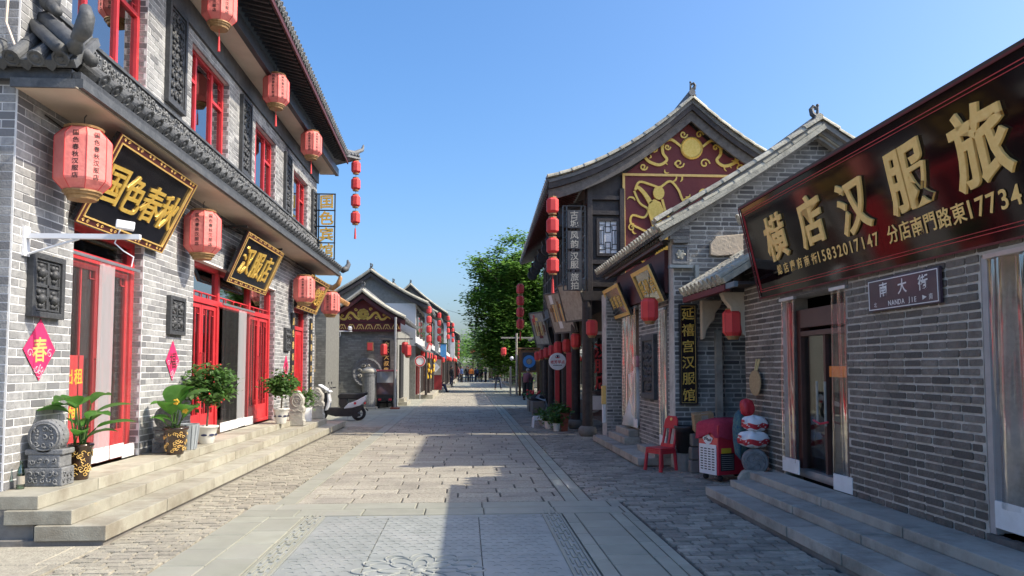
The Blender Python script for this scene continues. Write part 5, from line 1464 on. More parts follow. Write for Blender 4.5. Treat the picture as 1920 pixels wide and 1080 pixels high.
# upper lattice front along the street
skew(MB(), 3.0, 3.06, 17.8, YC1, 3.75, 5.6).build('upper_front', _M['room_dark'], hc)
for y in np.arange(17.85, YC1, 1.1):
    s = cx(y)-2.86
    f = moulding(MB(), RF(y+.52, 4.68, 2.995+s), 1.04, 1.8, .08, .08).build('lattice_window', _M['wood_dark'], hc)
    g = MB()
    for q in range(1, 6): g.box(2.935+s, 2.965+s, y+.52-.44+.88*q/6-.014, y+.52-.44+.88*q/6+.014, 3.86, 5.5)
    for zz in (4.3, 4.9): g.box(2.93+s, 2.97+s, y+.08, y+.96, zz-.03, zz+.03)
    g.build('lattice', _M['wood_grey'], f)
skew(MB(), 2.55, 2.62, 17.9, YC1-.2, 3.22, 3.3).build('balcony_rail', _M['wood_grey'], hc)
# vertical sign on the corner
cs = thing('vertical_lattice_sign', 'tall black lattice sign with eight pale characters on the timber house corner', 'sign', (2.53, 17.2, 4.4))
f = MB()
for xx in (2.27, 2.36, 2.70, 2.79): f.box(xx-.012, xx+.012, 17.18, 17.22, 3.42, 5.42)
for zz in np.linspace(3.42, 5.42, 17): f.box(2.27, 2.79, 17.185, 17.215, zz-.009, zz+.009)
f.build('lattice_frame', _M['black_paint'], cs)
for k, pr in enumerate(('古城', '风韵', '汉服', '旅拍')):
    zc = 5.10-.49*k
    MB().box(2.37, 2.69, 17.15, 17.178, zc-.21, zc+.21).build('panel', _M['vsign_panel'], cs)
    for j, ch in enumerate(pr): write(cs, ch, CF(2.53, zc+.1-.2*j, 17.148), .2, _M['stone_pale'], depth=.2)
lantern_string((2.02, 17.2, 5.42), 4, .15, .37, .475, 'string of four red lanterns at the near corner of the timber house', 'vertical lantern strings')
lantern_string((2.17, 29.7, 4.78), 4, .16, .38, .47, 'string of four red lanterns at the far end of the timber house eave', 'vertical lantern strings')
# lanterns of the arcade and of the old shops
sml = lantern_proto('red_lantern', .135, .36, 'lantern_red', '', tassel=False, hook=.5)
arc = [((2.88, 16.85, 2.52), 'red lantern beside the first dark column nearest the brick pier'), ((2.84, 19.1, 2.31), 'red lantern at the arcade just right of the pair of red boards'),
       ((2.86, 20.9, 2.23), 'red lantern above the round white shop sign'), ((2.72, 21.8, 2.2), 'red lantern just left of the one above the round sign'),
       ((2.8, 24.0, 2.16), 'fifth red lantern along the arcade counted from the brick pier'), ((2.86, 26.2, 2.14), 'sixth red lantern along the arcade counted from the brick pier'),
       ((2.92, 28.4, 2.12), 'seventh red lantern along the arcade counted from the brick pier'), ((2.93, 30.4, 2.1), 'farthest red lantern of the arcade beside the tree')]
for k, (loc, lab) in enumerate(arc):
    o = sml if k == 0 else copy_tree(sml)
    o.location = loc; o['label'] = lab; o['group'] = 'lanterns along the column arcade'
ol = copy_tree(sml); ol.location = (3.02, 12.05, 2.56); ol['label'] = 'red lantern hanging in front of the tilted plaque on the old brick house'; ol['group'] = 'lanterns on the old brick shops'
ol.scale = (1.05, 1.05, 1.05)
ol = copy_tree(sml); ol.location = (3.78, 10.3, 2.24); ol['label'] = 'red lantern hanging in the small tiled gateway'; ol['group'] = 'lanterns on the old brick shops'
ol.scale = (1.05, 1.05, 1.05)
# ================================================================ LEFT, farther: the gabled shop with the red and gold pediment
h2 = thing('pedimented_brick_shop', 'low grey brick shop with a red and gold gable facing up the street', 'house', (-4.2, 34, 0))
brick_wall(h2, CF(-5.95, 0, 31.0), 3.1, 3.15, [], _M['brick_far'], _M['mortar_far'], bl=.27, bh=.075, jt=.012, maxn=120, seed=51, thick=.25, name='gable_wall', minpx=8)
MB().box(-3.1, -2.88, 31.26, 38, 0, 3.3).build('front_wall', _M['brick_far'], h2)
MB().box(-5.9, -3.1, 37.8, 38, 0, 3.3).box(-5.95, -5.8, 31.26, 37.8, 0, 3.3).build('rear_wall', _M['brick_far'], h2)
MB().box(-2.87, -2.8, 32.2, 33.6, .3, 2.6).build('door', _M['black_matt'], h2)
MB().box(-2.87, -2.5, 31.9, 33.9, 0, .15).box(-2.87, -2.65, 32.1, 33.7, .15, .3).build('door_step', _M['granite'], h2)
MB().box(-6.0, -2.72, 30.84, 30.995, 3.15, 3.45).build('frieze', _M['maroon'], h2)
Mf = frame((-4.36, 30.838, 3.3), (1,0,0), (0,0,1))
for k in range(9):
    x = -1.45 + k*.362
    MB().ribbon([(x-.15,-.1),(x-.08,.06),(x-.02,.09),(x,.02),(x+.02,.09),(x+.08,.06),(x+.15,-.1)], .032, Mf, .02).build('frieze_scroll', _M['gold_dull'], h2)
    MB().ribbon([(x-.07,-.1),(x,-.03),(x+.07,-.1)], .028, Mf, .02).build('frieze_scroll', _M['gold_dull'], h2)
MB().box(-6.0, -2.7, 30.80, 30.99, 3.452, 3.5).box(-6.0, -2.7, 30.80, 30.99, 3.10, 3.148).build('frieze_moulding', _M['maroon_dark'], h2)
MB().prism([(-5.75,3.5),(-2.75,3.5),(-4.25,4.42)], frame((0, 30.98, 0), (1,0,0), (0,0,1)), .1).build('pediment', _M['maroon'], h2)
Mp2 = frame((-4.25, 30.878, 3.72), (1,0,0), (0,0,1))
lo = MB()
for ring, (r_, n) in enumerate(((.24, 9), (.15, 7))):
    for k in range(n):
        a = 2*math.pi*k/n; c = (r_*.62*math.cos(a), .1+r_*.62*math.sin(a))
        lo.prism([(c[0]+r_*.42*math.cos(t), c[1]+r_*.36*math.sin(t)) for t in np.linspace(0, 6.28, 9)[:-1]], Mp2 @ T((0,0,.008*ring)), .025)
lo.build('gilt_lotus', _M['gold'], h2)
for s in (-1, 1):
    MB().ribbon([(s*x, y) for x, y in ((.14,-.12),(.3,-.02),(.42,.12),(.55,.16),(.64,.04),(.72,-.1),(.86,-.1),(1.0,.0),(1.12,-.1))], [.09,.1,.1,.09,.09,.09,.09,.08,.03], Mp2, .02).build('gilt_vine', _M['gold'], h2)
    for (x, y, r_) in ((.3,.3,.07),(.55,-.05,.08),(.85,.06,.06)): MB().ribbon(spiral(s*x, y, r_, 1.1, 0, s, 10), .035, Mp2, .02).build('gilt_curl', _M['gold'], h2)
tiled_roof(h2, (-2.5, 38.2, 3.62), (-2.5, 30.55, 3.62), (-1.75, 0, 1.12), spacing=.24, rad=.06, tl=.3, m='tile_grey', sag=.05, maxn=0, capn=20) if False else None
def ridge_roof(parent, xe, ze, xr, zr, y0, y1, m='tile_grey', sp=.26, sag=.08, capn=0, rad=.06, barge_m=None, rake=True):
    tiled_roof(parent, (xr-(xe-xr), y0, ze), (xr-(xe-xr), y1, ze), ((xe-xr), 0, zr-ze), spacing=sp, rad=rad, m=m, sag=sag, maxn=0, capn=capn) if xe < xr else None
    # slope towards +x of the ridge
    lo_, hi_ = (xr-abs(xe-xr), xr+abs(xe-xr))
    if xe >= xr:
        tiled_roof(parent, (hi_, y0, ze), (hi_, y1, ze), (xr-hi_, 0, zr-ze), spacing=sp, rad=rad, m=m, sag=sag, maxn=0, capn=capn)
    tiled_roof(parent, (lo_, y1, ze), (lo_, y0, ze), (xr-lo_, 0, zr-ze), spacing=sp, rad=rad, m=m, sag=sag, maxn=0, capn=0 if xe >= xr else capn)
    MB().box(xr-.1, xr+.1, y0+.05, y1-.05, zr-.02, zr+.16).build('ridge', _M[m], parent)
    acroterion(MB(), (xr, y0+.1, zr+.08), .6, -1).build('ridge_ornament', _M['tile_dark'], parent)
    if rake:
        for sd in (-1, 1):
            xx = hi_ if sd > 0 else lo_
            pts = []
            for i in range(9):
                t = i/8; pts.append((xx+(xr-xx)*t, y0-.02, ze+(zr-ze)*t-sag*4*t*(1-t)+.06))
            MB().tube(pts, .075, 8).build('rake_roll', _M['tile_pale'], parent)
            if barge_m:
                vs = [(x, y0+d, z+q) for d in (0, .06) for q in (-.1, -.34) for x, _, z in pts]; k = 9; fs = []
                for i in range(8): fs += [(i,i+1,k+i+1,k+i),(2*k+i,3*k+i,3*k+i+1,2*k+i+1),(i,2*k+i,2*k+i+1,i+1),(k+i,k+i+1,3*k+i+1,3*k+i)]
                MB().add(vs, fs).build('barge_board', _M[barge_m], parent)
ridge_roof(h2, -2.5, 3.62, -4.25, 4.74, 30.55, 38.2, barge_m='maroon_dark', capn=20)
# round stone medallion on the wall
md = thing('stone_medallion', 'round carved grey stone medallion on the brick wall behind the stone post', 'carving', (-4.08, 30.95, 1.4))
Mm = CF(-4.08, 1.40, 30.985)
MB().lathe([(.0,.0),(.62,.0),(.62,.06),(.56,.075),(.5,.05),(.46,.05),(.44,.03),(.0,.03)], n=28, M=Mm, caps=False).build('disc', _M['carved_grey'], md)
petal = MB()
for k in range(16): 
    a = 2*math.pi*k/16; petal.sphere(Mm @ Vector((.53*math.cos(a), .53*math.sin(a), .06)), .03, 6, 4)
petal.build('bead_ring', _M['carved_grey'], md, kind='stuff')
relief(MB(), Mm @ T((0,0,.035)), .8, .8, .19, .035, 61, inside=lambda x, y: x*x+y*y < .16).build('relief', _M['stone_pale'], md, smooth=True, kind='stuff')
sp = thing('stone_post', 'thick round carved stone post with domed cap in front of the brick shop', 'post', (-3.82, 29.6, 0))
MB().lathe([(.25,.08),(.26,.2),(.255,1.28),(.27,1.3),(.27,1.38),(.25,1.4)], (-3.82, 29.6, 0), 20).build('shaft', _M['carved_grey'], sp, smooth=False)
MB().lathe([(.27,1.4),(.29,1.43),(.29,1.5),(.24,1.57),(.1,1.63),(.0,1.64)], (-3.82, 29.6, 0), 20).build('cap', _M['stone_pale'], sp, smooth=True)
MB().box(-4.15, -3.49, 29.3, 29.9, -.02, .08).build('plinth', _M['stone_pale'], sp, bevel=.01)
pq = thing('corner_plaque', 'black vertical plaque with gold characters at the corner of the low brick shop', 'sign', (-3.2, 30.9, 2.0))
MB().box(-3.45, -3.13, 30.92, 30.98, 1.35, 2.75).build('board', _M['lacquer'], pq)
for k, ch in enumerate('合水大叔集'): write(pq, ch, CF(-3.29, 2.58-.265*k, 30.915), .22, _M['gold_dull'], depth=.2)
br = thing('small_red_box_sign', 'small red box sign on a curved bracket on the brick shop wall', 'sign', (-3.95, 30.6, 2.6))
MB().box(-4.06, -3.8, 30.66, 30.78, 2.3, 2.66).build('box', _M['wood_brown'], br, bevel=.01)
MB().box(-4.03, -3.83, 30.645, 30.658, 2.33, 2.63).build('panel', _M['red_banner'], br)
MB().tube([(-3.95,30.72,2.67),(-3.95,30.72,2.74),(-4.0,30.98,2.76)], .012, 5).build('bracket', _M['black_matt'], br)
lp = thing('wall_cctv', 'white security cameras on a horizontal arm before the red pediment', 'camera', (-5.3, 30.3, 3.0))
MB().cyl((-5.6, 29.9, 3.06), (-4.55, 29.9, 3.06), .022, n=8).build('arm', _M['white_plastic'], lp)
for xx in (-5.12, -4.62):
    MB().obox(frame((xx, 29.82, 3.18), (.3,-1,-.2), (1,.3,0)), .24, .12, .12).build('camera_body', _M['white_plastic'], lp, bevel=.01)
MB().tube([(-5.1,29.9,3.04),(-5.2,29.9,2.9),(-5.12,29.9,2.8),(-5.0,29.9,2.88),(-5.02,29.9,3.04)], .012, 5).build('cable', _M['white_plastic'], lp)
dp = thing('downpipe', 'grey downpipe on the left part of the low brick shop wall', 'pipe', (-5.3, 30.9, 0))
MB().cyl((-5.31, 30.9, 0), (-5.31, 30.9, 3.1), .04, n=8).build('pipe', _M['pipe_grey'], dp)
MB().box(-5.4, -5.22, 30.95, 30.99, 2.4, 2.46).build('clamp', _M['pipe_grey'], dp)
ps = thing('street_pole', 'grey steel pole with cross arm and hanging lanterns at the shop corner', 'pole', (-2.78, 29.4, 0))
MB().cyl((-2.78, 29.4, 0), (-2.78, 29.4, 3.6), .05, .045, 10).build('pole', _M['grey_metal'], ps)
MB().box(-3.4, -2.1, 29.38, 29.42, 2.72, 2.77).build('cross_arm', _M['wood_grey'], ps)
MB().box(-2.98, -2.82, 29.3, 29.38, 2.05, 2.7).build('name_board', _M['wood_grey'], ps)
MB().box(-2.95, -2.6, 29.2, 29.6, -.02, .06).build('foot', _M['terracotta'], ps)
mid = lantern_proto('red_lantern', .15, .46, 'lantern_red', '', tassel=False, hook=.25, n=6)
for k, (loc, lab) in enumerate((((-3.22, 29.4, 2.32), 'boxy red lantern left of the steel pole by the covered tricycle'), ((-2.3, 29.5, 2.28), 'boxy red lantern right of the steel pole'), ((-2.55, 31.2, 2.45), 'boxy red lantern just behind the steel pole cross arm'))):
    o = mid if k == 0 else copy_tree(mid); o.location = loc; o['label'] = lab; o['group'] = 'lanterns at the corner pole'
# dark annex between the two left houses with a pale board
an = thing('side_passage_wall', 'shaded brick passage wall with dark door beyond the red doored house', 'wall', (-5, 26, 0))
MB().box(-6.2, -6.0, 22.05, 31, 0, 3.0).build('wall', _M['brick_far'], an)
MB().box(-5.98, -5.93, 24.5, 26.0, 0, 2.3).build('door', _M['wood_door'], an)
pb = thing('pale_wooden_plaque', 'weathered pale wooden plaque at the end of the red doored house', 'sign', (-4.55, 22.5, 2))
MB().box(-4.78, -4.5, 22.42, 22.48, 1.5, 3.3).build('board', _M['linen_sign'], pb)
MB().box(-4.8, -4.48, 22.40, 22.415, 3.25, 3.32).box(-4.8, -4.48, 22.40, 22.415, 1.48, 1.55).build('batten', _M['gold_dull'], pb)
for k in range(5): write(pb, '国色宾馆店'[k], CF(-4.64, 3.1-.32*k, 22.418), .2, _M['ink'], depth=.1)
cq = thing('door_couplet', 'tall black board with gold characters beside the last red door', 'sign', (-4.36, 19.1, 1.6))
MB().box(W+.013, W+.05, 18.98, 19.26, .75, 3.0).build('board', _M['black_paint'], cq)
for k in range(7): write(cq, '国色春秋汉服店'[k], LF(19.12, 2.78-.3*k, W+.05), .2, _M['gold_dull'], depth=.1)
cq2 = thing('door_couplet', 'tall black board with gold characters on the far side of the last red door', 'sign', (-4.36, 21.4, 1.6))
MB().box(W+.013, W+.05, 21.2, 21.48, .75, 3.0).build('board', _M['black_paint'], cq2)
for k in range(7): write(cq2, '国色春秋汉服店'[k], LF(21.34, 2.78-.3*k, W+.05), .2, _M['gold_dull'], depth=.1)
# orange glazed roof corner
og = thing('orange_tiled_gatehouse', 'orange glazed tile roof corner peeping out behind the grey brick house', 'roof', (-5.2, 27, 3))
MB().box(-6.0, -4.9, 26.6, 29, 0, 3.9).build('wall', _M['brick_far'], og)
brick_wall(og, CF(-6.0, 0, 26.3), 1.1, 3.9, [], _M['brick_far'], _M['mortar_far'], bl=.27, bh=.075, jt=.012, maxn=40, seed=71, thick=.29, name='front_wall')
tiled_roof(og, (-4.55, 26.0, 4.05), (-4.55, 29, 4.05), (-.9, 0, .6), spacing=.22, rad=.07, m='tile_orange', maxn=0, capn=8)
MB().tube([(-4.9,26.1,4.45),(-4.62,26.0,4.38),(-4.45,25.95,4.5),(-4.36,25.9,4.72),(-4.42,25.95,4.86),(-4.5,25.98,4.8)], [.1,.1,.09,.07,.05,.03], 8).build('roof_horn', _M['tile_orange'], og, smooth=True)

# ---------------------------------------------------------------- far two storey houses
def far_house(name, label, side, y0, y1, xf, ze, zr, depth=4.6, wall='far_white', low=2.75, windows=3, gable='brick_far', over=.55, strings=0, front='wood_dark', jut=.5):
    """side -1 left row, +1 right row; xf = front wall x"""
    h = thing(name, label, 'house', (xf+side*depth/2, (y0+y1)/2, 0))
    xb = xf+side*depth; a, b = min(xf, xb), max(xf, xb)
    MB().box(a, b, y0, y1, 0, low).build('ground_floor', _M[gable], h)
    MB().box(a, b, y0+.002, y1, low+.002, ze).build('upper_wall', _M[wall], h)
    xr = xf+side*depth/2
    MB().prism([(a, ze), (b, ze), (xr, zr-.1)], frame((0, y0+.25, 0), (1,0,0), (0,0,1)), .25).build('gable_wall', _M[gable], h)
    ridge_roof(h, xr+(-side)*(depth/2+over), ze-.05, xr, zr, y0-.25, y1+.2, sp=.3, rad=.07, sag=.12, barge_m='wood_dark')
    s = -side
    n = windows; L = (y1-y0)/n
    for k in range(n):
        yc = y0+L*(k+.5); x = xf+s*.02
        f = MB().box(*sorted((x-.03, x+.03)), yc-L*.33, yc+L*.33, low+.55, ze-.25).build('window', _M[front], h)
        for q in (-1, 1):
            MB().box(*sorted((x+s*.031, x+s*.045)), yc+q*L*.16-L*.13, yc+q*L*.16+L*.13, low+.65, ze-.35).build('pane', _M['glass_win'], f)
        sh = MB().box(*sorted((x-.02, x+.05)), yc-L*.4, yc+L*.4, .1, low-.45).build('shop_front', _M[('red_dark', 'room_dark', 'wood_door')[k % 3]], h)
        for q in (-.38, 0, .38): MB().box(*sorted((x+s*.05, x+s*.09)), yc+q*L-.04, yc+q*L+.04, .1, low-.45).build('shop_post', _M[front], sh)
    # lower eave
    if s > 0: tiled_roof(h, (xf+jut, y0, low-.25), (xf+jut, y1, low-.25), (-jut-.02, 0, .38), spacing=.3, rad=.06, m='tile_grey', maxn=0, capn=0)
    else: tiled_roof(h, (xf-jut, y1, low-.25), (xf-jut, y0, low-.25), (jut+.02, 0, .38), spacing=.3, rad=.06, m='tile_grey', maxn=0, capn=0)
    MB().box(*sorted((xf, xf+s*.9)), y0+.2, y1-.2, -.02, .22).build('stone_platform', _M['granite'], h, bevel=.01)
    for k in range(n+1):
        yc = y0+.15+(y1-y0-.3)*k/n
        MB().cyl((xf+s*(jut+.05), yc, .2), (xf+s*(jut+.05), yc, low-.3), .07, n=8).build('column', _M[front], h)
    return h
far_house('white_walled_house', 'two storey house with white upper wall and grey brick gable behind the low brick shop', -1, 38.6, 47, -2.62, 4.95, 6.6, over=.65)
far_house('balcony_house', 'two storey house with white gable wall farther down the left row', -1, 48.5, 58, -2.45, 5.2, 7.0, gable='far_white', over=.6)
far_house('grey_ridged_house', 'tall grey gabled house with a dark pointed roof in the left row', -1, 60, 72, -2.2, 6.0, 8.3, over=.7)
far_house('distant_left_house', 'small distant two storey house near the end of the left row', -1, 76, 92, -2.0, 6.2, 8.4, over=.6, windows=4)
far_house('distant_left_house', 'farthest house of the left row at the vanishing point', -1, 98, 125, -1.5, 6.0, 8.2, over=.6, windows=4)
far_house('distant_right_house', 'low distant house on the right beyond the tree', 1, 64, 78, 4.6, 3.6, 5.2, low=2.5, windows=3)
far_house('distant_right_house', 'second distant house on the right beyond the tree', 1, 82, 100, 3.9, 4.2, 6.0, windows=3)
far_house('distant_right_house', 'white distant house closing the street on the right', 1, 112, 135, 2.6, 6.0, 8.2, windows=4, wall='far_white')
far_house('street_end_house', 'pale distant house closing the far end of the street', 1, 170, 190, -3.0, 4.2, 6.4, windows=4, depth=8)
hr = thing('shaded_brick_house', 'shaded brick house behind the tree next to the timber arcade', 'house', (6, 40, 0))
MB().box(4.4, 9, 31.5, 46, 0, 3.3).build('wall', _M['brick_grey'], hr)
tiled_roof(hr, (3.9, 46.3, 3.3), (3.9, 31.2, 3.3), (2.6, 0, 1.4), spacing=.28, rad=.065, m='tile_grey', maxn=0, capn=0)
for k, y in enumerate((33, 36, 39.5, 43)):
    f = MB().box(4.33, 4.4, y-.8, y+.8, .2, 2.4).build('door', _M['wood_dark'], hr)
# lantern strings and single lanterns down the left row
for k, (x, y, z, n, lab) in enumerate(((-1.93, 38.5, 4.6, 4, 'string of red lanterns at the near eave corner of the white walled house'), (-1.75, 48.2, 5.0, 4, 'string of red lanterns against the white gable wall'), (-1.45, 59.8, 5.6, 4, 'vertical string of red lanterns in front of the grey ridged house'), (-1.3, 72.5, 5.8, 4, 'string of red lanterns at the far eave of the grey ridged house'), (-1.0, 97, 5.0, 5, 'farthest string of red lanterns on the left row'))):
    lantern_string((x, y, z), n, .14, .36, .5, lab, 'vertical lantern strings', tassel=False)
fl_ = [(-2.25, 39.4, 2.35), (-2.2, 41.2, 2.3), (-2.15, 43.0, 2.3), (-2.1, 44.5, 2.3), (-1.95, 46.6, 2.2), (-1.9, 50, 2.2), (-1.8, 52, 2.25), (-1.7, 55, 2.2), (-1.6, 62, 2.4), (-1.5, 66, 2.4), (-1.45, 70, 2.4), (-1.3, 80, 2.5), (-1.2, 88, 2.5)]
for k, loc in enumerate(fl_):
    o = copy_tree(sml); o.location = loc; o['label'] = 'small red lantern hanging at a shop front of the distant left row'; o['group'] = 'shop front lanterns down the left row'
for k, loc in enumerate(((3.0, 66, 3.0), (2.6, 70, 3.1), (2.9, 75, 3.0), (2.2, 84, 3.4), (2.0, 90, 3.5), (1.2, 112, 4.2), (.9, 118, 4.2))):
    o = copy_tree(sml); o.location = loc; o['label'] = 'tiny red lantern hanging over the far end of the street'; o['group'] = 'lanterns at the far end of the street'; o.scale = (1.6,)*3
# colourful shop fittings on the left row
aw = thing('red_shop_awning', 'red and white patterned awning board over a shop on the left row', 'awning', (-2.2, 42.5, 2.6))
MB().obox(frame((-2.12, 42.6, 2.75), (0,1,0), (.35,0,1)), 3.2, .62, .05).build('board', _M['red_banner'], aw)
for k in range(7): MB().obox(frame((-2.09, 41.3+.43*k, 2.75), (0,1,0), (.35,0,1)), .2, .3, .05).build('white_mark', _M['white_paint'], aw)
rs = thing('round_stand_sign', 'round white sign on a post outside a left row shop', 'sign', (-2.3, 38.2, 0))
MB().cyl((-2.35, 38.2, 0), (-2.35, 38.2, 1.7), .025, n=8).build('post', _M['grey_metal'], rs)
MB().lathe([(.0,0),(.28,0),(.28,.05),(.0,.05)], n=20, M=CF(-2.35, 1.95, 38.2), caps=False).build('disc', _M['white_paint'], rs)
MB().lathe([(.2,0),(.26,0),(.26,.01),(.2,.01)], n=20, M=CF(-2.35, 1.95, 38.14), caps=False).build('red_ring', _M['red_banner'], rs)
by = thing('corn_garland', 'yellow corn garland hung on a rack outside a left row shop', 'garland', (-2.0, 41.5, .5))
MB().cyl((-2.0, 41.4, 0), (-2.0, 41.4, 2.1), .03, n=8).build('rack', _M['wood_grey'], by)
rr = random.Random(9)
for k in range(26):
    z = 1.0+1.0*rr.random(); MB().sphere((-2.0+rr.uniform(-.25,.25), 41.35+rr.uniform(-.1,.1), z), (.05,.05,.12), 6, 5).build('corn_cob', _M['yellow'], by)
bl = thing('blue_cloth_banner', 'bright blue cloth banner hanging in the left row', 'banner', (-1.75, 56.5, 2.4))
MB().box(-1.95, -1.5, 56.4, 56.45, 2.3, 3.4).build('cloth', _M['poster_blue'], bl); MB().box(-2.1, -1.4, 56.38, 56.47, 3.4, 3.48).build('rod', _M['green_bin'], bl)
dm = thing('diamond_screen', 'dark red screen with a pale diamond outside a left row shop', 'screen', (-2.0, 48.2, .3))
MB().box(-2.4, -1.55, 48.2, 48.26, .2, 2.2).build('panel', _M['red_dark'], dm)
MB().box(-2.35, -1.6, 48.17, 48.199, 1.15, 2.15).build('field', _M['linen_sign'], dm)
MB().prism([(-.28,0),(0,-.32),(.28,0),(0,.32)], CF(-1.97, 1.65, 48.168), .01).build('diamond', _M['white_paint'], dm)

# ---------------------------------------------------------------- the large tree
tr = thing('street_tree', 'large dense green tree overhanging the street beyond the timber house', 'tree', (4.3, 50, 0))
rt = random.Random(12)
tk = MB()
tk.tube([(4.3,50,0),(4.2,50,1.5),(4.0,50,3.0),(3.7,50,4.6)], [.32,.26,.23,.18], 10)
tips = []
def limb(p, d, L, r_, depth):
    q = [p]; dd = Vector(d).normalized()
    for i in range(4):
        dd = (dd + Vector((rt.uniform(-.25,.25), rt.uniform(-.25,.25), rt.uniform(-.05,.2)))).normalized()
        q.append(q[-1] + dd*L/4)
    tk.tube(q, [r_*(1-.16*i) for i in range(5)], 6)
    if depth == 0: tips.extend(q[2:])
    else:
        for k in range(3):
            limb(q[rt.choice((2,3,4))], dd + Vector((rt.uniform(-1,1), rt.uniform(-1,1), rt.uniform(-.4,.7))), L*.66, r_*.5, depth-1)
for d in ((-1,.1,.5),(-.6,-.6,.9),(.3,.5,1),(.9,-.3,.6),(-.2,-.3,1.2),(-.9,.4,.9),(.5,-.8,.7),(-.1,.3,1.3)):
    limb(Vector((3.75+rt.uniform(-.2,.2),50,rt.uniform(3.0,4.6))), d, 3.1, .12, 2)
for q in ([(2.6,50,7.4),(1.9,50,8.5),(1.1,50,8.9),(.6,50,8.7)], [(3.0,50,4.8),(1.9,50,5.1),(1.1,50,5.1),(.5,50,5.0)], [(3.4,50,7.0),(3.8,50,9.0),(4.0,50,10.2)], [(2.9,50,6.2),(1.8,50,6.9),(1.0,50,6.9)]):
    tk.tube(q, [.09,.06,.045,.025][:len(q)], 6)
tk.build('trunk', _M['bark'], tr, smooth=True)
tips += [Vector((rt.uniform(1.3, 5.5), rt.uniform(48, 52), rt.uniform(2.9, 6))) for _ in range(130)]
tips += [Vector((rt.gauss(3.4, 1.1), rt.uniform(48.2, 51.8), rt.gauss(6.4, 1.9))) for _ in range(190)]
tips += [Vector((rt.uniform(.9, 5.2), rt.uniform(48.5, 51.5), rt.uniform(2.0, 4.4))) for _ in range(90)]
def inside_crown(p):
    return ((p.x-3.5)/3.3)**2 + ((p.y-50)/3.0)**2 + ((p.z-6.2)/4.9)**2 < 1.15
tips = [t_ for t_ in tips if inside_crown(t_)]
tips += [Vector((x, 50+rt.uniform(-.6,.6), z)) for x, z in ((.55,9.2),(.8,9.0),(1.1,9.35),(1.5,9.5),(.9,8.5),(1.3,8.8),(.55,5.4),(.9,5.6),(.7,5.0),(.5,5.9),(1.2,5.9),(1.9,9.9),(3.8,10.6),(4.2,10.9),(.9,7.6),(1.2,7.3))]
def leaf_mass(centers, n_per, spread, size, rng, flat=.55, droop=.3):
    mb_v, mb_f = [], []
    for c in centers:
        sp_ = spread*rng.uniform(.6, 1.25)
        for _ in range(int(n_per*rng.uniform(.6, 1.4))):
            v = Vector((rng.gauss(0,1), rng.gauss(0,1), rng.gauss(0,.7)))*sp_*.5
            p = c + v
            az = rng.uniform(0, 6.283); a = Vector((math.cos(az), math.sin(az), rng.uniform(-droop, droop))).normalized()
            nrm = Vector((rng.uniform(-1,1)*flat, rng.uniform(-1,1)*flat, 1)).normalized()
            b = nrm.cross(a).normalized()
            L = size*rng.uniform(.6, 1.3); wv = L*.36
            i = len(mb_v)
            mb_v += [tuple(p), tuple(p+a*L*.5+b*wv), tuple(p+a*L+nrm*(-.1*L)), tuple(p+a*L*.5-b*wv)]
            mb_f.append((i, i+1, i+2, i+3))
    m = MB(); m.v, m.f = mb_v, mb_f
    return m
leaf_mass([t_ - Vector((0,0,.5)) for t_ in tips], 120, .78, .25, rt).build('crown', _M['leaf_tree'], tr)

def far_tree(label, x, y, h, w_, seed):
    t = thing('distant_tree', label, 'tree', (x, y, 0), 'trees at the far end of the street')
    r_ = random.Random(seed)
    MB().tube([(x,y,0),(x+.1,y,h*.35),(x,y,h*.6)], [.3,.22,.14], 8).build('trunk', _M['bark'], t, smooth=True)
    cs = []
    while len(cs) < 70:
        v = Vector((r_.uniform(-1,1), r_.uniform(-1,1), r_.uniform(-1,1)))
        if v.length < 1: cs.append(Vector((x+v.x*w_, y+v.y*w_, h*.62+v.z*h*.38)))
    leaf_mass(cs, 30, 1.6, .5, r_).build('crown', _M['leaf_tree'], t)
far_tree('rounded distant tree closing the street on the right', 3.4, 104, 7.5, 3.2, 1)
far_tree('distant tree over the far end of the street beside the left row', -2.6, 150, 9, 4.2, 2)
far_tree('distant tree in the middle of the far street end', 1.5, 165, 8, 4.5, 3)
far_tree('dark tree behind the shaded brick house', 6.5, 62, 9.0, 3.2, 4)
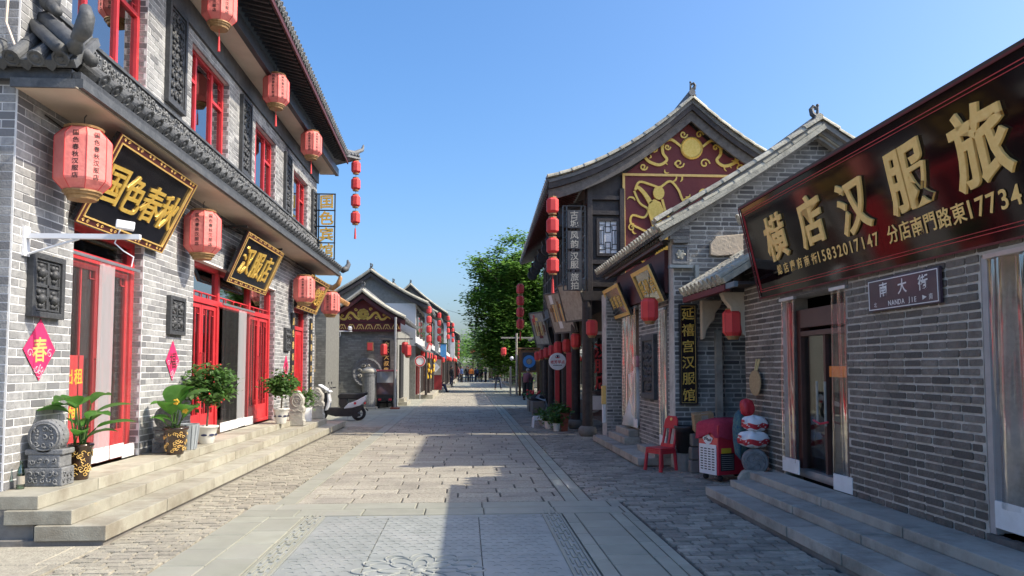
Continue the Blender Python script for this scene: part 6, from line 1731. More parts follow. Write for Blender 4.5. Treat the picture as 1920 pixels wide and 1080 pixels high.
# ================================================================ THINGS ON THE LEFT STEPS
ZL = .421
def drum_stone(x, y, label, s=1.0):
    t = thing('drum_stone', label, 'stone carving', (x, y, ZL), 'carved drum stones')
    b = MB().box(x-.2*s, x+.2*s, y-.12*s, y+.14*s, ZL, ZL+.2*s)
    b.box(x-.17*s, x+.17*s, y-.115*s, y+.135*s, ZL+.2*s, ZL+.34*s); b.box(x-.2*s, x+.2*s, y-.12*s, y+.14*s, ZL+.34*s, ZL+.40*s)
    b = b.build('base', _M['carved_grey'], t, bevel=.012)
    dr_ = MB().lathe([(.0,-.09*s),(.17*s,-.09*s),(.185*s,-.07*s),(.185*s,.07*s),(.17*s,.09*s),(.0,.09*s)], n=26, M=frame((x-.0, y-.03*s, ZL+.535*s), (1,0,0), (0,0,1)), caps=False).build('drum', _M['carved_grey'], t)
    Mf_ = CF(x, ZL+.535*s, y-.123*s)
    k = relief(MB(), Mf_, .24*s, .24*s, .075*s, .009*s, 5, inside=lambda a, c: a*a+c*c < (.12*s)**2)
    k.tube([Mf_ @ Vector((.145*s*math.cos(a), .145*s*math.sin(a), .002)) for a in np.linspace(0, 6.283, 25)], .01*s, 5)
    relief(k, CF(x, ZL+.1*s, y-.124*s), .34*s, .15*s, .075*s, .008*s, 6); relief(k, CF(x, ZL+.27*s, y-.118*s), .3*s, .1*s, .07*s, .008*s, 7)
    relief(k, LF(y, ZL+.1*s, x+.204*s), .2*s, .14*s, .07*s, .007*s, 8)
    k.build('relief', _M['carved_grey'], t, smooth=True, kind='stuff')
    for q in range(8):
        a = -.7+q*.28; MB().sphere((x+.186*s*math.cos(a), y-.08*s, ZL+.535*s+.186*s*math.sin(a)), .012*s, 6, 4).build('drum_nail', _M['carved_grey'], t)
    return t
drum_stone(-4.2, 7.83, 'grey carved drum stone standing against the corner brick pier', .92)
drum_stone(-4.18, 10.78, 'grey carved drum stone half hidden behind the second brown glazed pot', .9)
bt = thing('glass_bottle', 'empty green glass bottle beside the carved drum stone', 'bottle', (-4.36, 7.62, ZL))
MB().lathe([(.032,0),(.035,.01),(.035,.15),(.028,.19),(.013,.23),(.013,.27),(.015,.275),(.0,.275)], (-4.33, 7.58, ZL), 14).build('bottle', glassy('bottle_glass', (.35,.55,.4,1), refl=.15), bt, smooth=True)
MB().lathe([(.0355,.05),(.0355,.13)], (-4.33, 7.58, ZL), 14, caps=False).build('label', _M['linen_sign'], bt)

def big_leaf(mb, base, az, L, wd, lift, bend):
    """broad blade on a stalk: rises, then arches over"""
    d = Vector((math.cos(az), math.sin(az), 0)); sd = Vector((-math.sin(az), math.cos(az), 0))
    n = 9; base = Vector(base); pts = []
    for i in range(n+1):
        t = i/n
        pts.append(base + d*(L*(t*math.cos(lift)+.12*t*t)) + Vector((0,0,L*(t*math.sin(lift)-bend*t*t))))
    vs = []; prof = [0,.55,.85,1,1,.94,.82,.62,.36,.0]
    for i, p in enumerate(pts):
        w_ = wd*prof[i]/2
        vs += [p - sd*w_ + Vector((0,0,w_*.35)), p, p + sd*w_ + Vector((0,0,w_*.35))]
    fs = []
    for i in range(n): fs += [(3*i, 3*i+1, 3*i+4, 3*i+3), (3*i+1, 3*i+2, 3*i+5, 3*i+4)]
    mb.add(vs, fs)
def pot(t, x, y, z, r, h, m, name='pot', flare=1.0, rim=.02):
    MB().lathe([(r*.62, 0), (r*.66, .01), (r*.84, h*.45), (r*.9*flare, h*.86), (r*flare, h*.9), (r*flare+rim*.4, h*.95), (r*flare, h), (r*flare-rim, h), (r*.8, h*.9)], (x, y, z), 20).build(name, _M[m], t, smooth=True)
    MB().lathe([(.0, h*.9), (r*.82, h*.9)], (x, y, z), 16, caps=False).build('soil', _M['soil'], t)
def pot_print(t, x, y, z, r0, r1, h0, h1, m, seed, cell=.05):
    rg_ = random.Random(seed); q = MB()
    for k in range(40):
        a = rg_.uniform(-2.8, .6); u = rg_.random(); zz = h0+(h1-h0)*u; r_ = (r0+(r1-r0)*u)+.003
        pts = []
        s = rg_.choice((-1, 1))
        for i in range(7):
            th = s*i*.8; rr_ = cell*.5*(1-i*.1)
            aa = a+rr_*math.cos(th)/r_; pts.append((x+r_*math.cos(aa), y+r_*math.sin(aa), z+zz+rr_*math.sin(th)))
        q.tube(pts, .004, 4)
    q.build('pot_pattern', _M[m], t, kind='stuff')
# strelitzia like plants in brown glazed pots
def leafy(name, label, x, y, r, h, leaves, seed, flowers=(), k_=.74):
    t = thing(name, label, 'potted plant', (x, y, ZL), 'large leaved plants in brown glazed pots')
    pot(t, x, y, ZL, r, h, 'glaze_brown'); pot_print(t, x, y, ZL, r*.78, r*.93, h*.15, h*.8, 'gold_dull', seed)
    rg_ = random.Random(seed)
    for (az, stalk, L, wd, lift, bend, lean) in leaves:
        b0 = Vector((x+rg_.uniform(-.05,.05), y+rg_.uniform(-.05,.05), ZL+h*.9))
        top = b0 + Vector((math.cos(az)*lean, math.sin(az)*lean, stalk))
        MB().tube([b0, b0.lerp(top, .5)+Vector((0,0,.02)), top], [.011,.009,.007], 6).build('stalk', _M['leaf_bush'], t)
        lf = MB(); big_leaf(lf, top, az, L*k_, wd*1.25, min(1.35, lift+.22), bend); lf.build('leaf', _M['leaf_big'], t, smooth=True)
    for (dx, dy, dz) in flowers:
        fw_ = MB()
        for q in range(5): fw_.sphere((x+dx+.025*math.cos(q*1.257), y+dy-.01, ZL+dz+.025*math.sin(q*1.257)), (.02,.008,.02), 7, 5)
        fw_.sphere((x+dx, y+dy-.015, ZL+dz), .013, 6, 5)
        fw_.build('flower', _M['leaf_yellow'], t, smooth=True)
leafy('potted_plant', 'glossy broad leaved plant in a brown glazed pot beside the drum stone', -4.08, 8.2, .12, .38,
      [(1.9,.42,.5,.26,.5,.5,.03),(2.8,.40,.42,.24,.3,.5,.08),(-2.7,.36,.45,.22,.25,.4,.06),(-.5,.30,.5,.16,.25,.35,.1),(.4,.34,.55,.15,.35,.3,.12),(0,.2,.55,.15,.2,.25,.15),(-1.9,.44,.45,.24,.45,.5,.05),(2.3,.2,.4,.2,.5,.5,.05),(-.9,.12,.48,.14,.4,.4,.1),(.9,.45,.4,.2,.7,.5,.05),(.1,.08,.5,.13,.5,.45,.08),(1.4,.25,.45,.18,.5,.4,.1)], 31)
leafy('potted_plant', 'banana leaved plant with yellow flowers in a brown glazed pot', -3.98, 10.52, .165, .37,
      [(1.4,.28,.62,.3,1.25,.25,.02),(.3,.38,.62,.25,.5,.35,.06),(2.9,.3,.5,.2,.3,.4,.05),(-1.6,.2,.5,.26,.9,.4,.06),(-.6,.22,.5,.24,.6,.5,.1),(3.4,.1,.45,.18,.5,.5,.1),(-2.4,.08,.4,.1,.7,.5,.1),(1.0,.15,.5,.2,.8,.4,.1),(.0,.4,.5,.2,.9,.4,.08)], 32, flowers=((.16,-.1,.6),(.06,-.16,.72)))
gp = thing('ribbed_pot', 'empty ribbed grey pot between the brown pot and the white pot', 'pot', (-4.02, 11.12, ZL))
MB().lathe([(.10,0),(.14,.36),(.145,.37),(.125,.37),(.1,.05)], (-4.02, 11.12, ZL), 24).build('pot', _M['pot_grey'], gp)
for k in range(14):
    a = k*2*math.pi/14; MB().cyl((-4.02+.105*math.cos(a), 11.12+.105*math.sin(a), ZL+.01), (-4.02+.143*math.cos(a), 11.12+.143*math.sin(a), ZL+.35), .007, n=5).build('rib', _M['pot_grey'], gp)
# round topped shrubs in white pots
def shrub(label, x, y, r, h, zc, rad, seed, n=900, pm='pot_white', berries=10):
    t = thing('potted_shrub', label, 'potted shrub', (x, y, ZL), 'round shrubs in white pots')
    pot(t, x, y, ZL, r, h, pm, flare=1.08)
    q = MB()
    for a in (-2.4, -1.5, -.7, 0): 
        q.prism([(.035*math.cos(b)*1.4, .018*math.sin(b)) for b in np.linspace(0, 6.28, 9)[:-1]], frame((x+r*.87*math.cos(a), y+r*.87*math.sin(a), ZL+h*.5), (-math.sin(a), math.cos(a), 0), (0,0,1)), .004)
    q.build('blue_flower_print', _M['navy'], t, kind='stuff')
    MB().tube([(x,y,ZL+h*.8),(x+.015,y,ZL+h+.2),(x,y,ZL+zc)], [.018,.015,.012], 7).build('stem', _M['bark'], t)
    rg_ = random.Random(seed)
    cs = []
    for _ in range(70):
        v = Vector((rg_.gauss(0,1), rg_.gauss(0,1), rg_.gauss(0,1))).normalized()*rad*rg_.uniform(.5, .98)
        v.z *= .85
        cs.append(Vector((x, y, ZL+zc))+v)
    leaf_mass(cs, n/70, .14, .085, rg_, flat=.9, droop=.9).build('crown', _M['leaf_bush'], t)
    for _ in range(berries):
        v = Vector((rg_.uniform(-.2,1), rg_.uniform(-1,.2), rg_.uniform(-.8,.9))).normalized()*rad*1.0
        MB().sphere(Vector((x,y,ZL+zc))+v, .014, 6, 4).build('berry', _M['lantern_red'], t)
shrub('dense round shrub with red berries in a white pot by the double red doors', -4.05, 11.95, .165, .28, .92, .36, 41, 1900)
shrub('round leafy shrub in a white printed pot beyond the double red doors', -3.92, 16.1, .16, .33, .82, .31, 42, 1500, berries=6)
# carved pale stone balusters flanking the last stairs
def baluster(y, label, z=.3):
    t = thing('stair_drum_stone', label, 'stone carving', (-3.7, y, z), 'pale stones flanking the last stair')
    prof = [(a*.72, b) for a, b in [(-.22,0),(.24,0),(.24,.12),(.2,.14),(.2,.3),(.23,.32),(.23,.4),(.17,.45),(.2,.52),(.2,.62),(.12,.7),(.05,.78),(-.05,.8),(-.14,.76),(-.2,.66),(-.22,.5)]]
    MB().prism(prof, frame((-3.8, y+.11, z), (1,0,0), (0,0,1)), .22).build('stone', _M['stone_pale'], t, bevel=.015)
    k = MB(); Mk = CF(-3.8, z+.56, y-.112)
    k.tube([Mk @ Vector((.10*math.cos(a), .13*math.sin(a), 0)) for a in np.linspace(0, 6.28, 19)], .012, 5)
    k.tube([Mk @ Vector((a_, b_, 0)) for a_, b_ in spiral(0, 0, .07, 1.5, 0)], .011, 5)
    k.tube([Mk @ Vector((-.12+.027*i, -.22+.02*math.sin(i*1.4), 0)) for i in range(10)], .01, 5)
    k.build('relief', _M['stone_pale'], t, smooth=True, kind='stuff')
baluster(17.1, 'pale carved scroll stone on the near side of the last stair')
baluster(19.4, 'pale carved scroll stone on the far side of the last stair')
wp = thing('fluted_white_pot', 'white fluted pot with a small shrub between the pale scroll stones', 'potted plant', (-3.8, 18.7, .3))
MB().lathe([(.16,0),(.17,.32),(.18,.34),(.15,.34),(.14,.05)], (-3.95, 18.6, .3), 22).build('pot', _M['white_paint'], wp)
rg_ = random.Random(3)
leaf_mass([Vector((-3.95+rg_.uniform(-.12,.12), 18.6+rg_.uniform(-.12,.12), .65+rg_.uniform(0,.35))) for _ in range(30)], 14, .16, .08, rg_, flat=.9, droop=.9).build('crown', _M['leaf_bush'], wp)

# ================================================================ VEHICLES ON THE LEFT
sc = thing('parked_scooter', 'white and black electric scooter parked nose in beside the steps', 'scooter', (-3.75, 23.0, 0))
def wheel(t, c, r, wd, axis, name='wheel'):
    M = frame(c, axis[0], (0,0,1)) 
    w_ = MB()
    prof = [(r*.62,-wd/2),(r*.9,-wd/2),(r,-wd*.28),(r,wd*.28),(r*.9,wd/2),(r*.62,wd/2)]
    w_.lathe(prof+[prof[0]], n=22, M=M, caps=False)
    o = w_.build(name, _M['rubber'], t, smooth=False)
    h = MB().lathe([(.0,-wd*.3),(r*.25,-wd*.3),(r*.25,wd*.3),(.0,wd*.3)], n=12, M=M, caps=False)
    for k in range(6):
        a = k*math.pi/3; p = M @ Vector((r*.2*math.cos(a), r*.2*math.sin(a), 0)); q = M @ Vector((r*.64*math.cos(a), r*.64*math.sin(a), 0)); h.cyl(p, q, wd*.16, n=6)
    h.lathe([(r*.56,-wd*.35),(r*.64,-wd*.35),(r*.64,wd*.35),(r*.56,wd*.35),(r*.56,-wd*.35)], n=22, M=M, caps=False)
    h.build('rim', _M['grey_metal'], o)
    return o
YS = 23.0
AX = ((1,0,0),)
wheel(sc, (-3.27, YS, .22), .22, .1, AX); wheel(sc, (-4.42, YS, .22), .22, .09, AX)
P = lambda pts: [(x, z) for x, z in pts]
MS_ = frame((0, YS+.13, 0), (1,0,0), (0,0,1))
MB().prism([(-4.22,.2),(-3.95,.13),(-3.5,.13),(-3.35,.2),(-3.12,.36),(-3.12,.48),(-3.4,.44),(-3.7,.40),(-4.2,.40)], MS_, .26).build('floor_body', _M['black_paint'], sc, bevel=.02)
MB().prism([(-3.72,.36),(-3.58,.52),(-3.30,.63),(-3.02,.78),(-3.06,.60),(-3.2,.46),(-3.45,.39)], frame((0, YS+.15, 0), (1,0,0), (0,0,1)), .30).build('side_fairing', _M['white_gloss'], sc, bevel=.03)
MB().prism([(-3.78,.36),(-3.58,.53),(-3.62,.72),(-3.84,.7),(-3.86,.5)], frame((0, YS+.12, 0), (1,0,0), (0,0,1)), .24).build('seat_front', _M['black_paint'], sc, bevel=.02)
MB().prism([(-3.86,.66),(-3.6,.66),(-3.3,.64),(-3.02,.78),(-3.0,.86),(-3.3,.82),(-3.55,.83),(-3.8,.83),(-3.9,.76)], frame((0, YS+.13, 0), (1,0,0), (0,0,1)), .26).build('seat', _M['rubber'], sc, bevel=.03)
MB().prism([(-4.28,.30),(-4.16,.32),(-4.10,.6),(-4.16,.86),(-4.22,.86),(-4.2,.58)], frame((0, YS+.14, 0), (1,0,0), (0,0,1)), .28).build('leg_shield', _M['white_gloss'], sc, bevel=.03)
MB().prism([(-4.34,.34),(-4.25,.34),(-4.2,.84),(-4.28,.86),(-4.38,.6)], frame((0, YS+.12, 0), (1,0,0), (0,0,1)), .24).build('front_fairing', _M['black_paint'], sc, bevel=.03)
MB().tube([(-4.42,YS,.22),(-4.26,YS,.62),(-4.14,YS,.98)], .025, 8).build('fork', _M['grey_metal'], sc)
MB().tube([(-4.06,YS-.32,1.0),(-4.12,YS-.16,.99),(-4.16,YS,.95),(-4.12,YS+.16,.99),(-4.06,YS+.32,1.0)], .014, 8).build('handlebar', _M['black_paint'], sc)
for s in (-1, 1):
    MB().cyl((-4.08,YS+s*.24,1.0),(-4.04,YS+s*.36,1.0),.02,n=8).build('grip', _M['rubber'], sc)
    MB().tube([(-4.1,YS+s*.2,1.0),(-4.14,YS+s*.24,1.12)], .006, 5).sphere((-4.14,YS+s*.25,1.15), (.02,.06,.035), 8, 6).build('mirror', _M['black_paint'], sc)
MB().obox(frame((-4.28, YS, .98), (.85,0,-.55), (0,1,0)), .42, .52, .03).build('weather_shield', _M['white_plastic'], sc, bevel=.012)
MB().box(-3.1, -3.06, YS-.08, YS+.08, .5, .56).build('tail_lamp', _M['lantern_red'], sc)
MB().cyl((-3.05, YS, .36), (-2.98, YS, .30), .02, n=6).build('mudguard_stay', _M['rubber'], sc)
MB().prism([(-3.42,.07),(-3.2,.14),(-3.2,.20),(-3.5,.30)], frame((0, YS-.07, 0), (1,0,0), (0,0,1)), .06).build('swing_arm', _M['black_paint'], sc)
MB().lathe([(0,0),(.04,0),(.04,.006),(0,.006)], n=12, M=CF(-3.36, .53, YS-.16), caps=False).build('badge', _M['red_gloss'], sc)
MB().cyl((-3.6, YS-.06, .24), (-3.58, YS-.16, .01), .012, n=6).build('kickstand', _M['grey_metal'], sc)

tk_ = thing('covered_tricycle', 'small tricycle with red roof and brown tarpaulin parked behind the stone post', 'tricycle', (-3.2, 30.0, 0))
xa, xb, ya, yb = -3.55, -2.86, 29.75, 31.0-.1
MB().box(xa, xb, ya, yb-.1, .42, .52).build('chassis', _M['black_paint'], tk_)
MB().box(xa+.02, xb-.02, ya+.02, ya+.06, .52, .86).build('tail_panel', _M['tarp_brown'], tk_, bevel=.01)
vs = []; n, m = 14, 8
for j in range(m+1):
    for i in range(n+1):
        u, v = i/n, j/m
        vs.append((xa+.02+(xb-xa-.04)*u, ya-.01-.03*math.sin(v*9+u*5)*math.sin(u*3.1), .56+.92*v))
MB().add(vs, [(j*(n+1)+i, j*(n+1)+i+1, (j+1)*(n+1)+i+1, (j+1)*(n+1)+i) for j in range(m//2) for i in range(n)]).build('tarpaulin', _M['tarp_brown'], tk_, smooth=True)
MB().add(vs, [(j*(n+1)+i, j*(n+1)+i+1, (j+1)*(n+1)+i+1, (j+1)*(n+1)+i) for j in range(m//2, m) for i in range(n)]).build('clear_cover', _M['film_milky'], tk_, smooth=True)
MB().box(xa, xa+.03, ya, yb-.1, .52, 1.46).box(xb-.03, xb, ya, yb-.1, .52, 1.46).build('side_cover', _M['tarp_brown'], tk_)
MB().box(xa-.03, xb+.03, ya-.05, yb-.08, 1.46, 1.53).build('roof', _M['tarp_red'], tk_, bevel=.02)
for (x, y) in ((xa+.06, ya+.25), (xb-.06, ya+.25)): wheel(tk_, (x, y, .22), .22, .09, ((0,1,0),))
wheel(tk_, ((xa+xb)/2, yb-.1, .22), .22, .09, ((0,1,0),))
MB().box(xa+.08, xb-.08, ya-.02, ya+.1, .3, .42).cyl((xa+.05, ya+.25, .22), (xb-.05, ya+.25, .22), .03, n=8).build('rear_axle', _M['black_matt'], tk_)
for x in (xa+.14, xb-.14): MB().box(x-.06, x+.06, ya-.04, ya-.021, .32, .39).build('tail_lamp', _M['red_gloss'], tk_)

# ================================================================ THINGS ON THE RIGHT
def plastic_chair(label, loc, rot):
    t = thing('plastic_chair', label, 'chair', loc, local=True); t.rotation_euler.z = rot
    m = _M['red_plastic']
    MB().prism([(-.17,-.16),(.17,-.16),(.18,.12),(.14,.17),(-.14,.17),(-.18,.12)], T((0,0,.33)), .03).build('seat', m, t, bevel=.012)
    MB().box(-.165,.165,-.155,-.13,.27,.331).box(-.165,-.14,-.13,.13,.27,.331).box(.14,.165,-.13,.13,.27,.331).build('apron', m, t)
    for (x, y) in ((-.15,-.14),(.15,-.14),(-.14,.15),(.14,.15)):
        o = 1.18
        MB().cyl((x, y, .335), (x*o, y*o, 0), .024, .03, 8).build('leg', m, t)
    # back: two bars and a slotted top
    def bk(x, z): return (x, .15+.12*(z-.33)/.5, z)
    for s in (-1, 1):
        MB().tube([bk(s*.13,.34), bk(s*.125,.55), bk(s*.12,.72)], .02, 8).build('back_post', m, t)
    MB().tube([bk(0,.36), bk(0,.68)], .022, 8).build('back_slat', m, t)
    pts = [(-.15,.66),(-.14,.80),(-.09,.86),(.09,.86),(.14,.80),(.15,.66)]
    MB().prism([(x, z) for x, z in pts], frame((0, .15-.08, 0), (1,0,0), (0,.24,1)), .025).build('back_top', m, t, bevel=.01)
    MB().prism([(-.14,.34),(-.14,.42),(.14,.42),(.14,.34)], frame((0, .15-.085, 0), (1,0,0), (0,.24,1)), .022).build('back_rail', m, t)
    MB().lathe([(0,0),(.025,0),(.025,.006),(0,.006)], n=12, M=frame((0,.235,.79),(1,0,0),(0,.24,1)), caps=False).build('logo_disc', _M['gold_dull'], t)
    return t
plastic_chair('red plastic chair standing at the foot of the brick pier', (3.05, 11.55, 0), R(-62))
# ice cream freezer under a red cloth
fz = thing('ice_cream_freezer', 'red ice cream freezer with white grille covered by a dark red cloth', 'freezer', (3.6, 10.6, 0))
A, B = Vector((3.36, 10.62, 0)), Vector((3.52, 10.22, 0))
ux = (B-A).normalized(); uy = Vector((-ux.y, ux.x, 0))       # along the grille end, and along the long side
Wz, Lz = .42, .72
def FZ(u, v, z): return A + ux*u + uy*v + Vector((0,0,z))
MZ = frame(FZ(Wz/2, Lz/2, 0), ux, uy)
MB().obox(MZ @ T((0,0,.45)), Wz, Lz, .7).build('cabinet', _M['red_gloss'], fz, bevel=.015)
for u in (.06, Wz-.06):
    for v in (.08, Lz-.08): MB().sphere(FZ(u, v, .05), .045, 10, 8).build('castor', _M['rubber'], fz)
Ge = frame(FZ(Wz/2, -.004, .33), ux, (0,0,1))                 # end face frame, normal outwards
MB().obox(Ge @ T((0,-.02,.004)), .36, .42, .012).build('grille', _M['white_plastic'], fz, bevel=.004)
for i in range(4):
    for j in range(9): MB().obox(Ge @ T((-.12+.08*i, -.16+.036*j, .011)), .05, .014, .004).build('grille_slot', _M['black_matt'], fz)
Gs = frame(FZ(Wz+.004, Lz/2, .40), uy, (0,0,1))               # long side frame
MB().obox(Gs @ T((-.2,-.12,.0)), .24, .24, .012).build('side_grille', _M['black_matt'], fz)
for j in range(8): MB().obox(Gs @ T((-.2,-.22+.028*j,.008)), .22, .008, .004).build('grille_bar', _M['grey_metal'], fz)
MB().obox(Gs @ T((-.22,.04,.003)), .17, .07, .006).build('yellow_sticker', _M['yellow'], fz)
for (Mx, u, v, sc_) in ((Ge, 0, .26, 1.1), (Gs, .02, .22, 1.0)):
    q = MB().prism([(u+.09*sc_*math.cos(a)*(1+.15*math.sin(5*a)), v+.06*sc_*math.sin(a)*(1+.2*math.cos(4*a))) for a in np.linspace(0, 6.28, 22)[:-1]], Mx @ T((0,0,.001)), .004).build('white_logo', _M['white_plastic'], fz)
    k = MB()
    for e in range(4): k.ribbon(spiral(u-.05*sc_+.034*e*sc_, v+.01*math.sin(e*2), .022*sc_, 1.0, e, 1, 8), .011, Mx @ T((0,0,.005)), .003)
    k.build('logo_strokes', _M['black_matt'], q)
for (u, v, r_) in ((.1,.1,.035),(.17,.14,.025),(.06,.02,.03),(.22,.2,.02)): MB().sphere(Gs @ Vector((u, v, .0)), (r_, r_, r_), 8, 6).build('printed_scoop', _M['pink_light'], fz)
vs = []; n = 22; m = 6
peri = []
for i in range(n):
    t_ = i/n*4; e = int(t_); f = t_-e
    q = [(-.5,-.5),(.5,-.5),(.5,.5),(-.5,.5)]; a_, b_ = q[e], q[(e+1) % 4]
    peri.append((a_[0]+(b_[0]-a_[0])*f, a_[1]+(b_[1]-a_[1])*f))
rg_ = random.Random(6); drop = [rg_.uniform(.10, .24) for _ in range(n)]
for s_, zf in ((.0, .88), (.5, .875), (.98, .84), (1.06, .80), (1.1, None)):
    for i, (a_, b_) in enumerate(peri):
        z = zf if zf else .80-drop[i]
        w_ = .02*math.sin(i*2.1) if s_ > 1 else 0
        vs.append(MZ @ Vector((a_*(Wz*s_+w_), b_*(Lz*s_+w_), z+.01*math.sin(i*1.7+s_*5))))
MB().add(vs, [(j*n+i, j*n+(i+1) % n, (j+1)*n+(i+1) % n, (j+1)*n+i) for j in range(4) for i in range(n)]).build('cloth_cover', _M['red_cloth'], fz, smooth=True)
bx = thing('cardboard_box', 'brown cardboard box leaning behind the freezer', 'box', (3.55, 11.3, .6))
MB().obox(frame((3.62, 11.2, .78), (1,-.1,.1), (0,1,.1)), .3, .2, .28).build('carton', _M['straw'], bx, bevel=.006)
MB().obox(frame((3.62, 11.09, .78), (1,-.1,.1), (0,0,1)), .1, .28, .004).build('tape', _M['linen_sign'], bx)
st_ = thing('carton_stack', 'stack of weathered stone blocks between the pier and the freezer', 'blocks', (3.62, 11.3, 0))
for k in range(3): MB().box(3.42+.015*k, 3.72-.02*k, 11.2, 11.4, .2*k, .2*k+.19).build('block', _M['granite_end'], st_, bevel=.02)
bk = thing('black_tub', 'black plastic tub standing against the brick pier behind the chair', 'tub', (3.45, 11.45, 0))
MB().lathe([(.12,.0),(.15,.36),(.17,.38),(.17,.42),(.15,.42),(.14,.05)], (3.42, 11.48, .28), 18).build('tub', _M['black_paint'], bk, smooth=True)
MB().lathe([(.13,0),(.14,.27)], (3.42, 11.48, .005), 12).build('stand', _M['granite_end'], bk)
# carved drum by the steps with bags on it
ds = thing('gate_drum_stone', 'round carved grey drum stone at the top of the right hand steps', 'stone carving', (3.70, 9.42, .2))
MB().lathe([(.0,-.1),(.15,-.1),(.165,-.08),(.165,.08),(.15,.1),(.0,.1)], n=24, M=frame((3.72, 9.42, .40), (.9,-.3,0), (0,0,1)), caps=False).build('drum', _M['carved_grey'], ds)
Md = frame((3.72, 9.42, .40), (.9,-.3,0), (0,0,1)) @ T((0,0,.1))
k = MB(); k.tube([Md @ Vector((.115*math.cos(a), .115*math.sin(a), 0)) for a in np.linspace(0, 6.28, 19)], .01, 5)
for e in range(5): k.tube([Md @ Vector((a_, b_, 0)) for a_, b_ in spiral(.05*math.cos(e*1.25), .05*math.sin(e*1.25), .05, .7, e*1.25)], .009, 5)
k.build('relief', _M['carved_grey'], ds, smooth=True, kind='stuff')
MB().prism([(-.22,-.2),(.22,-.2),(.22,.05),(.14,.09),(-.05,.1),(-.12,.06),(-.17,-.02),(-.16,-.1)], frame((3.70, 9.52, .2), (.9,-.3,0), (0,0,1)), .24).build('base', _M['stone_pale'], ds, bevel=.015)
def bag(label, c, r_, m1, m2, seed, name='plastic_bag'):
    t = thing(name, label, 'bag', c, 'shopping bags by the gate')
    rg_ = random.Random(seed)
    def blob(z0, z1, m, nm):
        vs = []; n, mm = 28, 8
        for j in range(mm+1):
            v = z0+(z1-z0)*j/mm; ph = (v-.5)*math.pi
            rr_ = max(.02, math.cos(ph)**.28)
            for i in range(n):
                a = 2*math.pi*i/n; w_ = 1+.07*math.sin(3*a+seed)+.05*math.sin(7*a+v*9+seed)
                sq = (abs(math.cos(a))**5+abs(math.sin(a))**5)**-.2
                w_ += .03*math.sin(11*a+v*23+seed)
                vs.append((c[0]+r_[0]*rr_*w_*sq*math.cos(a+.3), c[1]+r_[1]*rr_*w_*sq*math.sin(a+.3), c[2]+r_[2]*(v-.5)*2+.012*math.sin(5*a+seed)))
        o = MB().add(vs, [(j*n+i, j*n+(i+1) % n, (j+1)*n+(i+1) % n, (j+1)*n+i) for j in range(mm) for i in range(n)]).build(nm, _M[m], t, smooth=True)
    blob(0, 1, m2, 'wrap')
    if m1 != m2:
        r_ = (r_[0]*1.015, r_[1]*1.015, r_[2]*1.0); blob(.2, .52, m1, 'printed_band')
        for q in range(3): MB().obox(frame((c[0]-r_[0]*1.09, c[1]-.0+r_[1]*(-.5+.5*q)*.5, c[2]+.35*r_[2]), (.1,-1,0), (0,0,1)), .03, .03, .006).build('printed_mark', _M['red_plastic'], t)
    return t
bag('white and red plastic bag sitting on the gate drum stone', (3.72, 9.44, .68), (.17,.13,.11), 'red_plastic', 'white_plastic', 1)
bag('white plastic bag with red print on top of the other bag', (3.74, 9.46, .88), (.14,.11,.10), 'red_plastic', 'white_plastic', 2)
bag('small red bag hanging below the straw hats', (3.70, 9.62, 1.08), (.08,.07,.11), 'red_plastic', 'red_plastic', 3)
bag('dark flowered cloth bag hanging between the freezer and the drum stone', (3.66, 9.75, .72), (.09,.09,.34), 'cloth_flower', 'cloth_flower', 4, name='cloth_bag')
ht = thing('straw_fan_pair', 'pair of straw fans hanging on the brick corner above the bags', 'fan', (3.86, 9.7, 1.4))
for k, dy in enumerate((0, -.09)):
    MB().prism([(.11*math.cos(a), .15*math.sin(a)*(1.25 if math.sin(a) < 0 else 1)) for a in np.linspace(0, 6.28, 18)[:-1]], frame((3.86-.02*k, 9.72+dy, 1.42), (.25,-1,0), (0,0,1)), .02).build('fan', _M['straw'], ht, bevel=.006)
    MB().cyl((3.86-.02*k, 9.72+dy, 1.55), (3.88, 9.70+dy, 1.72), .014, n=6).build('handle', _M['bamboo'], ht)
# white stool and planters before the arcade
so = thing('plastic_stool', 'small white plastic stool on the pavement before the arcade', 'stool', (1.96, 20.1, 0))
MB().box(1.82, 2.10, 19.97, 20.23, .27, .30).build('seat', _M['white_plastic'], so, bevel=.01)
for sx in (-1, 1):
    for sy in (-1, 1): MB().add([(1.96+sx*(.13+d)-.02, 20.1+sy*(.12+d)-.02, z) for d, z in ((0,.27),(.03,0))]+[(1.96+sx*(.13+d)+.02, 20.1+sy*(.12+d)-.02, z) for d, z in ((0,.27),(.03,0))]+[(1.96+sx*(.13+d)+.02, 20.1+sy*(.12+d)+.02, z) for d, z in ((0,.27),(.03,0))]+[(1.96+sx*(.13+d)-.02, 20.1+sy*(.12+d)+.02, z) for d, z in ((0,.27),(.03,0))], [(0,2,3,1),(2,4,5,3),(4,6,7,5),(6,0,1,7),(0,6,4,2),(1,3,5,7)]).build('leg', _M['white_plastic'], so)
MB().box(1.83, 2.09, 19.975, 19.99, .2, .27).box(1.83, 2.09, 20.21, 20.225, .2, .27).box(1.825, 1.84, 19.99, 20.21, .2, .27).box(2.08, 2.095, 19.99, 20.21, .2, .27).build('apron', _M['white_plastic'], so)
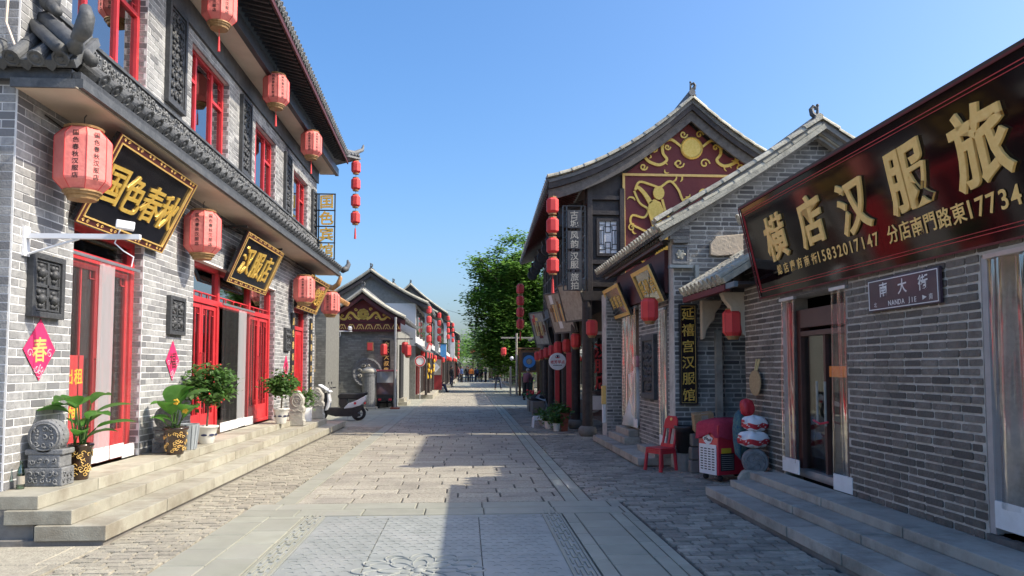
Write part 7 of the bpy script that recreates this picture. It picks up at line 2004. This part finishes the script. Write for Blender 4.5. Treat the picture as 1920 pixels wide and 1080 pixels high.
def planter(label, x, y, r_, h, m, kind, seed, group='planters before the arcade'):
    t = thing('planter', label, 'planter', (x, y, 0), group)
    if kind == 'square':
        z = [(r_*.72, 0), (r_, h), (r_*1.08, h), (r_*1.08, h+.04)]
        vs = [(x+s[0]*q, y+s[1]*q, zz) for q, zz in z for s in ((-1,-1),(1,-1),(1,1),(-1,1))]
        MB().add(vs, [(4*i+k, 4*i+(k+1) % 4, 4*i+4+(k+1) % 4, 4*i+4+k) for i in range(3) for k in range(4)]+[(3,2,1,0),(12,13,14,15)]).build('pot', _M[m], t)
    else:
        MB().lathe([(r_*.75,0),(r_,h*.85),(r_*1.08,h*.88),(r_*1.08,h),(r_*.95,h),(r_*.9,h*.85)], (x,y,0), 16).build('pot', _M[m], t)
    rg_ = random.Random(seed); n = 26 if kind != 'bare' else 6
    leaf_mass([Vector((x+rg_.uniform(-1,1)*r_, y+rg_.uniform(-1,1)*r_, h+rg_.uniform(.02,.2))) for _ in range(n)], 8, .15, .11, rg_, flat=.9, droop=.9).build('foliage', _M['leaf_bush'], t)
planter('tall square red brown planter nearest the dark columns', 2.50, 18.9, .11, .42, 'terracotta', 'square', 1)
planter('square red brown planter just behind the tall one', 2.50, 20.4, .12, .38, 'terracotta', 'square', 2)
planter('small white pot with plant in front of the planters', 2.30, 18.85, .1, .2, 'pot_white', 'round', 3)
planter('white bowl planter left of the small white pot', 2.20, 19.6, .14, .2, 'pot_white', 'round', 4)
planter('grey stone trough planter with drooping leaves behind the stool', 2.2, 20.9, .18, .22, 'stone_pale', 'round', 5)
wt = thing('stone_trough', 'weathered stone trough with a cloth draped over it beside the arcade', 'trough', (2.45, 25.0, 0))
MB().box(2.2, 2.6, 24.6, 25.4, .1, .5).box(2.25, 2.55, 24.7, 24.85, 0, .1).box(2.25, 2.55, 25.15, 25.3, 0, .1).build('trough', _M['granite_end'], wt, bevel=.02)
MB().sphere((2.42, 25.2, .56), (.26, .4, .14), 12, 8).build('black_cloth', _M['cloth_black'], wt, smooth=True)
MB().add([(2.62,24.55,.5),(2.72,24.5,.05),(2.85,24.9,.02),(2.7,25.2,.55),(2.3,24.57,.62),(2.45,25.0,.72)], [(0,1,2,3),(4,0,3,5)]).build('pale_sheet', _M['curtain_white'], wt)
fp = thing('flower_trough', 'dark trough of red flowers at the far end of the arcade', 'planter', (2.5, 27.6, 0))
MB().box(2.3, 2.7, 27.2, 28.0, 0, .42).build('trough', _M['granite_end'], fp, bevel=.02)
rg_ = random.Random(8)
leaf_mass([Vector((2.5+rg_.uniform(-.25,.25), 27.6+rg_.uniform(-.4,.4), .5+rg_.uniform(0,.2))) for _ in range(30)], 8, .16, .1, rg_, flat=.9).build('foliage', _M['leaf_bush'], fp)
for _ in range(16): MB().sphere((2.5+rg_.uniform(-.28,.28), 27.4+rg_.uniform(-.4,.4), .62+rg_.uniform(0,.18)), .045, 6, 4).build('flower', _M['lantern_red'], fp)
ac = thing('air_conditioner', 'grey outdoor air conditioner unit behind the first columns', 'air conditioner', (3.35, 19.2, .2))
MB().box(3.1, 3.6, 19.2, 19.55, .35, 1.0).build('casing', _M['cloth_grey'], ac, bevel=.01)
MB().lathe([(.19,0),(.24,0),(.24,.03),(.19,.03),(.19,0)], n=22, M=CF(3.3, .68, 19.2), caps=False).build('fan_ring', _M['grey_metal'], ac)
# red boards tied to the columns
for k, (x, y, z0, z1, lab) in enumerate(((2.70, 19.45, .45, 2.0, 'red vertical board on the second column of the arcade'), (2.66, 21.66, .35, 1.98, 'red vertical board on the third column of the arcade'))):
    rb = thing('red_column_board', lab, 'sign', (x, y, z0), 'red boards on the arcade columns')
    MB().box(x-.06, x+.07, y-.03, y, z0, z1).build('board', _M['red_banner'], rb, bevel=.004)
    MB().box(x-.07, x+.08, y-.028, y+.02, z1, z1+.03).box(x-.07, x+.08, y-.028, y+.02, z0-.03, z0).build('end_cap', _M['red_dark'], rb)
rs = thing('round_shop_sign', 'round white breakfast shop sign projecting from an arcade column', 'sign', (2.52, 20.4, 1.78))
Mr = CF(2.52, 1.78, 20.38)
MB().lathe([(.0,-.03),(.225,-.03),(.24,-.02),(.24,.02),(.225,.03),(.0,.03)], n=28, M=Mr, caps=False).build('disc', _M['white_plastic'], rs)
for zz in (1.68, 1.88): MB().cyl((2.74, 20.4, zz), (2.9, 21.7, zz), .01, n=6).build('bracket', _M['grey_metal'], rs)
for k, ch in enumerate('老芳早点'): write(rs, ch, Mr @ T((-.15+.1*k, -.015, .03)), .1, _M['red_banner'], st='h', depth=.1)
for k in range(7): MB().obox(Mr @ T((-.105+.035*k, -.105, .032)), .024, .026, .004).build('small_lettering', _M['ink'], rs)
MB().tube([Mr @ Vector((.06*math.cos(a), .115+.06*math.sin(a), .032)) for a in np.linspace(-.3, 3.44, 12)], .006, 5).build('emblem_arc', _M['navy'], rs)
MB().obox(Mr @ T((0,.105,.032)), .09, .03, .004).build('emblem_base', _M['red_banner'], rs)
MB().lathe([(0,0),(.028,0),(.028,.006),(0,.006)], n=12, M=Mr @ T((0,.14,.03)), caps=False).build('emblem_dot', _M['navy'], rs)
# tilted picture boards on the timber house
def picture(label, c, up, xd, w_, h_, base, seed, group='tilted boards on the timber house'):
    t = thing('tilted_picture_board', label, 'sign', c, group)
    M = frame(c, xd, up)
    MB().obox(M, w_, h_, .05).build('board', _M[base], t)
    moulding(MB(), M @ T((0,0,.025)), w_, h_, .04, .02).build('frame', _M['black_paint' if base != 'linen_sign' else 'wood_grey'], t)
    rg_ = random.Random(seed)
    if seed:
        for k in range(9):
            MB().obox(M @ T((rg_.uniform(-.36,.36)*w_, rg_.uniform(-.36,.36)*h_, .026+.0006*k)), w_*rg_.uniform(.1,.3), h_*rg_.uniform(.08,.22), .004).build('printed_patch', _M[rg_.choice(('red_banner','linen_sign','gold_dull','white_paint','maroon','wood_brown','wood_brown'))], t)
        for k in range(7): MB().obox(M @ T((-.3*w_+.1*w_*k, 0, .034)), .05*w_, h_*.42, .004).build('printed_strip', _M[('wood_brown','gold_dull','bamboo')[k % 3]], t)
    return t
picture('plain weathered board tilted out from the timber house near the corner', (2.6, 17.9, 3.2), (-.3,0,1), (.35,-1,0), 1.15, .95, 'linen_sign', 0)
picture('colourful picture board tilted out beside the plain weathered one', (2.55, 19.9, 3.1), (-.35,0,1), (.45,-1,0), 1.15, 1.15, 'linen_sign', 5)
picture('farther colourful picture board at the end of the timber house', (2.62, 26.2, 3.0), (-.3,0,1), (.45,-1,0), 1.0, 1.2, 'linen_sign', 8)
yb_ = thing('yellow_pillar_box', 'yellow and white box strip fixed at the brick pier edge', 'box', (3.0, 16.0, .4))
MB().box(2.93, 3.015, 15.9, 15.98, .82, 1.22).build('yellow_box', _M['gold_dull'], yb_, bevel=.005); MB().box(2.94, 3.01, 15.9, 15.98, .42, .815).build('white_box', _M['white_paint'], yb_, bevel=.005)
# notice board, lamp post, bin, far right
nb_ = thing('wooden_notice_board', 'brown framed notice board with a round blue emblem beside the arcade', 'notice board', (3.6, 43, 0))
for xx in (3.12, 4.2): MB().box(xx-.07, xx+.07, 43.0, 43.14, 0, 2.7).build('post', _M['wood_brown'], nb_)
MB().box(3.19, 4.13, 43.03, 43.11, 1.35, 2.65).build('panel', _M['wood_brown'], nb_)
MB().box(3.27, 4.05, 43.005, 43.028, 1.45, 2.5).build('poster', _M['vsign_panel'], nb_)
MB().lathe([(.18,0),(.36,0),(.36,.01),(.18,.01),(.18,0)], n=26, M=CF(3.66, 1.98, 43.0), caps=False).build('blue_ring', _M['poster_blue'], nb_)
MB().lathe([(0,0),(.16,0),(.16,.008),(0,.008)], n=20, M=CF(3.66, 1.98, 43.0), caps=False).build('pale_disc', _M['linen_sign'], nb_)
MB().box(3.0, 4.32, 42.9, 43.24, 2.7, 2.78).build('cap', _M['wood_brown'], nb_)
lpz = thing('lantern_post', 'pale street post with cross arm carrying a red lantern', 'lamp post', (2.95, 43.4, 0))
MB().cyl((2.9, 42.6, 0), (2.9, 42.6, 3.6), .07, .06, 10).build('post', _M['linen_sign'], lpz)
MB().box(2.0, 3.9, 42.57, 42.63, 3.3, 3.38).build('cross_arm', _M['linen_sign'], lpz)
MB().sphere((2.62, 42.5, 2.15), .12, 10, 8).build('lamp_globe', _M['white_plastic'], lpz, smooth=True)
MB().box(2.5, 2.6, 42.5, 42.7, 0, 1.7).build('side_board', _M['linen_sign'], lpz)
o = copy_tree(sml); o.location = (2.15, 42.6, 2.55); o.scale = (1.25,)*3; o['label'] = 'red lantern hanging from the pale street post'; o['group'] = 'lanterns at the street post'
bn = thing('wheeled_bin', 'dark green wheeled bin below the notice board', 'bin', (3.5, 42.4, 0))
vs = [(x*q+3.5, y*q+42.4, z) for q, z in ((.24,.06),(.32,1.0)) for x, y in ((-1,-1),(1,-1),(1,1),(-1,1))]
MB().add(vs, [(3,2,1,0),(4,5,6,7)]+[(k,(k+1)%4,4+(k+1)%4,4+k) for k in range(4)]).build('body', _M['green_bin'], bn)
MB().box(3.15, 3.85, 42.04, 42.76, 1.0, 1.08).build('lid', _M['green_bin'], bn, bevel=.02)
wheel(bn, (3.25, 42.7, .1), .1, .06, ((0,1,0),)); wheel(bn, (3.75, 42.7, .1), .1, .06, ((0,1,0),))

# ================================================================ PEOPLE
def person(label, loc, rot, joints, top='cloth_black', legs='cloth_black', hair='hair', scale=1.0, group=None, extra=None):
    """one continuous body grown from limb chains; clothing and hair are children"""
    t = thing('person', label, 'person', loc, group, local=True); t.rotation_euler.z = rot; t.scale = (scale,)*3
    J = {k: Vector(v) for k, v in joints.items()}
    def chain(mb, pts, rs, n=10):
        out, rr_ = [], []
        for i in range(len(pts)-1):
            for q in range(3):
                f = q/3; out.append(J[pts[i]].lerp(J[pts[i+1]], f)); rr_.append(rs[i]+(rs[i+1]-rs[i])*f)
        out.append(J[pts[-1]]); rr_.append(rs[-1])
        mb.tube(out, rr_, n)
    b = MB()
    for s in 'lr':
        chain(b, ['sh'+s, 'el'+s, 'wr'+s], [.05,.042,.03]); chain(b, ['hip'+s, 'kn'+s, 'an'+s], [.085,.058,.04])
        w_ = J['wr'+s]; d = (w_-J['el'+s]).normalized(); sd = d.orthogonal().normalized()
        b.sphere(w_+d*.045, (.03,.03,.05), 8, 6)
        for k in range(4): b.tube([w_+d*.07+sd*(.012*(k-1.5)), w_+d*.11+sd*(.014*(k-1.5)), w_+d*(.15-.008*abs(k-1))+sd*(.014*(k-1.5))], .0085, 5)
        b.tube([w_+d*.03+sd*.028, w_+d*.08+sd*.05], .01, 5)
        f = J['an'+s]; b.sphere(f+Vector((0,-.06,-.04)), (.045,.125,.04), 10, 6)
    chain(b, ['pel', 'waist', 'chest', 'neck'], [.14,.125,.15,.055], 12)
    b.tube([J['neck'], J['neck'].lerp(J['head'], .6)], [.055,.05], 8)
    b.sphere(J['head'], (.078,.095,.115), 14, 10)
    h = J['head']
    b.sphere(h+Vector((0,-.1,-.01)), (.014,.02,.02), 6, 5)
    for s in (-1, 1): b.sphere(h+Vector((s*.08,0,0)), (.012,.02,.03), 6, 5)
    body = b.build('body', _M['skin'], t, smooth=True)
    for s in (-1, 1): MB().sphere(h+Vector((s*.03,-.086,.02)), .011, 6, 4).build('eye', _M['hair'], t)
    MB().sphere(h+Vector((0,-.09,-.05)), (.022,.008,.006), 6, 4).build('mouth', _M['cloth_mauve'], t)
    MB().sphere(h+Vector((0,.018,.03)), (.09,.1,.105), 14, 8).build('hair', _M[hair], t, smooth=True)
    g = MB()
    for s in 'lr': chain(g, ['sh'+s, 'el'+s, 'wr'+s], [.066,.056,.046])
    chain(g, ['pel', 'waist', 'chest', 'neck'], [.165,.16,.175,.07], 12)
    for s in 'lr': g.tube([J['chest'], J['sh'+s]], [.11,.07], 10)
    g.build('jacket', _M[top], t, smooth=True)
    p = MB()
    for s in 'lr': chain(p, ['hip'+s, 'kn'+s, 'an'+s], [.105,.078,.06])
    p.tube([J['hipl'], J['pel'], J['hipr']], [.1,.15,.1], 10)
    p.build('trousers', _M[legs], t, smooth=True)
    s_ = MB()
    for s in 'lr': s_.sphere(J['an'+s]+Vector((0,-.06,-.045)), (.052,.135,.042), 10, 6)
    s_.build('shoes', _M['rubber'], t, smooth=True)
    return t
stand = dict(pel=(0,0,.93), waist=(0,0,1.08), chest=(0,.0,1.32), neck=(0,0,1.5), head=(0,-.02,1.64), shl=(.19,0,1.42), shr=(-.19,0,1.42), ell=(.25,.02,1.14), elr=(-.25,.02,1.14), wrl=(.24,-.06,.9), wrr=(-.24,-.06,.9),
             hipl=(.09,0,.9), hipr=(-.09,0,.9), knl=(.11,-.02,.5), knr=(-.11,.02,.5), anl=(.13,.02,.085), anr=(-.13,.04,.085))
akimbo = dict(stand, ell=(.42,.08,1.2), elr=(-.42,.08,1.2), wrl=(.2,-.05,1.06), wrr=(-.2,-.05,1.06), knl=(.16,-.02,.5), knr=(-.16,.02,.5), anl=(.22,.0,.085), anr=(-.22,.02,.085))
sit = dict(stand, pel=(0,.1,.45), waist=(0,.12,.6), chest=(0,.12,.84), neck=(0,.1,1.02), head=(0,.06,1.16), shl=(.19,.12,.94), shr=(-.19,.12,.94), ell=(.24,.0,.68), elr=(-.24,.0,.68), wrl=(.12,-.2,.6), wrr=(-.12,-.2,.6),
           hipl=(.09,.06,.44), hipr=(-.09,.06,.44), knl=(.12,-.36,.46), knr=(-.12,-.36,.46), anl=(.12,-.5,.085), anr=(-.12,-.55,.085))
bent = dict(stand, chest=(0,-.1,1.27), neck=(0,-.17,1.42), head=(0,-.22,1.54), shl=(.18,-.12,1.36), shr=(-.18,-.12,1.36), ell=(.22,-.18,1.1), elr=(-.22,-.18,1.1), wrl=(.12,-.34,1.0), wrr=(-.12,-.34,1.0))
person('person in dark clothes standing legs apart with elbows out in the street', (2.4, 55.5, 0), 0, akimbo, legs='denim')
person('grey haired person in mauve jacket beside the farthest columns', (3.0, 37.0, 0), R(150), bent, top='cloth_mauve', hair='hair_grey', scale=.95)
person('person in dark jacket and jeans sitting by the left shop fronts', (-1.78, 49.5, 0), R(75), sit, legs='denim')
ch_ = thing('folding_seat', 'folding seat under the sitting person', 'chair', (-1.9, 49.5, 0))
MB().box(-2.05, -1.72, 49.3, 49.7, .33, .36).build('seat', _M['cloth_black'], ch_)
for s in (49.33, 49.67): 
    MB().cyl((-2.05, s, .34), (-1.72, s, 0), .015, n=6).build('leg', _M['grey_metal'], ch_); MB().cyl((-1.72, s, .34), (-2.05, s, 0), .015, n=6).build('leg', _M['grey_metal'], ch_)
person('person in a dark coat standing before the left row far away', (-1.25, 64, 0), R(60), stand, legs='denim')
rg_ = random.Random(21)
crowd = [(-.5,84,'cloth_blue'),(.1,86,'cloth_black'),(.6,85,'orange_vest'),(1.1,88,'denim'),(1.7,86,'cloth_black'),(-.9,90,'cloth_mauve'),(2.2,84,'denim'),(.3,92,'cloth_black'),(1.4,93,'cloth_blue')]
for k, (x, y, m) in enumerate(crowd):
    person('small distant figure in the group at the far end of the street', (x, y, 0), rg_.uniform(0, 6.28), stand, top=m, legs=rg_.choice(('denim','cloth_black')), scale=rg_.uniform(.94, 1.05), group='people at the far end of the street')
# overhead wire
wr = thing('overhead_wire', 'thin overhead wire from the left roofs to the tree', 'wire', (0, 60, 6))
MB().tube([(-1.6,60,6.3),(-.4,57,5.75),(1.2,53,5.6),(2.2,51,5.6)], .012, 4).build('wire', _M['black_matt'], wr)
for o in bpy.data.objects:
    if '_local' in o: del o['_local']
